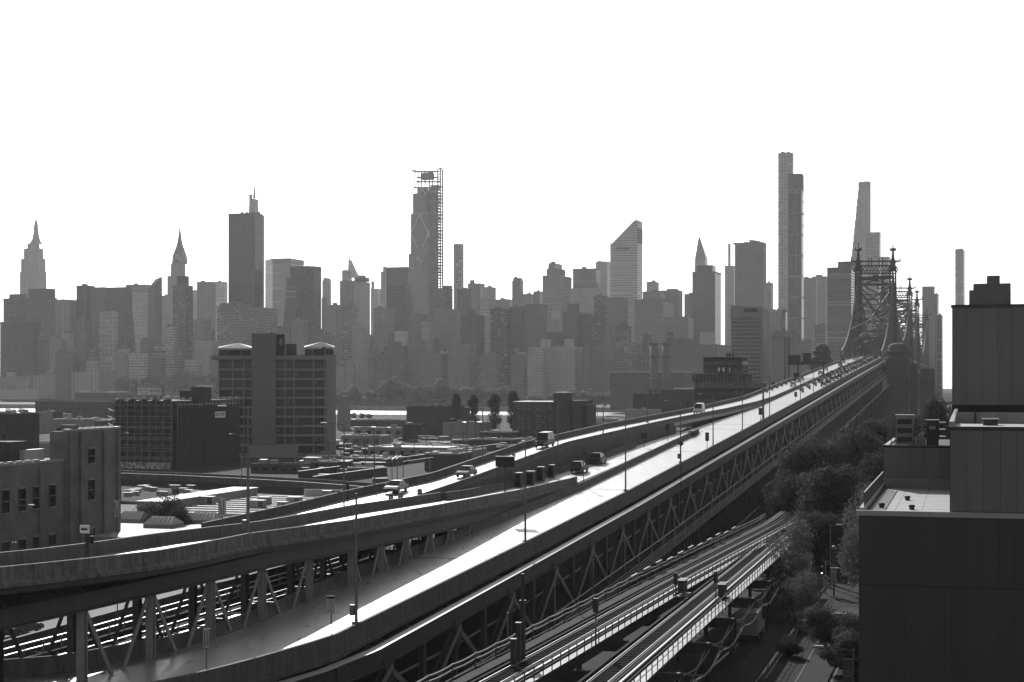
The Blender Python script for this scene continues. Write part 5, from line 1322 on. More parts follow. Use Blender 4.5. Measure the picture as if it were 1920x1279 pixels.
for lb, x, D, w, top, kind, full in (
 ('pale feathery tree overhanging the right track', 1482, 196, 112, 968, 'airy', .95),
 ('feathery low tree at the foot of the pale feathery tree', 1502, 184, 96, 1070, 'airy', .96),
 ('broad dark tree crown against the ribbed bridge girder', 1532, 290, 150, 818, 'big', .95),
 ('large dark tree left of the terrace railing', 1606, 320, 170, 804, 'big2', .95),
 ('dark tree filling the gap below the bridge girder', 1496, 268, 130, 880, 'big', .95),
 ('tall dark tree behind the street lamp', 1560, 252, 150, 872, 'big2', .95),
 ('dark tree low behind the feathery tree', 1530, 232, 110, 955, 'big', .96),
 ('leafy tree peeking out at the panel building edge', 1622, 205, 100, 900, 'airy', .95),
 ('bushy tree by the green road sign', 1604, 228, 90, 980, 'small', .95),
 ('low street tree above the district banner', 1560, 166, 120, 1136, 'small', .95),
 ('dark rounded street tree left of the banner', 1590, 150, 120, 1180, 'small', .96),
 ('dark street tree right behind the banner', 1612, 158, 110, 1150, 'big', .96),
 ('shrub on the strip between cycle path and road', 1482, 160, 60, 1192, 'small', .97),
 ('shrub under the feathery tree near the crossing', 1512, 176, 70, 1140, 'small', .97),
 ('leafy tree behind the air handlers, left one', 1716, 392, 74, 768, 'big', .95),
 ('leafy tree behind the air handlers, right one', 1757, 380, 90, 744, 'big2', .95),
 ('tree top left of the air handlers', 1686, 410, 56, 768, 'big', .95),
 ('small dark tree low under the bridge girder', 1466, 300, 90, 900, 'big2', .95),
 ('dark tree under the bridge near stone pier', 1650, 420, 100, 778, 'big', .95),
 ('shadowed tree behind bridge bents', 1440, 330, 90, 915, 'big', .95),
 ('dark tree between terrace railing and pier', 1640, 300, 90, 850, 'big2', .95)):
    tree(lb, x, 0, D, w, top, kind, gn, full=full)
gp_ = 'poplars by the waterfront'
for x, w, top, lb in ((855, 22, 730, 'dark poplar, leftmost of four by the river'), (887, 26, 732, 'second poplar from the left by the river'), (927, 30, 730, 'third poplar from the left, widest of four'), (963, 28, 724, 'poplar behind brick building, rightmost of four')):
    tree(lb, x, 0, 790, w, top, 'pop', gp_, name='poplar', full=.94)
gw = 'garden tree among the warehouse roofs'
tree('round tree growing between the white warehouse roofs', 300, 0, 268, 100, 928, 'small', gw, full=.95)
tree('second round tree between skylit roofs, lower one', 335, 0, 262, 70, 942, 'small', gw, full=.95)
gi = 'island trees'; r3 = random.Random(5)
i = 0
for x, w, top in ((650, 34, 728), (668, 40, 722), (700, 46, 727), (730, 60, 706), (756, 52, 716), (782, 40, 726), (806, 54, 716), (834, 60, 710), (862, 52, 722), (893, 50, 720), (920, 46, 726), (948, 50, 722), (1000, 46, 738), (1040, 50, 738), (1080, 60, 728), (1110, 50, 738), (1135, 46, 734)):
    tree('leafy island tree number %s along the far bank' % ['one', 'two', 'three', 'four', 'five', 'six', 'seven', 'eight', 'nine', 'ten', 'eleven', 'twelve', 'thirteen', 'fourteen', 'fifteen', 'sixteen', 'seventeen'][i], x, 0, 1690 - SM * xd(x, 1660) * .6, w, top, ('far', 'far2')[i % 2], gi, 3.2); i += 1
gl = 'trees along the far left shore'
for k in range(9):
    x = 235 + k * 23; tree('misty round tree on the far left shore behind hotel', x, 0, 2190, r3.uniform(34, 52), r3.uniform(692, 706), ('far', 'far2')[k % 2], gl, GM)
for k in range(6):
    tree('dark bank tree left of the river gap', -8 + k * 9 + (0 if k < 4 else 6), 0, 1150, 26, r3.uniform(764, 772), 'far', 'trees before the left river gap')
for k in range(4):
    tree('small tree before the bright river gap', 650 + k * 14, 0, 1130, 18, 772 + k, 'far2', 'trees before the river gap')
struct('island_shrubs', MB().prism(plan(560, 1000, 1003, 1640), 3.2, 7.5), M_LEAF_F, 'stuff')
# ------------------------------------------------------------------ text helper
def text(s, size, origin, xdir, ydir, m, parent, name='lettering', width=None, thick=0.01):
    cu = bpy.data.curves.new('t', 'FONT'); cu.body = s; cu.size = size; cu.extrude = thick; cu.align_x = 'CENTER'; cu.align_y = 'CENTER'
    tmp = bpy.data.objects.new('t', cu); col.objects.link(tmp)
    dg = bpy.context.evaluated_depsgraph_get(); dg.update()
    me = bpy.data.meshes.new_from_object(tmp.evaluated_get(dg)); bpy.data.objects.remove(tmp)
    me.materials.clear(); me.materials.append(m); me.name = name
    X = Vector(xdir).normalized(); Y = Vector(ydir).normalized(); Z = X.cross(Y)
    k = 1.0
    if width:
        w = max(v.co.x for v in me.vertices) - min(v.co.x for v in me.vertices); k = width / max(w, 1e-3)
    M = Matrix(((X.x * k, Y.x, Z.x, origin[0]), (X.y * k, Y.y, Z.y, origin[1]), (X.z * k, Y.z, Z.z, origin[2]), (0, 0, 0, 1)))
    return piece(name, me, parent, None, mat4=M)
M_BLACK = flat('black_paint', .015, .6); M_WHITEP = flat('white_sheet', .7, .5); M_GLASS = glassmat()
M_GREYP = flat('sign_grey', .45, .5)
def brickmat(name, v):
    m, nt, b = nodes_of(name)
    uv = nt.nodes.new('ShaderNodeUVMap'); uv.uv_map = 'UVMap'
    br = nt.nodes.new('ShaderNodeTexBrick'); br.inputs['Scale'].default_value = 1.0; br.inputs['Color1'].default_value = grey(v); br.inputs['Color2'].default_value = grey(v * .7); br.inputs['Mortar'].default_value = grey(v * 1.15)
    br.inputs['Brick Width'].default_value = .42; br.inputs['Row Height'].default_value = .15; br.inputs['Mortar Size'].default_value = .012
    nt.links.new(uv.outputs[0], br.inputs['Vector'])
    g = nt.nodes.new('ShaderNodeNewGeometry'); n = nt.nodes.new('ShaderNodeTexNoise'); n.inputs['Scale'].default_value = .35; n.inputs['Detail'].default_value = 6
    nt.links.new(g.outputs['Position'], n.inputs['Vector'])
    mr = mth(nt, 'MULTIPLY_ADD', n.outputs['Fac'], 1.0); mr.node.inputs[2].default_value = .5
    mx = nt.nodes.new('ShaderNodeMix'); mx.data_type = 'RGBA'; mx.blend_type = 'MULTIPLY'; mx.inputs[0].default_value = 1.0
    nt.links.new(br.outputs['Color'], mx.inputs[6])
    cb = nt.nodes.new('ShaderNodeCombineColor')
    for i in range(3): nt.links.new(mr, cb.inputs[i])
    nt.links.new(cb.outputs[0], mx.inputs[7]); nt.links.new(mx.outputs[2], b.inputs['Base Color']); b.inputs['Roughness'].default_value = .9
    MATS[name] = m
    return m
M_BRICK = brickmat('brick_wall', .19); M_BRICK_D = brickmat('brick_dark', .055)
M_WHITE = mat('white_roof', .6, .7, .2, .4); M_WALL = mat('pale_wall', .25, .85, .25, .3, streak=.2); M_WALLD = mat('dark_wall', .06, .85, .3, .3, streak=.2); M_ROOFD = mat('tar_roof', .05, .9, .4, .4)
# ------------------------------------------------------------------ brick building, wall parallel to the bridge
bk = thing('brick_factory', 'brick factory with tall stair block at the left edge', 'building', (-62, 240, GZ))
def wx(d): return -64 + SB * (d - 237)
def wq(d, back, z): return Vector((wx(d), d, z)) - VB * back
def wvol(d0, d1, b0, b1, z0, z1, name, m): return MB().prism([wq(d0, b1, 0), wq(d0, b0, 0), wq(d1, b0, 0), wq(d1, b1, 0)], z0, z1).build(name, m, bk)
wvol(196, 236, 0, 30, GZ, 18.4, 'lower_wing', M_BRICK); wvol(235.6, 250, -.4, 2.4, GZ, 22.6, 'stair_block', M_BRICK); wvol(236.2, 250, 2.45, 26, GZ, 18.0, 'rear_wing', M_BRICK); wvol(237.5, 239, -.2, 2.0, 22.95, 23.5, 'chimney', M_BRICK)
wvol(195.8, 235.5, -.12, .3, 18.4, 18.75, 'parapet_coping', M_COP); wvol(235.4, 250.2, -.55, .1, 22.6, 22.95, 'parapet_coping', M_COP)
wvol(196, 235, .4, 29.6, 18.41, 18.45, 'roof', M_ROOFD)
for d in (236.3, 239.2, 245.6, 249.6): wvol(d - .35, d + .35, -.75, -.35, GZ, 22.3, 'pilaster', M_BRICK)
for d in (214, 229.4): wvol(d - .4, d + .4, -.3, .05, GZ, 18.0, 'pilaster', M_BRICK)
def bwin(d, zc, w, h, off=0):
    p = wq(d, -.02 - off, zc)
    f = MB().obox(p, UB, VB, ZUP, w, .10, h).build('window', M_GLASS, bk)
    for s in (-1, 1): MB().obox(p + UB * s * (w / 2 + .05) + VB * .04, UB, VB, ZUP, .12, .16, h + .2).build('window_frame', M_WALLD, f)
    MB().obox(p + VB * .04, UB, VB, ZUP, w, .12, .1).build('meeting_rail', M_STEEL_L, f)
    MB().obox(p - ZUP * (h / 2 + .1) + VB * .1, UB, VB, ZUP, w + .4, .3, .16).build('sill', M_STEEL_L, f)
    MB().obox(p + ZUP * (h / 2 + .12) + VB * .04, UB, VB, ZUP, w + .3, .14, .22).build('lintel', M_STEEL_L, f)
for d in (221.1, 228.4, 232.4, 225.0, 217.2, 212):
    bwin(d, 13.6, 1.45, 3.0); bwin(d, 6.6, 1.45, 3.0)
bwin(242.1, 18.8, 1.5, 2.1, .4); bwin(242.1, 13.8, 1.5, 2.9, .4); bwin(242.1, 6.6, 1.5, 3.0, .4)
wvol(227, 231, 3, 8, 18.4, 21.4, 'roof_hut', M_WALLD); wvol(229, 234, 2.2, 3.0, 18.5, 20.2, 'roof_door', M_GREYP)
wvol(218, 226, 5, 12, 18.5, 19.6, 'roof_curb', M_WHITE)
for b in (5, 8):
    mb = MB(); a = wq(226, b + 3, 18.6); c = wq(228.5, b, 21.6)
    for s in (-.25, .25): mb.beam(a + VB * s, c + VB * s, .09, .09)
    for i in range(9): p = a + (c - a) * (i / 9); mb.beam(p - VB * .25, p + VB * .25, .06, .06)
    mb.build('roof_ladder', M_COP, bk)
for k in range(7): MB().obox(wq(216 + k * 2.1, .1, 18.85), UB, VB, ZUP, 1.2, .5, .2).build('coping_highlight', M_WHITE, bk)  # white blocks colour in the broken sunlit bits of the parapet top
for k in range(6): MB().obox(wq(240 + k * 1.7, .0, 23.0), UB, VB, ZUP, 1.0, .5, .16).build('coping_highlight', M_WHITE, bk)
# ------------------------------------------------------------------ hotel
sh = -0.107; nh = math.hypot(sh, 1); UH = Vector((sh / nh, 1 / nh, 0)); VH = Vector((1 / nh, -sh / nh, 0))
DH = 584.0
hot = thing('hotel_block', 'concrete hotel block with blank windowless shaft and rooftop canopies', 'building', (xd(520, DH), DH, GZ))
C0 = Vector((xd(630, DH), DH, 0)); pxm = DH / F
def hq(x, back, z): return C0 - VH * (630 - x) * pxm * 1.0 + UH * back + ZUP * z
def hvol(x0, x1, b0, b1, y0, y1, name, m):
    return MB().prism([hq(x0, b0, 0), hq(x1, b0, 0), hq(x1, b1, 0), hq(x0, b1, 0)], max(GZ, zy(y0, DH)), zy(y1, DH)).build(name, m, hot)
M_HC = mat('hotel_concrete', .23, .85, .15, .2, streak=.15); M_HG = mat('hotel_shaft', .16, .8, .1, .2)
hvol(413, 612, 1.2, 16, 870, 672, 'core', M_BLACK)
hvol(612, 630, 0, 16, 870, 667, 'end_wall', M_HC)
hvol(400, 612, -.6, 16, 674.5, 667, 'roof_slab', M_HC); hvol(611.8, 630.3, -.3, 16, 667, 665.5, 'roof_slab', M_HC)
ys = [675 + 17.6 * k for k in range(11)]
cols = [413, 438.5, 459, 474.5, 535, 552, 588, 609]
for y in ys[1:]:
    for x0, x1 in ((413, 474), (518, 612)): hvol(x0, x1, 0, 1.3, y + 2.6, y - 1.6, 'floor_slab', M_HC)
for x in cols: hvol(x - 1.0, x + 1.2, -.15, 1.3, 860, 674, 'column', M_HC)
bays = [(414.5, 437), (440, 457.5), (460.5, 473.5), (519, 533.5), (536.5, 550.5), (553.5, 586.5), (589.5, 607.5)]
r4 = random.Random(3)
for y in ys[:-1]:
    for x0, x1 in bays:
        w = hvol(x0, x1, .75, .95, y + 15.2, y + 2.8, 'window', M_GLASS)
        n = max(2, int((x1 - x0) / 5)); mb = MB()
        for i in range(1, n): p = hq(x0 + (x1 - x0) * i / n, .7, 0); mb.beam(p + ZUP * zy(y + 15, DH), p + ZUP * zy(y + 3, DH), .12, .12)
        mb.build('mullion', M_STEEL, w)
        if r4.random() < .3: hvol(x0 + 1, x0 + 1 + r4.uniform(2, 5), .62, .7, y + 12, y + 4, 'curtain', flat('curtain_grey', .10))
        mb = MB()
        p0, p1 = hq(x0, .2, zy(y + 10.5, DH)), hq(x1, .2, zy(y + 10.5, DH)); mb.beam(p0, p1, .06, .08)
        k = int((p1 - p0).length / .45)
        for i in range(k): p = p0 + (p1 - p0) * (i / k); mb.beam(p, p - ZUP * .95, .03, .03)
        mb.build('balcony_rail', M_STEEL, hot)
hvol(474.5, 518.5, -3.0, 6, 832, 626, 'shaft', M_HG)
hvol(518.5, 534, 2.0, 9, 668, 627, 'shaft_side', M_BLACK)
hvol(470, 560, -6, 0, 870, 833, 'podium', M_HC); hvol(440, 640, -12, -6.5, 870, 853, 'podium', M_HC)
e = thing('roof_emblem', 'pale oval emblem on the hotel shaft side', 'emblem', hq(527, 1.9, zy(641, DH)))
MB().lathe((0, 0, 0), [(.02, 0)], 3)
MB().add([hq(527, 1.95, zy(641, DH)) + VH * .7 * math.cos(a) + ZUP * 1.3 * math.sin(a) - UH * q for q in (0, .05) for a in [2 * math.pi * i / 14 for i in range(14)]], [tuple(range(14, 28))]).build('disc', flat('emblem_grey', .2), e)
def canopy(x0, x1, ye, yp, label):
    t = thing('roof_canopy', label, 'canopy', hq((x0 + x1) / 2, 6, zy(665, DH)), 'canopies on the hotel roof')
    a = [hq(x0, 1, zy(ye, DH)), hq(x1, 1, zy(ye, DH)), hq(x1, 12, zy(ye, DH) + .6), hq(x0, 12, zy(ye, DH) + .6)]; pk = [hq(x0 * .42 + x1 * .58, 5, zy(yp, DH)), hq(x0 * .42 + x1 * .58, 8, zy(yp, DH))]
    MB().add(a + pk, [(0, 1, 4), (1, 2, 5, 4), (2, 3, 5), (3, 0, 4, 5)]).build('canopy_sheet', M_WHITE, t)
    for x in (x0 + 1, x0 * .7 + x1 * .3, x0 * .3 + x1 * .7, x1 - 1): MB().beam(hq(x, 1.2, zy(667, DH)), hq(x, 1.2, zy(ye, DH)), .15, .15).build('canopy_post', M_COP, t)
    MB().prism([hq(x0 + 2, 5, 0), hq(x1 - 2, 5, 0), hq(x1 - 2, 6, 0), hq(x0 + 2, 6, 0)], zy(667, DH), zy(ye + 3, DH)).build('back_screen', M_STEEL, t)
canopy(410, 474, 652.5, 643, 'white peaked canopy on the hotel roof left of the shaft'); canopy(570, 627, 651, 640.5, 'white peaked canopy on the hotel roof right of the shaft')
for k in range(34):
    x = r4.choice((r4.uniform(411, 472), r4.uniform(520, 608))); h = r4.uniform(2, 6)
    hvol(x, x + r4.uniform(1.2, 3), .2, 1.5, 667, 667 - h, 'planter', M_LEAF_D)
hvol(536, 556, 3, 8, 667, 645, 'roof_hut', M_WALLD); hvol(604, 612, 2, 5, 667, 648, 'roof_hut', M_WALLD)
for k, ch_ in enumerate('RAVEL'): pass
# ------------------------------------------------------------------ scaffolded building
DS_ = 496.0
scf = thing('scaffolded_building', 'dark building wrapped in scaffolding and netting with roof billboard', 'building', (xd(325, DS_), DS_, GZ))
pl = plan(216, 325, 441, DS_, UB, VB); ztp = zy(752, DS_)
MB().prism(pl, GZ, ztp).build('wall', M_BRICK_D, scf)
P, C_, Q, R_ = pl; eF = (C_ - P); eS = (Q - C_); LF, LS = eF.length, eS.length
nF, nS = VB, UB
zf = [GZ + 2.6 + k * 3.2 for k in range(7)]
for k, z in enumerate(zf[:-1]):                                      # windows with pale sills on the front
    for j in range(5):
        p = P + eF * ((j + .5) / 5) - UB * .05 + ZUP * (z + 1.7)
        w = MB().obox(p, VB, UB, ZUP, LF / 5 * .62, .12, 1.9).build('window', M_GLASS, scf)
        MB().obox(p - ZUP * 1.1 - UB * .06, VB, UB, ZUP, LF / 5 * .8, .3, .25).build('sill', M_STEEL_L, w)
def scaffold(a, b, nrm, off, tag_):
    e = b - a; L = e.length; n = int(L / 2.4); o = nrm * off
    for i in range(n + 1):
        p = a + e * (i / n) + o; MB().beam(p + ZUP * GZ, p + ZUP * (ztp + 1.2), .14, .14).build('standard', M_STEEL_L, scf)
    k = 0; z = GZ + 2.0
    while z < ztp + 1:
        MB().beam(a + o + ZUP * z, b + o + ZUP * z, .14, .14).build('ledger', M_STEEL_L, scf)
        if k % 2 == 0: MB().obox((a + b) / 2 + o * .6 + ZUP * z, e.normalized(), nrm, ZUP, L, abs(off) * .7, .07).build('plank_deck', M_TIE, scf)
        z += 1.75; k += 1
    for i in range(0, n, 2):
        MB().beam(a + e * (i / n) + o + ZUP * (GZ + 1), a + e * (min(i + 2, n) / n) + o + ZUP * (ztp - 1), .07, .07).build('scaffold_brace', M_STEEL, scf)
scaffold(P, C_, -UB, 1.4, 'f'); scaffold(C_, Q, VB, 1.4, 's')
netm = mat('debris_net', .02, .9, .4, .5, streak=.3)
h = (ztp - 2.2 - GZ) / 4                                             # netting sheets on the bridge side
for j in range(4):
    for i in range(5):
        c = C_ + eS * ((i + .5) / 5) + VB * 1.55 + ZUP * (GZ + (j + .5) * h)
        MB().obox(c, UB, VB, ZUP, LS / 5 - .12, .05, h - .1).build('net_sheet', netm, scf)
for i in range(5): MB().obox(P + eF * (.08 + i * .2) - UB * 1.6 + ZUP * (ztp + .6), VB, UB, ZUP, .9, .5, .3).build('work_lamp', flat('lamp_white', .8), scf)
for i in range(9): MB().obox(C_ + eS * (.08 + i * .108) + VB * 1.6 + ZUP * (ztp + .7), UB, VB, ZUP, .5, .5, .35).build('work_lamp', flat('lamp_white', .8), scf)
def graffiti():
    m, nt, b = nodes_of('graffiti_paint'); g = nt.nodes.new('ShaderNodeNewGeometry')
    n = nt.nodes.new('ShaderNodeTexNoise'); n.inputs['Scale'].default_value = .9; n.inputs['Detail'].default_value = 1; n.inputs['Distortion'].default_value = 2.5
    nt.links.new(g.outputs['Position'], n.inputs['Vector']); f = mth(nt, 'GREATER_THAN', n.outputs['Fac'], .52)
    c = mixv(nt, f, .10, .55); cb = nt.nodes.new('ShaderNodeCombineColor')
    for i in range(3): nt.links.new(c, cb.inputs[i])
    nt.links.new(cb.outputs[0], b.inputs['Base Color']); return m
MB().obox((P + C_) / 2 - UB * 1.9 + ZUP * (GZ + 1.1), VB, UB, ZUP, LF, .1, 2.0).build('graffiti_hoarding', graffiti(), scf)
q = C_ + eS * .66 + VB * 1.75; MB().obox(q + ZUP * zy(778, DS_ + 22), UB, VB, ZUP, 7.5, .06, 2.0).build('banner', M_WHITEP, scf)
text('BILTMORE', 1.5, q + VB * .06 + ZUP * zy(778, DS_ + 22), UB, ZUP, M_BLACK, scf, 'banner_lettering', 6.3)
MB().obox(pl[0] + eF * .5 + eS * .75 + ZUP * (ztp + 1.5), VB, UB, ZUP, 6, 7, 3).build('roof_hut', M_WALLD, scf)
MB().prism(plan(358, 380, 396, DS_ + 8, UB, VB), ztp, zy(726, DS_)).build('roof_hut', M_WALLD, scf); MB().obox(at(385, 724.5, DS_ + 12), VB, UB, ZUP, 4, 4, .6).build('hut_roof', M_WHITE, scf)
mb = MB()
for s in range(6):
    a = at(214 - (s % 2) * 14, 800 - s * 7, DS_ + 4); b_ = at(200 + (s % 2) * 14, 793 - s * 7, DS_ + 4); mb.beam(a, b_, .7, .15)
mb.beam(at(199, 850, DS_ + 4), at(199, 757, DS_ + 4), .15, .15).beam(at(215, 850, DS_ + 4), at(215, 757, DS_ + 4), .15, .15); mb.build('stair_tower', M_DARK, scf)
bb = thing('roof_billboard', 'pale billboard with phone number on the scaffolded building roof', 'billboard', at(280, 746, DS_ + 6))
bc = at(280.5, 732, DS_ + 6); bw_, bh_ = 53 / F * DS_, 20 / F * DS_
MB().obox(bc, VB, UB, ZUP, bw_, .2, bh_).build('board', mat('board_face', .7, .6, .1, 1), bb)
for s in (-.5, .5): MB().obox(bc + VB * s * bw_, VB, UB, ZUP, .14, .3, bh_ + .3).build('frame', M_DARK, bb)
for s in (-.5, .5): MB().obox(bc + ZUP * s * bh_, VB, UB, ZUP, bw_, .3, .14).build('frame', M_DARK, bb)
fo = -UB * .13
text('SPACE AVAILABLE', .75, bc + fo - VB * bw_ * .25 + ZUP * bh_ * .33, VB, ZUP, M_BLACK, bb, 'lettering', bw_ * .45)
text('SPACE AVAILABLE', .85, bc + fo + VB * bw_ * .245 + ZUP * bh_ * .31, VB, ZUP, M_BLACK, bb, 'lettering', bw_ * .46)
text('646-924-0011', 1.05, bc + fo + VB * bw_ * .245 - ZUP * .15, VB, ZUP, M_BLACK, bb, 'lettering', bw_ * .46)
text('OFFICE - LOFT', .55, bc + fo - VB * bw_ * .25 + ZUP * .1, VB, ZUP, M_BLACK, bb, 'lettering', bw_ * .42)
text('FOR LEASE', .7, bc + fo - VB * bw_ * .2 - ZUP * 1.0, VB, ZUP, M_BLACK, bb, 'lettering', bw_ * .25)
text('CALL TODAY', .45, bc + fo + VB * bw_ * .245 - ZUP * 1.15, VB, ZUP, M_BLACK, bb, 'lettering', bw_ * .4)
for s in (-.4, -.1, .2, .42): MB().beam(bc + VB * s * bw_ - ZUP * bh_ / 2 + UB * .2, Vector((bc.x, bc.y, ztp)) + VB * s * bw_ + UB * 2.2, .15, .15).beam(bc + VB * s * bw_ - ZUP * bh_ * .5, Vector((bc.x, bc.y, ztp)) + VB * s * bw_, .15, .15).build('strut', M_DARK, bb)
# ------------------------------------------------------------------ low buildings between ramp and river
def low(name, label, x0, xc, yt, yb, dep, wm, rm, wins=0, group='low buildings of the waterfront', par=True):
    D = F * (HC - GZ) / (yb - Y0)
    pl = plan(x0, xc, xc + 1, D, UB, VB, dep); z = zy(yt, D); c = (pl[0] + pl[2]) / 2
    t = thing(name, label, 'building', (c.x, c.y, GZ), group)
    MB().prism(pl, GZ, z).build('wall', wm, t)
    MB().prism([c + (p - c) * .97 for p in pl], z, z + .03).build('roof', rm, t)
    if par:
        for a, b in zip(pl, pl[1:] + pl[:1]):
            e = (b - a).normalized(); n_ = Vector((e.y, -e.x, 0))
            MB().obox((a + b) / 2 + ZUP * (z + .25) - n_ * .12, e, n_, ZUP, (b - a).length + .05, .3, .5).build('parapet', M_COP if rm is M_WHITE else wm, t)
    W = (pl[1] - pl[0]); n = wins
    for i in range(n):
        p = pl[0] + W * ((i + .5) / n) - UB * .03 + ZUP * (GZ + (z - GZ) * .55)
        MB().obox(p, VB, UB, ZUP, W.length / n * .45, .1, min(2.0, (z - GZ) * .4)).build('window', M_GLASS, t)
    r5 = random.Random(int(x0 * 3 + yt))
    for k in range(r5.randint(1, 3)):
        a, b = r5.uniform(.15, .8), r5.uniform(.2, .8); h = r5.uniform(.7, 1.8)
        p = pl[0] + (pl[1] - pl[0]) * a + (pl[3] - pl[0]) * b
        MB().obox(p + ZUP * (z + h / 2), VB, UB, ZUP, r5.uniform(1, 2.5), r5.uniform(1, 2.5), h).build('roof_unit', M_STEEL_L if k % 2 else M_WALL, t)
    for k in range(r5.randint(2, 4)):
        p = pl[0] + (pl[1] - pl[0]) * r5.uniform(.1, .9) + (pl[3] - pl[0]) * r5.uniform(.2, .9); q = p + VB * r5.uniform(-4, 4) + UB * r5.uniform(-3, 3)
        MB().tube([p + ZUP * z, p + ZUP * (z + .5), Vector((q.x, q.y, z + .5)), Vector((q.x, q.y, z))], .12, 5).build('roof_pipe', M_COP, t)
        MB().cyl(q + ZUP * z, q + ZUP * (z + r5.uniform(.6, 2.2)), .1).build('vent_pipe', M_STEEL_L, t)
    return t
W_, D_, B_ = M_WALL, M_WALLD, M_BRICK_D
low('warehouse', 'long dark riverside warehouse with strip of windows at left', 66, 212, 754, 783, 40, D_, M_ROOFD, 22)
low('shed', 'small blank grey cube building left of the long warehouse yard', 57, 79, 776, 812, 10, W_, M_ROOFD)
low('shed', 'taller dim box behind the blank grey cube', 79, 95, 774, 810, 12, B_, M_ROOFD, 2)
low('shed', 'ruined looking pale shed with openings', 90, 119, 778, 806, 9, W_, M_WHITE, 3)
low('workshop', 'pale workshop wall with two slit windows', 99, 150, 788, 832, 12, W_, M_WHITE, 2)
low('workshop', 'low workshop with white skylight strips', 150, 190, 790, 818, 14, D_, M_WHITE)
low('tenement', 'dark tall block cut by the left picture edge', -20, 16, 779, 872, 18, B_, M_ROOFD, 2)
low('shed', 'flat white roofed shed behind the brick factory ladders', 16, 118, 832, 856, 12, W_, M_WHITE)
low('shed', 'narrow shed with bright roof before dark tall block', 18, 48, 802, 824, 10, W_, M_WHITE, 2)
low('annex', 'grey slab annex right beside the hotel', 632, 645, 745, 806, 10, W_, M_ROOFD)
low('shed', 'roof with bright edge below the river gap', 648, 762, 789, 800, 18, D_, M_WHITE)
low('workshop', 'pale workshop with dark door openings right of hotel', 664, 756, 804, 821, 12, W_, M_WHITE, 5)
low('workshop', 'second pale workshop row in front of the first', 640, 715, 819, 838, 12, W_, M_WHITE, 4)
low('warehouse', 'dark windowless warehouse left of the poplars', 762, 848, 764, 816, 30, D_, M_ROOFD)
low('shed', 'small black shed at the windowless warehouse corner', 755, 772, 798, 828, 8, B_, M_ROOFD)
low('warehouse', 'low wall sided warehouse under the poplars', 830, 899, 795, 824, 20, W_, M_ROOFD)
low('warehouse', 'flat warehouse with broad white roof in the yard', 690, 838, 842, 860, 26, W_, M_WHITE, 8)
low('shed', 'black shed with antenna near the carriageway', 796, 860, 853, 884, 14, D_, M_WHITE)
low('shed', 'flat shed with bright roof left of the black shed', 640, 735, 862, 874, 12, D_, M_WHITE)
low('shed', 'low garage row with thin white roof', 560, 640, 868, 882, 10, D_, M_WHITE, 6)
low('shed', 'garage strip below the hotel podium', 470, 560, 874, 888, 9, D_, M_ROOFD, 5)
low('shed', 'flat roofed shed in the middle of the yard', 650, 700, 880, 893, 9, D_, M_WHITE)
low('shed', 'white roofed shed beside the billboard trailer', 838, 890, 846, 868, 14, W_, M_WHITE)
low('shed', 'long shed with grey roof behind carriageway wall', 880, 960, 826, 842, 14, D_, M_WHITE)
low('shed', 'low shed with bright roof under brick tower', 930, 985, 838, 850, 10, D_, M_WHITE)
low('shed', 'row of stores below brick tower', 900, 962, 812, 828, 12, B_, M_WHITE, 6)
low('shed', 'light grey store right of brick tower', 1096, 1150, 788, 812, 14, W_, M_WHITE, 4)
low('shed', 'low pale building with garage doors beyond carriageway', 1172, 1232, 770, 812, 12, mat('light_wall', .34, .8, .2, .3), M_WHITE, 3)
low('workshop', 'dark boxy workshop with railed roof beyond carriageway', 1187, 1232, 740, 806, 14, D_, M_ROOFD, 0)
low('workshop', 'wide black workshop with bright canopy edge', 1215, 1300, 733, 798, 20, D_, M_ROOFD, 0)
t = bpy.context.scene.objects.get('workshop.004')
low('shed', 'dim depot behind parked trailers', 1100, 1180, 796, 818, 12, D_, M_WHITE, 7)
c = thing('roof_canopy', 'thin bright canopy roof right of the black workshop', 'canopy', at(1283, 800, 950) * 1.0, None)
MB().obox(at(1283, 728.5, 955), VB, UB, ZUP, 11.5, 8, .6).build('canopy_sheet', M_WHITE, c)
for x in (1268, 1298): MB().beam(at(x, 729, 955), Vector((xd(x, 955), 955, GZ)), .3, .3).build('canopy_post', M_DARK, c)
r9 = random.Random(31)
for i in range(16):
    x = r9.uniform(565, 960); y = r9.uniform(832, 898 - (x - 560) * .16); w = r9.uniform(20, 60)
    low('yard_shed', '%s thin roofed yard shed counted from the hotel' % ords[i], x, x + w, y - r9.uniform(5, 9), y, r9.uniform(4, 9), r9.choice((D_, B_, W_)), r9.choice((M_WHITE, M_WHITE, M_ROOFD)), r9.choice((0, 3, 5)), 'thin roofed sheds of the yard')
for i in range(18):
    x = 570 + i * 23; y = 888 - (x - 560) * .12 + r9.uniform(-22, 4); p = gp(x, y, GZ); h = r9.uniform(7, 11)
    t = thing('utility_pole', '%s utility pole of the yard counted from the hotel' % ords[i], 'pole', p, 'utility poles of the yard')
    MB().cyl(p, p + ZUP * h, .13, .1, 6).build('pole', M_DARK, t); MB().beam(p + ZUP * (h - .6) - VB * .9, p + ZUP * (h - .6) + VB * .9, .1, .12).build('cross_arm', M_DARK, t)
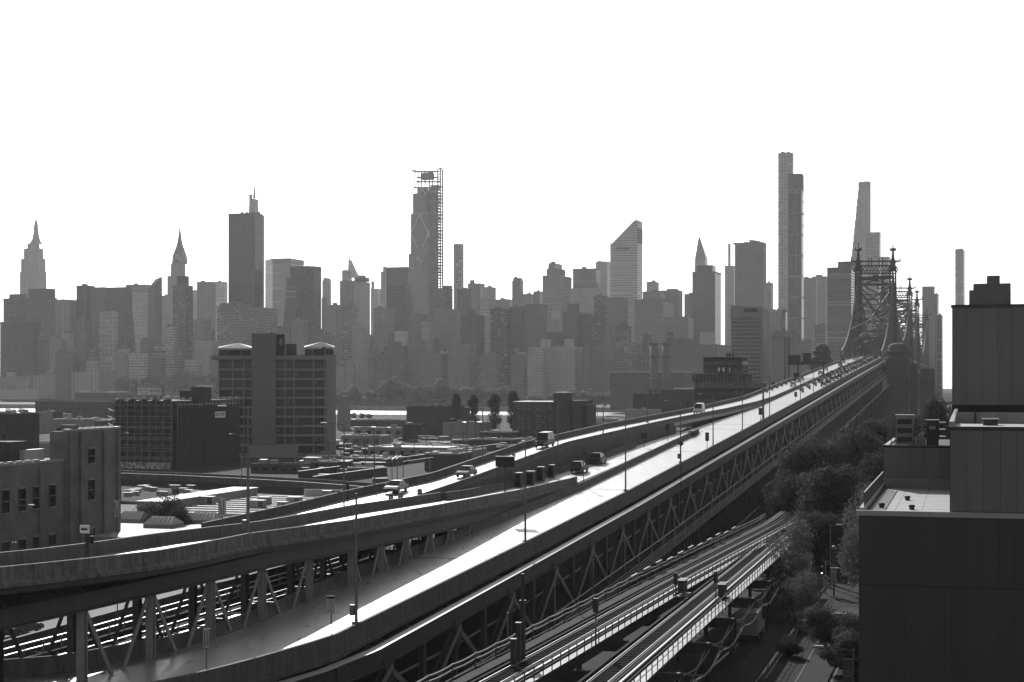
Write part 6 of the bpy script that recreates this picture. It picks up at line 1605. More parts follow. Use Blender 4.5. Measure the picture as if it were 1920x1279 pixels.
# yard walls with bright copings
for i, (xa, ya, xb, yb, lb) in enumerate(((588, 894, 725, 876, 'long yard wall with bright coping before the workshops'), (700, 838, 752, 831, 'short yard wall with bright coping near the river gap'), (720, 862, 830, 848, 'yard wall with bright coping beside the white roofed warehouse'), (560, 884, 640, 874, 'yard wall with bright coping left of the hoppers'), (860, 842, 985, 826, 'yard wall with bright coping below the poplars'), (800, 902, 870, 884, 'yard wall with coping next to the carriageway wall'))):
    a, b = gp(xa, ya, 5.2), gp(xb, yb, 5.2)
    t = thing('yard_wall', lb, 'wall', (a.x, a.y, GZ), 'yard walls')
    MB().obox((a + b) / 2 - ZUP * 1.1, (b - a).normalized(), ZUP.cross((b - a).normalized()), ZUP, (b - a).length, .25, 2.2).build('wall', D_, t)
    MB().obox((a + b) / 2 + ZUP * .06, (b - a).normalized(), ZUP.cross((b - a).normalized()), ZUP, (b - a).length + .1, .6, .1).build('coping', M_WHITE, t)
# hoppers and gantry frames of the yard
for x, yt, yb, w, lb in ((586, 858, 880, 28, 'pale funnel shaped hopper on posts left in the yard'), (647, 865, 890, 20, 'dark square hopper on posts beside the yard wall')):
    p = gp(x, yb, GZ); D = p.y; t = thing('hopper', lb, 'hopper', p, 'hoppers in the yard'); z1 = zy(yt, D); W = w / 2 / F * D
    sq = lambda k: [p + VB * sx * W * k + UB * sy * W * k for sx, sy in ((-1, -1), (1, -1), (1, 1), (-1, 1))]
    MB().taper(sq(.5), GZ + 2.0, sq(1.0), z1).build('funnel', W_ if w > 24 else D_, t); MB().prism(sq(1.02), z1, z1 + .1).build('rim', M_WHITE, t)
    for q in sq(.8): MB().beam(Vector((q.x, q.y, GZ)), Vector((q.x, q.y, z1)), .15, .15).build('leg', M_STEEL, t)
for i, (x0, x1, yt, yb, lb) in enumerate(((756, 806, 866, 902, 'pole gantry frame at the carriageway edge'), (735, 745, 862, 906, 'narrow pole frame left of the gantry frame'))):
    a, b = gp(x0, yb, GZ), gp(x1, yb - 9, GZ); h = zy(yt, a.y) - GZ
    t = thing('gantry_frame', lb, 'frame', a, 'pole frames in the yard')
    for p in (a, b): MB().cyl(p, p + ZUP * h, .14, .12).build('post', M_STEEL_L, t)
    MB().beam(a + ZUP * h, b + ZUP * h, .2, .25).build('beam', M_STEEL_L, t); MB().beam(a + UB * 3 + ZUP * h, b + UB * 3 + ZUP * h, .15, .2).build('beam', M_STEEL_L, t)
# stacked materials, trailers, containers: counted one by one
r6 = random.Random(12)
for k in range(150):
    x = r6.uniform(560, 1000); y = r6.uniform(822, 902)
    if y > 905 - (x - 560) * .19: continue
    p = gp(x, y, GZ); w, d, h = r6.uniform(2.0, 9), r6.uniform(1.0, 2.6), r6.uniform(.5, 2.4)
    ib, il = r6.randrange(4), r6.randrange(4)
    t = thing('storage_container', '%s %s container with %s lid in the yard, %s' % ('long' if w > 5 else 'short', ('black', 'pale', 'dark steel', 'grey')[ib], ('white', 'silver', 'bright', 'dull')[il], 'by the hotel' if x < 680 else 'mid yard' if x < 820 else 'near the brick loft'), 'container', p, 'containers and crates in the yard')
    MB().obox(p + ZUP * h / 2, VB, UB, ZUP, w, d, h).build('box', (D_, W_, M_STEEL, M_STEEL_L)[ib], t)
    MB().obox(p + ZUP * (h + .04), VB, UB, ZUP, w + .1, d + .1, .08).build('lid', (M_WHITE, M_COP, M_WHITE, M_STEEL)[il], t)
for k in range(16):
    x = r6.uniform(225, 370); y = r6.uniform(918, 938); p = gp(x, y, 7.0)
    t = thing('roof_box', 'small box or vent on the dark flat roof below the cross ramp', 'roof vent', p, 'vents on the dark flat roof')
    MB().obox(p + ZUP * .5, VB, UB, ZUP, r6.uniform(.8, 2.4), .9, .9).build('case', M_STEEL_L, t); MB().obox(p + ZUP * .98, VB, UB, ZUP, r6.uniform(1, 2.6), 1.1, .06).build('lid', M_WHITE, t)
# ------------------------------------------------------------------ white warehouse group next to the ramp
wh = thing('white_warehouse', 'white roofed warehouse with raised roof strip beyond the ramp', 'building', (-52, 290, GZ))
a = gp(306, 942, 9.0); b = gp(480, 916.5, 9.0)
L = (b - a).length; e = UB
def wpr(u0, u1, v0, v1, z0, z1, name, m, par=wh): return MB().prism([a + e * u0 + VB * v0, a + e * u0 + VB * v1, a + e * u1 + VB * v1, a + e * u1 + VB * v0], z0, z1).build(name, m, par)
wpr(0, L + 2, -5, 0, GZ, 9.0, 'raised_strip', W_); wpr(-.2, L + 2.2, -5.2, .2, 9.0, 9.15, 'raised_roof', M_WHITE)
wpr(-6, L + 2, .05, 34, GZ, 7.2, 'lower_hall', W_); wpr(-5.8, L + 1.8, .3, 33.8, 7.2, 7.23, 'lower_roof', mat('grey_membrane', .22, .8, .2, .3))
for u in grid(-4, L, 4.3): wpr(u, u + .9, .5, 33.5, 7.23, 7.75, 'roof_ridge', M_WHITE)
for u0, v0, w in ((L + 1.4, 10, 8), (L + 1.4, 22, 6), (L - 4, 30, 3)): wpr(u0, u0 + .4, v0, v0 + w, 7.2, 9.0, 'parapet_wall', mat('light_wall', .34, .8, .2, .3))
wpr(-40, -6.1, -14, 20, GZ, 7.0, 'front_hall', W_); wpr(-39.8, -6.3, -13.8, 19.8, 7.0, 7.03, 'front_roof', mat('patched_roof', .3, .7, .9, .35))
wpr(-8, 20, -44, -6, GZ, 6.8, 'rear_hall', D_); wpr(-7.8, 19.8, -43.8, -6.2, 6.8, 6.83, 'rear_roof', M_ROOFD)
for x, y, w, lb in ((252, 978, 50, 'ribbed gable skylight on white roof, leftmost of three'), (307, 988, 56, 'ribbed gable skylight in the middle of white roof'), (386, 980, 52, 'ribbed gable skylight right, behind the lane sign')):
    p = gp(x, y, 7.03); W = w / 2 / F * p.y * 1.02; t = thing('roof_skylight', lb, 'skylight', p, 'gabled skylights on the white roof')
    v = [p + VB * sx * W + UB * sy * 2.2 for sx, sy in ((-1, -1), (1, -1), (1, 1), (-1, 1))]
    MB().prism(v, 7.03, 7.6).build('kerb', W_, t)
    lo = [q + ZUP * .57 for q in v]; r0, r1 = (lo[0] + lo[3]) / 2 + ZUP * 1.1 + VB * .5, (lo[1] + lo[2]) / 2 + ZUP * 1.1 - VB * .5
    MB().add(lo + [r0, r1], [(0, 1, 5, 4), (1, 2, 5), (2, 3, 4, 5), (3, 0, 4)]).build('glazing', mat('skylight_sheet', .3, .45, .1, 1), t)
    for i in range(7):
        f = i / 6; MB().beam(lo[0] + (lo[1] - lo[0]) * f + ZUP * .02, r0 + (r1 - r0) * f + ZUP * .03, .08, .08).build('rib', M_COP, t)
for x, y, w, h, lb in ((389, 950, 27, 17, 'pale air unit on legs on warehouse roof behind lane sign'), (484, 957, 27, 17, 'pale air unit right of the ramp lamp'), (496, 950, 22, 16, 'air unit behind the one by the ramp lamp'), (530, 958, 16, 15, 'small dark air unit on warehouse roof'), (552, 950, 26, 16, 'rightmost pale air unit on warehouse roof')):
    p = gp(x, y, 7.23); k = p.y / F; t = thing('air_unit', lb, 'air unit', p, 'air units on the warehouse roof')
    W, Hh = w * k, h * k
    MB().obox(p + ZUP * (.5 + Hh / 2 - .2), VB, UB, ZUP, W, 1.6, Hh - .4).build('casing', M_WALL, t)
    for s in (.22, .40): MB().obox(p + ZUP * (.5 + Hh / 2 - .2) + VB * W * s - UB * .81, VB, UB, ZUP, W * .13, .06, Hh * .62).build('grille', M_DARK, t)
    MB().obox(p + ZUP * (.3 + Hh - .1), VB, UB, ZUP, W + .1, 1.7, .08).build('lid', M_WHITE, t)
    for s in (-.4, .4): MB().beam(p + VB * W * s, p + VB * W * s + ZUP * .6, .15, 1.2).build('leg', M_DARK, t)
# ------------------------------------------------------------------ brick tower by the river, with fire escape
D = 740.0
bt = thing('brick_loft', 'brick loft with square tower and fire escape beyond the van', 'building', (xd(1030, D), D, GZ))
pl = plan(961, 1037, 1039, D, UB, VB, 22); MB().prism(pl, GZ, zy(755, D)).build('wall', B_, bt)
MB().prism(plan(960, 1037.4, 1039, D - .3, UB, VB, 23), zy(755, D), zy(753, D)).build('cornice', M_COP, bt)
MB().prism(plan(1037.6, 1062, 1063, D - 1, UB, VB, 12), GZ, zy(737, D)).build('tower', B_, bt); MB().prism(plan(1037.4, 1062.4, 1063, D - 1.2, UB, VB, 12.4), zy(737, D), zy(735.5, D)).build('tower_cap', M_WHITE, bt)
MB().prism(plan(1062.2, 1075, 1076, D + 4, UB, VB, 40), GZ, zy(752, D)).build('side_wing', B_, bt); MB().prism(plan(1075.2, 1100, 1101, D + 20, UB, VB, 20), GZ, zy(760, D)).build('side_wing', B_, bt)
for yy in (762, 782, 798):
    for x in (968, 977, 988, 1008, 1031):
        p = at(x, yy, D) ; w = MB().obox(Vector((p.x, p.y, p.z)) + UB * ((1037 - x) * .0665) - UB * .08, VB, UB, ZUP, 1.1, .12, 2.2).build('window', flat('window_pale', .10, .2), bt)
        MB().obox(Vector((p.x, p.y, p.z - 1.25)) + UB * ((1037 - x) * .0665) - UB * .12, VB, UB, ZUP, 1.5, .25, .2).build('sill', M_STEEL_L, w)
fe = MB(); z0 = zy(822, D)
def fp(x, y): return at(x, y, D - 1.4) + UB * ((1037 - x) * .0665)
for k in range(5):
    y = 770 + k * 11; fe.beam(fp(1003, y), fp(1022, y), 1.0, .1); a_, b_ = (1005, 1020) if k % 2 else (1020, 1005); fe.beam(fp(a_, y), fp(b_, y + 11), .5, .12); fe.beam(fp(1003, y - 3), fp(1022, y - 3), .05, .06)
for x in (1003, 1022): fe.beam(fp(x, 765), fp(x, 826), .1, .1)
fe.build('fire_escape', M_STEEL_L, bt)
# dark three tier building with terraces
D = 640.0
ct = thing('tiered_building', 'dark three tier building with open terraces left of banded office', 'building', (xd(1355, D), D, GZ))
for x0, xc, y0, y1, nm in ((1300, 1430, 800, 719, 'lower_tier'), (1296, 1402, 717.5, 701.5, 'middle_tier'), (1317, 1394, 700, 670, 'upper_tier')):
    MB().prism(plan(x0 + 2, xc - 2, xc, D + 2, UB, VB, 16), max(GZ, zy(y0, D)), zy(y1, D)).build(nm, fm('b', .05, ph=3.0), ct)
    MB().prism(plan(x0, xc, xc + 2, D, UB, VB, 18), zy(y1, D), zy(y1 - 1.2, D)).build('roof_slab', M_STEEL_L, ct)
for x in range(1300, 1400, 7): MB().beam(at(x, 717, D) + UB * ((1402 - x) * .058), at(x, 702, D) + UB * ((1402 - x) * .058), .2, .2).build('terrace_post', M_STEEL_L, ct)
for x in (1345, 1347, 1354, 1356, 1367): MB().obox(at(x, 693, D) + UB * ((1394 - x) * .058), VB, UB, ZUP, .4, .5, 1.6).build('terrace_lamp', M_WHITEP, ct)
for x in (1363, 1368, 1374): MB().lathe(at(x, 669, D + 6), [(.5, -.4), (.5, 1.3), (.3, 1.5), (.3, 1.9)], 8).build('roof_flue', M_DARK, ct)
# banded office and white slab on the waterfront
D = 1120.0
of = thing('banded_office', 'pale office slab with dark window bands left of the bridge', 'building', (xd(1406, D), D, GZ))
pl = plan(1370, 1431, 1442.5, D, UB, VB); z1 = zy(577, D); M_OF = mat('office_white', .26, .8, .12, .1)
MB().prism(pl, GZ, zy(590, D)).build('wall', M_OF, of)
MB().add([(p.x, p.y, zy(590, D)) for p in pl] + [(pl[0].x, pl[0].y, zy(571.5, D)), (pl[1].x, pl[1].y, zy(576, D)), (pl[2].x, pl[2].y, zy(579, D)), (pl[3].x, pl[3].y, zy(572, D))], [(0, 1, 5, 4), (1, 2, 6, 5), (2, 3, 7, 6), (3, 0, 4, 7), (4, 5, 6, 7)]).build('crown', M_OF, of)
eF = pl[1] - pl[0]
for k in range(19):
    z = zy(597 + k * 7.4, D)
    if z < GZ + 3: break
    for j in range(7):
        p = pl[0] + eF * (.04 + (j + .5) * .9 / 7) - UB * .05 + ZUP * z
        MB().obox(p, VB, UB, ZUP, eF.length * .9 / 7 - .25, .15, 1.35).build('window', M_GLASS, of)
MB().obox(pl[0] + eF * .62 - UB * .1 + ZUP * zy(581.5, D), VB, UB, ZUP, eF.length * .42, .3, 2.6).build('louvre', M_BLACK, of)
for k in range(18): MB().obox(pl[1] + (pl[2] - pl[1]) * .3 + VB * .05 + ZUP * zy(600 + k * 7.4, D), UB, VB, ZUP, 2.0, .15, 1.3).build('window', M_GLASS, of)
D = 1090.0
ws = thing('white_slab', 'plain white waterfront slab with dark vertical slits', 'building', (xd(1470, D), D, GZ))
pl = plan(1446, 1490, 1497, D, UB, VB); MB().prism(pl, GZ, zy(632, D)).build('wall', mat('slab_white', .34, .8, .12, .1), ws)
MB().prism(plan(1446, 1491, 1498, D - 1, UB, VB), zy(632, D), zy(624, D)).build('crown_band', mat('slab_white', .34), ws)
for x in (1471, 1479): MB().obox(at(x, 680, D) + UB * ((1490 - x) * .09 - .1), VB, UB, ZUP, .9, .3, 34).build('slit_window', M_GLASS, ws)
for k in range(12): MB().obox(at(1448 + k * 3.6, 623, D + 6), VB, UB, ZUP, 1.0, 1.0, 1.6 + (k * 7 % 5) * .3).build('roof_vent', M_STEEL_L, ws)
# second turret of the anchor pier
an2 = thing('anchor_pier', 'stone anchor pier turret with dark dome left of the roadway', 'stone pier', (xd(1541, 880), 880, GZ))
c = Vector((xd(1541, 880), 880, 0)); dz = lambda y: zy(y, 880)
MB().obox(c + ZUP * (GZ + dz(674)) / 2, VB, UB, ZUP, 11, 12, dz(674) - GZ).build('shaft', M_STONE, an2)
MB().lathe(c, [(4.4, dz(676)), (5.0, dz(672)), (5.0, dz(669)), (4.3, dz(668)), (4.4, dz(663)), (5.0, dz(661)), (5.0, dz(658)), (4.2, dz(657)), (3.8, dz(652)), (3.0, dz(648)), (1.6, dz(645)), (.2, dz(644))], 18).build('turret', M_STONE, an2)
# island seawall, its pale colour standing in for sun glitter on the bank
sw = thing('sea_wall', 'pale sea wall along the island bank', 'wall', (-200, 1640, 0))
MB().prism(strip(1571, 1574, (-1150, 400)), -1, 4.4).build('wall', mat('riprap_glitter', .30, .8, .5, .2), sw)
high('island_block', 'long dark low block on the island left of scaffolded building', 140, 215, 250, 737, 1760, 'b', .07, group='riverfront buildings', gz=3.2)
high('island_block', 'pale low pavilion on the island behind billboard', 300, 330, 345, 745, 1790, 'B', .2, group='riverfront buildings', gz=3.2)
# ------------------------------------------------------------------ lamp posts
M_POLE = mat('galvanised_pole', .14, .5, .15, 1.0)
def lamp(x, yb, yt, D, label, arm=-1, heads=1, group='lamp posts along the roadways', r=.11, gz=None, armlen=2.2, box=False):
    p = at(x, yb, D); h = (yb - yt) / F * D
    if gz is not None: h += p.z - gz; p.z = gz
    t = thing('lamp_post', label, 'lamp post', p, group)
    MB().cyl(p, p + ZUP * h, r, r * .6, 10).build('pole', M_POLE, t)
    MB().obox(p + ZUP * .12, VB, UB, ZUP, r * 4.2, r * 4.2, .24).build('base_plate', M_POLE, t)
    if box: MB().obox(p + ZUP * 1.1 - VB * .3, VB, UB, ZUP, .35, .4, .8).build('control_box', M_POLE, t)
    for s in ((arm,) if heads == 1 else (-1, 1)):
        a = p + ZUP * (h - .15); b = a + VB * s * armlen + ZUP * .25
        MB().tube([a, a + VB * s * armlen * .5 + ZUP * .2, b], .045, 6).build('arm', M_POLE, t)
        hd = MB().obox(b + VB * s * .2, VB, UB, ZUP, .75, .3, .14).build('lamp_head', mat('lamp_casing', .4, .4, .1, 1), t)
        MB().obox(b + VB * s * .25 - ZUP * .09, VB, UB, ZUP, .45, .24, .06).build('lens', M_GLASS, hd)
    return t
def linD(x, off=0): return (46.7 + off) / (SB - (x - CX) / F)
for x, yb, yt, lb, bx in ((668, 1171, 925, 'near tall lamp post on the right parapet by the notice sign', True), (985, 1017, 833, 'lamp post on the right parapet, second from the near end', False), (1173, 921, 782, 'lamp post on the right parapet above the steel trusses, third one', False), (1276, 868, 752, 'lamp post on right parapet beside the diamond warning sign', True), (1337, 837, 740, 'lamp post on right parapet beyond the barrier nose', False), (1392, 808, 722, 'lamp post on right parapet beside the van row', False), (1443, 781, 705, 'lamp post right of the thick dark mast', False), (1501, 755, 690, 'lamp post before the queue of cars', False), (1525, 745, 684, 'lamp post at the end of the car queue', False), (1552, 731, 676, 'lamp post beside the traffic queue, second last', False), (1590, 709, 664, 'last small lamp post before the bridge portal', False)):
    lamp(x, yb, yt, linD(x), lb, -1, 1, r=.12 if x > 700 else .13, box=bx)
lamp(1431, 788, 722, linD(1431), 'thick dark mast rising from the right parapet', -1, 1, r=.3)
lamp(1576, 714, 655, linD(1576), 'tall curved mast beside the bridge portal', -1, 1, r=.28, armlen=1.0)
for x, yb, yt, D, lb in ((465, 992, 764, 140, 'tall lamp post on the ramp left of centre'), (645, 942, 795, 183, 'slim lamp post behind the ramp barrier with barrels'), (702, 926, 803, 205, 'thin dark lamp post where the ramps part'), (875, 868, 787, 262, 'lamp post on carriageway wall left of the billboard trailer'), (905, 895, 765, 240, 'lamp post rising beside the dark sign trailer'), (1046, 846, 748, 256, 'lamp post in front of the dark minivan'), (963, 880, 840, 250, 'short lamp post by the portable cabins'), (1131, 830, 730, 300, 'lamp post on median right of the minivan'), (1214, 801, 736, 345, 'lamp post on the median left of barrier nose'), (1301, 775, 722, 420, 'lamp post beside the white van'), (1381, 752, 694, 480, 'lamp post on carriageway beyond the white van')):
    lamp(x, yb, yt, D, lb, -1 if x < 1200 else 1, 1, r=.15 if x == 465 else .11, box=(x in (465, 1131)), gz=surf(xd(x, D), D))
lamp(453, 1000, 815, 330, 'thin lamp post far behind the ramp lamp', -1, 1, gz=GZ); lamp(222, 900, 812, 400, 'thin lamp post in front of graffiti hoarding', 1, 1, gz=GZ); lamp(27, 985, 948, 205, 'small lamp in front of brick factory windows', 1, 1, gz=9.5)
lamp(1120, 820, 719, 620, 'slender lamp post over the yard behind minivan', 1, 1, gz=GZ); lamp(1003, 800, 735, 640, 'slender lamp post before brick loft', 1, 1, gz=GZ)
lamp(1557, 1100, 985, 212, 'street lamp by the crossing behind the feathery tree', 1, 1, gz=GZ, armlen=.9); 
t = lamp(1600, 1240, 1217, 135, 'street lamp arm above the district banner', -1, 1, gz=GZ, armlen=2.6)
# district banner on that post
p = at(1589, 1262, 135.0); bn = thing('street_banner', 'grey street banner reading LIC QNS at bottom right', 'banner', p)
W, Hh = 18 / F * 135, 52 / F * 135
MB().obox(p, VB, UB, ZUP, W, .03, Hh).build('cloth', flat('banner_cloth', .10, .8), bn)
fo = -UB * .025; mt = flat('banner_print', .30, .8)
text('LIC', .42, p + fo + ZUP * .15, VB, ZUP, mt, bn, 'lettering', W * .8); text('QNS', .34, p + fo - ZUP * .22, VB, ZUP, mt, bn, 'lettering', W * .76); text('Welcome to', .10, p + fo + ZUP * .5, VB, ZUP, mt, bn, 'lettering', W * .74)
MB().beam(p + ZUP * Hh / 2 - VB * W / 2, p + ZUP * Hh / 2 + VB * .8, .05, .05).build('bracket', M_DARK, bn)
# ------------------------------------------------------------------ signs
M_SF = mat('sign_face', .45, .6, .1, 2.0)
def plate(t, p, w, h, m=None, name='plate', border=True):
    o = MB().obox(p, VB, UB, ZUP, w, .03, h).build(name, m or M_SF, t)
    if border:
        for s in (-1, 1):
            MB().obox(p - UB * .02 + VB * s * (w / 2 - .02), VB, UB, ZUP, .03, .02, h).build('border', M_BLACK, o); MB().obox(p - UB * .022 + ZUP * s * (h / 2 - .02), VB, UB, ZUP, w, .02, .03).build('border', M_BLACK, o)
    return o
def lane_sign(x, yb, yt, yl, w, D, label, flip=1):
    p = at(x, yb, D); k = D / F; t = thing('lane_sign', label, 'sign', p, 'lane shift signs')
    MB().beam(Vector((p.x, p.y, min(p.z, surf(p.x, p.y)))), at(x, yt + 2, D), .09, .06).build('post', M_POLE, t)
    c = at(x, (yt + yl) / 2, D) - UB * .06; h = (yl - yt) * k; W = w * k
    o = plate(t, c, W, h)
    for s in (-1, 1):
        b = MB(); bend = s == flip
        pts = [c - UB * .03 + VB * (W * .2 * s + (W * .1 * (.5 - f) * 2 * (1 if bend else 0) if abs(f - .5) < .3 else (W * .1 * (1 if f < .5 else -1) if bend else 0))) + ZUP * h * (f - .5) * .76 for f in (0, .25, .4, .6, .75, 1)]
        for a_, b_ in zip(pts, pts[1:]): b.beam(a_, b_, .02, W * .1, UB)
        b.build('symbol', M_BLACK, o)
    MB().beam(c - UB * .03 - ZUP * h * .38, c - UB * .03 - ZUP * h * .05, .02, .02).build('symbol', M_BLACK, o)
    return t
lane_sign(387, 1257, 1178, 1216, 15, 111.7, 'lane shift sign standing on the near right parapet', 1)
lane_sign(417, 998, 934, 969, 15, 139, 'lane shift sign on the ramp left of the tall lamp', -1)
lane_sign(220, 1003, 939, 970, 12, 142, 'lane shift sign behind ramp wall by brick factory', -1)
def text_sign(x, yb, yt, yl, w, D, lines, label, head=True):
    p = at(x, yb, D); k = D / F; t = thing('notice_sign', label, 'sign', p, 'lettered notice signs')
    MB().beam(p, at(x, yt + 3, D), .09, .06).build('post', M_DARK, t)
    c = at(x, (yt + yl) / 2, D) - UB * .06; h = (yl - yt) * k; W = w * k; o = plate(t, c, W, h, None, 'plate', False)
    n = len(lines)
    if head: MB().obox(c - UB * .02 + ZUP * h * .39, VB, UB, ZUP, W * .9, .02, h * .13).build('header', M_BLACK, o)
    for i, s in enumerate(lines): text(s, h * .11, c - UB * .02 + ZUP * h * (.24 - i * .13), VB, ZUP, M_BLACK, o, 'lettering', W * .68, .004)
text_sign(621, 1192, 1117, 1150, 16.5, 121.3, ('LANES', 'OPTIONAL', 'AFTER PM', 'MAY BE', 'SUBJECT', 'TO TOLL'), 'notice sign with six text lines on the near parapet')
text_sign(391, 1200, 1109, 1141, 11, 128, ('NO', 'TRUCKS', 'BUSES', 'OR', 'TOWING'), 'small notice sign at the left end of the near road')
ow = thing('arrow_sign', 'pale one way arrow sign on dark post at ramp parapet', 'sign', at(163, 1072, 112)); p = at(161, 992, 112)
MB().obox(at(163.5, 1036, 112), VB, UB, ZUP, .2, .2, 80 / F * 112).build('post', M_BLACK, ow); o = plate(ow, p - UB * .15, .72, .55, M_WHITEP, 'plate', False)
MB().add([p - UB * .18 + VB * a + ZUP * b for a, b in ((-.30, 0), (-.12, .14), (-.12, .07), (.22, .07), (.22, -.07), (-.12, -.07), (-.12, -.14))], [tuple(range(7))]).build('arrow', M_BLACK, o)
MB().obox(at(172, 1012, 112.3), VB, UB, ZUP, .28, .1, .5).build('bracket_box', M_BLACK, ow)
# dark plates seen from behind and diamond warning signs
def back_sign(x, yb, yt, yl, w, D, label, diamond=False):
    p = at(x, yb, D); k = D / F; t = thing('road_sign', label, 'sign', p, 'road signs seen from behind')
    MB().beam(Vector((p.x, p.y, min(p.z, surf(p.x, p.y)))), at(x, yt + 2, D), .1, .08).build('post', M_DARK, t); c = at(x, (yt + yl) / 2, D)
    if diamond:
        r_ = w * k * .7; MB().add([c - UB * q + VB * a + ZUP * b for q in (.06, .1) for a, b in ((-r_, 0), (0, -r_), (r_, 0), (0, r_))], [(0, 1, 2, 3), (7, 6, 5, 4), (0, 4, 5, 1), (1, 5, 6, 2), (2, 6, 7, 3), (3, 7, 4, 0)]).build('plate', M_STEEL, t)
    else: MB().obox(c - UB * .08, VB, UB, ZUP, w * k, .04, (yl - yt) * k).build('plate', M_DARK, t)
back_sign(1326, 841, 811, 827, 7, 300, 'dark rectangular sign on the right roadway before barrier nose')
back_sign(1426, 792, 765, 778, 7, 372, 'dark rectangular sign beside thick mast'); back_sign(1492, 757, 735, 744, 5, 470, 'dark rectangular sign before car queue')
back_sign(1277, 868, 826, 838, 8, 252, 'diamond warning sign hung on the parapet lamp', True); back_sign(1094, 896, 844, 856, 8, 238, 'round headed warning sign on divider', True)
back_sign(1208, 845, 812, 822, 12, 300, 'dark plate sign on the divider'); back_sign(836, 906, 881, 893, 8, 215, 'dark plate sign at the left carriageway edge', True); back_sign(1252, 843, 795, 808, 7, 318, 'pale plate on the divider post'); back_sign(1290, 778, 752, 762, 6, 430, 'small plate sign left of white van'); back_sign(1450, 742, 717, 724, 6, 560, 'small plate sign far along carriageway')
back_sign(652, 933, 905, 918, 7, 180, 'small dark sign on ramp barrier')
# portable message board
mbd = thing('message_board', 'dark portable message board on trailer beside carriageway', 'sign trailer', Vector((xd(947, 204), 204, zB(204))))
c = at(947, 866, 204); MB().obox(c, VB, UB, ZUP, 37 / F * 204, .25, 19 / F * 204).build('board', M_BLACK, mbd); MB().obox(c + ZUP * 10 / F * 204, VB, UB, ZUP, 37.5 / F * 204, .35, .08).build('board_cap', M_WHITEP, mbd)
cb_ = Vector((c.x, c.y, zB(204))); MB().cyl(c - ZUP * .6, cb_, .09).build('mast', M_DARK, mbd); MB().obox(cb_ + ZUP * .45, VB, UB, ZUP, 1.6, 2.2, .35).build('trailer', M_DARK, mbd)
# site cabins, barrels, cones
for i, (x, y, w, h, lb) in enumerate(((982, 892, 10, 26, 'dark portable toilet, leftmost by the lamp'), (999, 886, 15, 24, 'site cabin with pale roof next to the portable toilets'), (1017, 882, 12, 25, 'dark portable toilet between site cabin and truck'), (1030, 880, 9, 22, 'dark portable toilet closest to the parked truck'))):
    D = 228 + i * 5.5; p = Vector((BL(D) + 1.4, D, zB(D))); k = D / F; t = thing('portable_cabin', lb, 'cabin', p, 'cabins of the road works')
    MB().obox(p + ZUP * h * k / 2, VB, UB, ZUP, w * k, 1.2, h * k).build('box', M_DARK, t); MB().obox(p + ZUP * (h * k + .06), VB, UB, ZUP, w * k + .12, 1.35, .12).build('roof', M_WHITE if i == 1 else M_STEEL_L, t)
    MB().obox(p + ZUP * h * k * .48 - UB * .62, VB, UB, ZUP, w * k * .6, .05, h * k * .8).build('door', M_BLACK, t)
def barrel(p, s, label, grp='traffic barrels'):
    t = thing('traffic_barrel', label, 'barrel', p, grp)
    MB().lathe(p, [(.30 * s, 0), (.30 * s, .08 * s), (.26 * s, .1 * s), (.24 * s, .9 * s), (.15 * s, 1.0 * s)], 12).build('drum', mat('barrel_drum', .10, .5), t)
    for z in (.3, .62): MB().lathe(p + ZUP * z * s, [(.258 * s, 0), (.25 * s, .15 * s)], 12).build('band', flat('reflective_band', .4, .3), t)
for x, y, lb in ((733, 946, 'banded traffic barrel on the ramp, nearest'), (751, 943, 'banded traffic barrel on the ramp, second'), (787, 936, 'banded traffic barrel on the ramp, third')): barrel(gp(x, y, 15.75), 1.25, lb)
for i in range(14):
    d = 520 + i * 7.5; x = lin(d) - 5.5 - (i % 3) * 1.2
    barrel(Vector((x, d, zA(d))), 1.4, 'small dark barrel in the row closing the left lane', 'barrels closing a lane')
for i in range(7):
    d = 520 + i * 14; barrel(Vector((CL(d) + 1.5, d, zC(d))), 1.4, 'small barrel along the carriageway wall', 'barrels along the carriageway wall')
# attenuator at the barrier nose and small debris
at_ = thing('crash_cushion', 'stack of crash cushion drums at the divider nose', 'crash cushion', Vector((AL(334), 334, zA(334))))
for k in range(5): MB().lathe(Vector((AL(340 - k * 1.4) - .1 + (k % 2) * .5, 340 - k * 1.4, zA(340))), [(.45, 0), (.45, .9), (.3, 1.0)], 12).build('drum', M_DARK, at_)
# ------------------------------------------------------------------ sign gantry over the roadway
D = 640; gn_ = thing('sign_gantry', 'overhead sign gantry with dark sign backs above the far carriageway', 'gantry', Vector((CL(D), D, zC(D))))
a = Vector((CL(D) - 1, D, zA(D))); b = Vector((AR(D) - 9.4, D, zA(D))); zz = zy(681, D)
for p in (a, b): MB().cyl(p, Vector((p.x, p.y, zz + 1)), .3).build('post', M_DARK, gn_)
MB().beam(Vector((a.x - 4, a.y, zz)), Vector((b.x + 1, b.y, zz)), .6, 1.3).build('beam', M_DARK, gn_)
for x0, x1, y0, y1 in ((1477, 1501, 666, 683), (1505, 1521, 662, 684)): MB().obox((at(x0, y0, D - 1) + at(x1, y1, D - 1)) / 2, VB, UB, ZUP, (x1 - x0) / F * D, .3, (y1 - y0) / F * D).build('sign_panel', M_DARK, gn_)
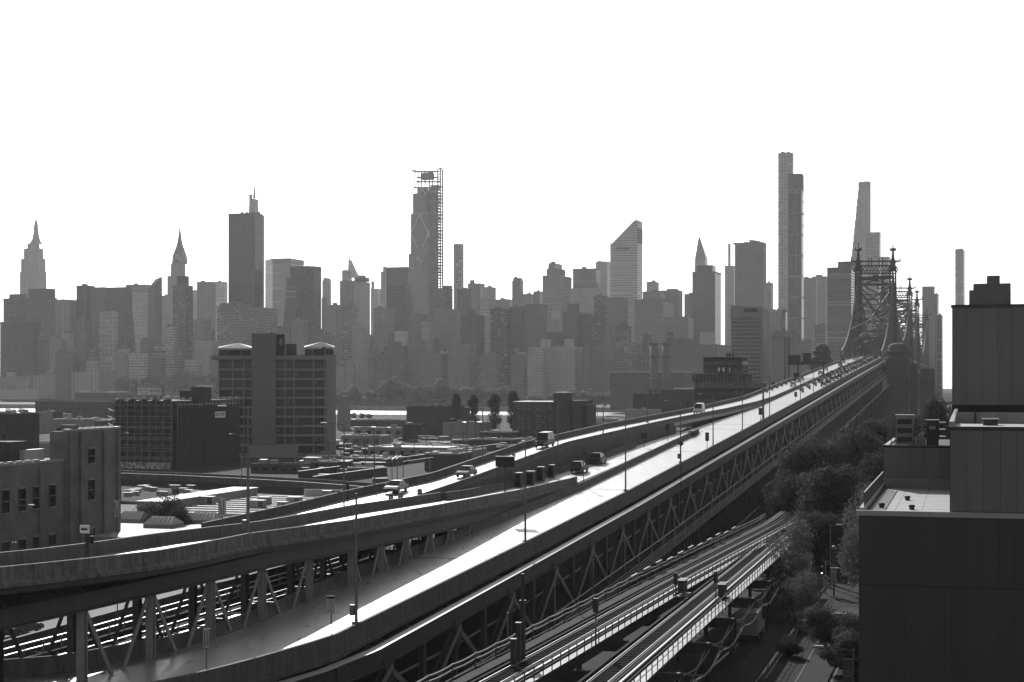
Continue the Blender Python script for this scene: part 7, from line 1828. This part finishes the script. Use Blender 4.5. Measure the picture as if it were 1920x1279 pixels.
# ------------------------------------------------------------------ crossing: sign gantry, signals
rs = thing('road_sign_gantry', 'truss gantry with Ed Koch bridge sign cut off by building', 'sign', Vector((xd(1564, 215), 215, GZ)))
P0 = Vector((xd(1564, 215), 215, 0)); MB().cyl(P0 + ZUP * GZ, P0 + ZUP * zy(1029, 215), .28, .25, 10).build('post', M_STEEL, rs); MB().lathe(P0 + ZUP * zy(1029, 215), [(.3, 0), (.3, .3), (.1, .45)], 8).build('post_cap', M_STEEL_L, rs)
z0, z1 = zy(1052, 215), zy(1036, 215); E1 = P0 + VB * 9
mb = MB().beam(P0 + ZUP * z0, E1 + ZUP * z0, .12, .12).beam(P0 + ZUP * z1, E1 + ZUP * z1, .12, .12).beam(P0 + ZUP * (z0 + z1) / 2, E1 + ZUP * (z0 + z1) / 2, .08, .08)
for k in range(8): mb.beam(P0 + VB * k * 1.1 + ZUP * (z0 if k % 2 else z1), P0 + VB * (k + 1) * 1.1 + ZUP * (z1 if k % 2 else z0), .08, .08)
mb.build('truss_arm', M_STEEL, rs)
c = at(1604, 1044, 214) ; W, Hh = 38 / F * 214, 29 / F * 214
o = MB().obox(c, VB, UB, ZUP, W, .08, Hh).build('sign_panel', flat('guide_panel', .10, .6), rs)
for s in (-1, 1):
    MB().obox(c - UB * .05 + VB * s * W * .49, VB, UB, ZUP, .07, .03, Hh * .98).build('border', M_WHITEP, o); MB().obox(c - UB * .05 + ZUP * s * Hh * .485, VB, UB, ZUP, W * .98, .03, .07).build('border', M_WHITEP, o)
text('Ed Koch Br', .5, c - UB * .06 + ZUP * .5 + VB * .02, VB, ZUP, M_WHITEP, o, 'lettering', W * .84); MB().obox(c - UB * .05 - ZUP * .55 + VB * .1, VB, UB, ZUP, W * .74, .03, .5).build('yellow_strip', M_WHITEP, o)
text('PASSENGER', .34, c - UB * .09 - ZUP * .55 + VB * .1, VB, ZUP, M_BLACK, o, 'lettering', W * .58)
q = c - UB * .06 - VB * .08; MB().add([q + VB * x + ZUP * z for x, z in ((-.07, -.26), (.07, -.26), (.07, .02), (.18, .02), (0, .24), (-.18, .02), (-.07, .02))], [tuple(range(7))]).build('arrow', M_WHITEP, o)
tl = thing('traffic_signal', 'traffic signal pole with diamond turn sign by the crossing', 'traffic signal', Vector((xd(1548, 206), 206, GZ)))
P1 = Vector((xd(1548, 206), 206, 0)); MB().cyl(P1 + ZUP * GZ, P1 + ZUP * zy(1052, 206), .09, .08).build('pole', M_STEEL_L, tl)
hd = MB().obox(P1 - VB * .45 + ZUP * zy(1070, 206), VB, UB, ZUP, .34, .3, 1.0).build('signal_head', M_BLACK, tl)
for k in range(3): MB().cyl(P1 - VB * .45 - UB * .15 + ZUP * (zy(1070, 206) + .3 - .3 * k), P1 - VB * .45 - UB * .25 + ZUP * (zy(1070, 206) + .3 - .3 * k), .1).build('lens', flat('signal_lit', .6, .3, 2.0) if k == 2 else M_DARK, hd)
r_ = .55; c = P1 - UB * .1 + ZUP * zy(1084, 206); MB().add([c + VB * a + ZUP * b for a, b in ((-r_, 0), (0, -r_), (r_, 0), (0, r_))], [(0, 1, 2, 3)]).build('diamond_plate', M_GREYP, tl); MB().add([c - UB * .02 + VB * a + ZUP * b for a, b in ((.05, -.3), (.13, -.3), (.13, .1), (-.1, .1), (-.1, .2), (-.28, .06), (-.1, -.08), (-.1, .02), (.05, .02))], [tuple(range(9))]).build('turn_arrow', M_BLACK, tl)
MB().obox(c - ZUP * .8, VB, UB, ZUP, .6, .04, .5).build('plaque', M_GREYP, tl)
for a_, b_ in (((1541, 1052), (1566, 1064)), ((1553, 1052), (1572, 1066))): MB().beam(at(*a_, 206), at(*b_, 206), .07, .07).build('mast_arm', M_STEEL_L, tl)
sg = thing('prohibition_signs', 'tall stack of turn prohibition plates below a small lamp hood', 'sign', Vector((xd(1564, 205), 205, GZ))); P2 = Vector((xd(1563.5, 205), 205, 0))
MB().cyl(P2 + ZUP * GZ, P2 + ZUP * zy(1066, 205), .11).build('pole', M_STEEL, sg); MB().obox(P2 + ZUP * zy(1065.5, 205) + VB * .1, VB, UB, ZUP, 1.1, .4, .14).build('lamp_hood', M_COP, sg)
for y0, y1 in ((1068, 1075), (1076, 1086), (1086.3, 1096)):
    h = (y1 - y0) / F * 205; c = P2 - UB * .14 + ZUP * zy((y0 + y1) / 2, 205); o = MB().obox(c, VB, UB, ZUP, .66, .03, h - .02).build('plate', M_GREYP, sg)
    if y0 > 1070:
        mb = MB(); pts = [c - UB * .03 + VB * .24 * math.cos(t_) + ZUP * .24 * math.sin(t_) for t_ in [2 * math.pi * i / 12 for i in range(13)]]; mb.tube(pts, .035, 4); mb.beam(pts[5], pts[11], .05, .05); mb.build('ring_symbol', M_BLACK, o)
# ------------------------------------------------------------------ vehicles
def paint(v): return flat('paint_%d' % int(v * 100), v, .25)
M_TYRE = flat('tyre', .015, .8); M_RIM = flat('rim', .3, .35, metal=.7); M_LAMP = flat('headlamp', .6, .15); M_TAIL = flat('tail_lamp', .08, .3)
SHAPES = {  # side outline (x forward, z), cabin outline, half width, wheel x
 'sedan': ([(-2.3, .35), (2.25, .35), (2.3, .62), (1.9, .82), (.95, .92), (-1.55, .95), (-2.25, .88)], [(-1.75, .93), (-1.1, 1.42), (.2, 1.44), (1.05, .90)], .88, 1.42, .33),
 'suv': ([(-2.35, .4), (2.3, .4), (2.35, .8), (2.15, 1.0), (1.15, 1.1), (-2.3, 1.12), (-2.4, .7)], [(-2.25, 1.1), (-2.0, 1.72), (.2, 1.75), (1.15, 1.08)], .95, 1.45, .37),
 'van': ([(-2.9, .45), (2.6, .45), (2.7, .8), (2.55, 1.12), (1.75, 1.3), (-2.9, 1.32)], [(-2.88, 1.3), (-2.8, 2.35), (.75, 2.4), (1.8, 1.28)], 1.0, 1.8, .38),
 'truck': ([(-3.4, .7), (3.2, .7), (3.25, 1.3), (2.6, 1.5), (1.5, 1.6), (-3.4, 1.4)], [(.3, 1.5), (.4, 2.4), (1.4, 2.4), (2.0, 1.5)], 1.05, 2.2, .45)}
PROTO = {}
def ring(mb, prof, w, taper_w=None):
    tw = w if taper_w is None else taper_w; n = len(prof); zs = [p[1] for p in prof]; z0, z1 = min(zs), max(zs)
    f = lambda z: w + (tw - w) * ((z - z0) / max(z1 - z0, 1e-3))
    L = [Vector((x, f(z), z)) for x, z in prof]; R = [Vector((x, -f(z), z)) for x, z in prof]
    fs = [(i, (i + 1) % n, n + (i + 1) % n, n + i) for i in range(n)] + [tuple(reversed(range(n))), tuple(range(n, 2 * n))]
    mb.add(L + R, fs)
def proto(kind, v):
    key = (kind, v)
    if key in PROTO: return PROTO[key]
    body, cab, w, wxx, wr = SHAPES[kind]; o = {}
    mb = MB(); ring(mb, body, w, w * .96); o['body'] = mb.mesh('body', paint(v))
    mb = MB(); ring(mb, cab, w * .94, w * .74); o['windows'] = mb.mesh('windows', M_GLASS)
    top = [p for p in cab[1:3]]
    mb = MB(); zr = top[0][1]; mb.obox(((top[0][0] + top[1][0]) / 2, 0, zr + .03), (1, 0, 0), (0, 1, 0), (0, 0, 1), top[1][0] - top[0][0] + .1, w * 1.5, .07)
    for s in (-1, 1):                                   # pillars
        for a, b in ((cab[0], cab[1]), (cab[3], cab[2])): mb.beam((a[0], s * w * .93, a[1]), (b[0], s * w * .74, b[1]), .09, .09)
        m_ = (cab[1][0] + cab[2][0]) / 2; mb.beam((m_, s * w * .95, cab[0][1]), (m_, s * w * .75, zr), .1, .06)
        if kind == 'van': mb.add([(cab[0][0] + .05, s * w * .96, cab[0][1]), (.6, s * w * .96, cab[0][1]), (.5, s * w * .77, zr), (cab[1][0], s * w * .77, zr)], [(0, 1, 2, 3)])
    o['roof'] = mb.mesh('roof', paint(v))
    if kind == 'truck':
        mb = MB().obox((-1.7, 0, 2.2), (1, 0, 0), (0, 1, 0), (0, 0, 1), 3.4, 2.2, 1.7); o['cargo_box'] = mb.mesh('cargo_box', paint(v))
    mb = MB(); mb.cyl((0, -.11, 0), (0, .11, 0), wr, wr, 14); o['wheel'] = mb.mesh('wheel', M_TYRE)
    mb = MB(); mb.cyl((0, -.12, 0), (0, .12, 0), wr * .6, wr * .6, 10); o['rim'] = mb.mesh('rim', M_RIM)
    mb = MB().obox((0, 0, 0), (1, 0, 0), (0, 1, 0), (0, 0, 1), .12, .34, .16); o['headlight'] = mb.mesh('headlight', M_LAMP)
    o['tail_light'] = MB().obox((0, 0, 0), (1, 0, 0), (0, 1, 0), (0, 0, 1), .1, .22, .28).mesh('tail_light', M_TAIL)
    o['bumper'] = MB().obox((0, 0, 0), (1, 0, 0), (0, 1, 0), (0, 0, 1), .14, w * 1.9, .2).mesh('bumper', M_DARK)
    o['mirror'] = MB().obox((0, 0, 0), (1, 0, 0), (0, 1, 0), (0, 0, 1), .12, .2, .14).mesh('mirror', paint(v))
    PROTO[key] = o
    return o
def car(kind, v, p, head, label, group=None, pitch=0.0):
    """p on the road, head = heading angle from +x"""
    o = proto(kind, v); body, cab, w, wxx, wr = SHAPES[kind]
    t = thing({'sedan': 'car', 'suv': 'sport_utility_car', 'van': 'van', 'truck': 'truck'}[kind], label, 'van' if kind == 'van' else 'truck' if kind == 'truck' else 'car', p, group)
    M = Matrix.Translation(Vector(p)) @ Matrix.Rotation(head, 4, 'Z') @ Matrix.Rotation(-pitch, 4, 'Y')
    def ad(n, x=0, y=0, z=0, par=None): return piece(n, o[n], par or t, None, mat4=M @ Matrix.Translation((x, y, z)))
    for n in ('body', 'windows', 'roof') + (('cargo_box',) if kind == 'truck' else ()): ad(n)
    fx = max(q[0] for q in body); bx = min(q[0] for q in body); fz = body[2][1] - .05; bz = body[-1][1] - .1
    for sx in (-1, 1):
        for sy in (-1, 1):
            wl_ = piece('wheel', o['wheel'], t, None, mat4=M @ Matrix.Translation((sx * wxx, sy * (w - .1), wr)))
            r_ = bpy.data.objects.new('rim', o['rim']); col.objects.link(r_); r_.parent = wl_
    for sy in (-1, 1): ad('headlight', fx - .06, sy * w * .72, fz); ad('tail_light', bx + .06, sy * w * .85, bz); ad('mirror', cab[3][0] - .1, sy * (w + .1), cab[0][1] + .12)
    ad('bumper', fx - .03, 0, .45); ad('bumper', bx + .03, 0, .45)
    return t
AWAY = math.atan2(UB.y, UB.x); TOW_ = AWAY + math.pi
def onC(d, f): return Vector((CR(d) + (CL(d) - CR(d)) * f, d, zC(d)))
def onA(d, off): return Vector((AR(d) - off, d, zA(d)))
car('van', .06, onC(263, .58), TOW_, 'dark high roofed van driving towards the viewer, nearest on carriageway', None, -.03)
car('van', .62, onC(392, .55), TOW_, 'white van on the far carriageway facing the viewer', None, -.03)
car('sedan', .12, onC(222, .5), TOW_, 'pale sedan glinting behind the ramp barrier')
car('suv', .03, Vector((BL(252) + 3.4, 252, zB(252))), AWAY, 'black sport utility car driving away on the ramp')
car('suv', .04, Vector((BL(268) + 2.0, 268, zB(268))), AWAY, 'dark car parked by the site cabins')
car('sedan', .3, Vector((CL(205) + 2.5, 205, zC(205))), TOW_, 'white car half hidden by the ramp barrier')
car('sedan', .12, Vector((LR(138) - 3.6, 138, 8.5)), AWAY, 'dark taxi on lower road seen between the ramp columns')
car('van', .04, gp(720, 914.5, GZ), 0.1, 'dark van parked sideways in the yard behind the cross ramp')
car('truck', .4, Vector((lin(172) + 24, 172, GZ)), AWAY, 'pale truck parked under the elevated railway')
car('sedan', .3, Vector((xd(1592, 236), 236, GZ)), AWAY + 1.2, 'pale car at crossing half hidden by panel building')
car('sedan', .35, Vector((xd(1576, 180), 180, GZ + .02)), AWAY, 'pale parked car under the street tree')
r7 = random.Random(4); qg = 'cars queuing towards the bridge'
words = ['first', 'second', 'third', 'fourth', 'fifth', 'sixth', 'seventh', 'eighth', 'ninth', 'tenth', 'eleventh', 'twelfth', 'thirteenth', 'fourteenth', 'fifteenth', 'sixteenth', 'seventeenth', 'eighteenth', 'nineteenth', 'twentieth']
for i in range(20):
    d = 560 + i * 17.5; car(r7.choice(('sedan', 'suv', 'suv')), r7.choice((.03, .08, .3, .55, .6, .04)), onA(d, 2.4), AWAY, '%s car of the outer queue counted from the viewer' % words[i], qg)
for i in range(18):
    d = 590 + i * 18.5; car(r7.choice(('sedan', 'suv', 'van')), r7.choice((.03, .08, .3, .55, .6)), onA(d, 6.2), AWAY, '%s vehicle of the inner queue counted from the viewer' % words[i], qg)
cg = 'oncoming traffic on the far carriageway'
for i in range(8):
    d = 560 + i * 52; car(r7.choice(('sedan', 'suv', 'van')), r7.choice((.05, .6, .5, .3)), onC(d, .35 + .3 * (i % 2)), TOW_, '%s oncoming vehicle on the far carriageway counted from the viewer' % words[i], cg)
car('truck', .03, onC(600, .7), TOW_, 'black box truck by the lane closure')
pg = 'cars parked in the yard'
for i in range(14):
    x = r7.uniform(585, 960); y = 905 - (x - 560) * .17 - r7.uniform(6, 40)
    car(r7.choice(('sedan', 'suv')), r7.choice((.03, .3, .6)), gp(x, y, GZ), r7.uniform(-.3, .3) + .0, 'small parked car among the yard sheds', pg)
for i in range(9):
    d = 150 + i * 7.5 if i < 5 else 222 + i * 7
    car(r7.choice(('sedan', 'suv')), r7.choice((.03, .2, .4)), Vector((lin(d) + 41.8, d, GZ + .02)), AWAY, 'car parked along the kerb below the panel building', 'cars parked along the kerb')
# ------------------------------------------------------------------ haze over the whole place
hm = bpy.data.materials.new('haze_air'); hm.use_nodes = True
hn = hm.node_tree; hn.nodes.clear()
ho = hn.nodes.new('ShaderNodeOutputMaterial'); hv = hn.nodes.new('ShaderNodeVolumePrincipled')
hv.inputs['Color'].default_value = grey(1.0); hv.inputs['Density'].default_value = 5.0e-5; hv.inputs['Anisotropy'].default_value = 0.2
hn.links.new(hv.outputs[0], ho.inputs['Volume'])
hz = MB().box(-3100, 3100, -300, 4980, -3.0, 520.0).build('haze', hm)
tag(hz, 'thin pale haze over the river and city', 'haze', kind='stuff')
del hz['category']
sc.cycles.volume_step_rate = 1.0
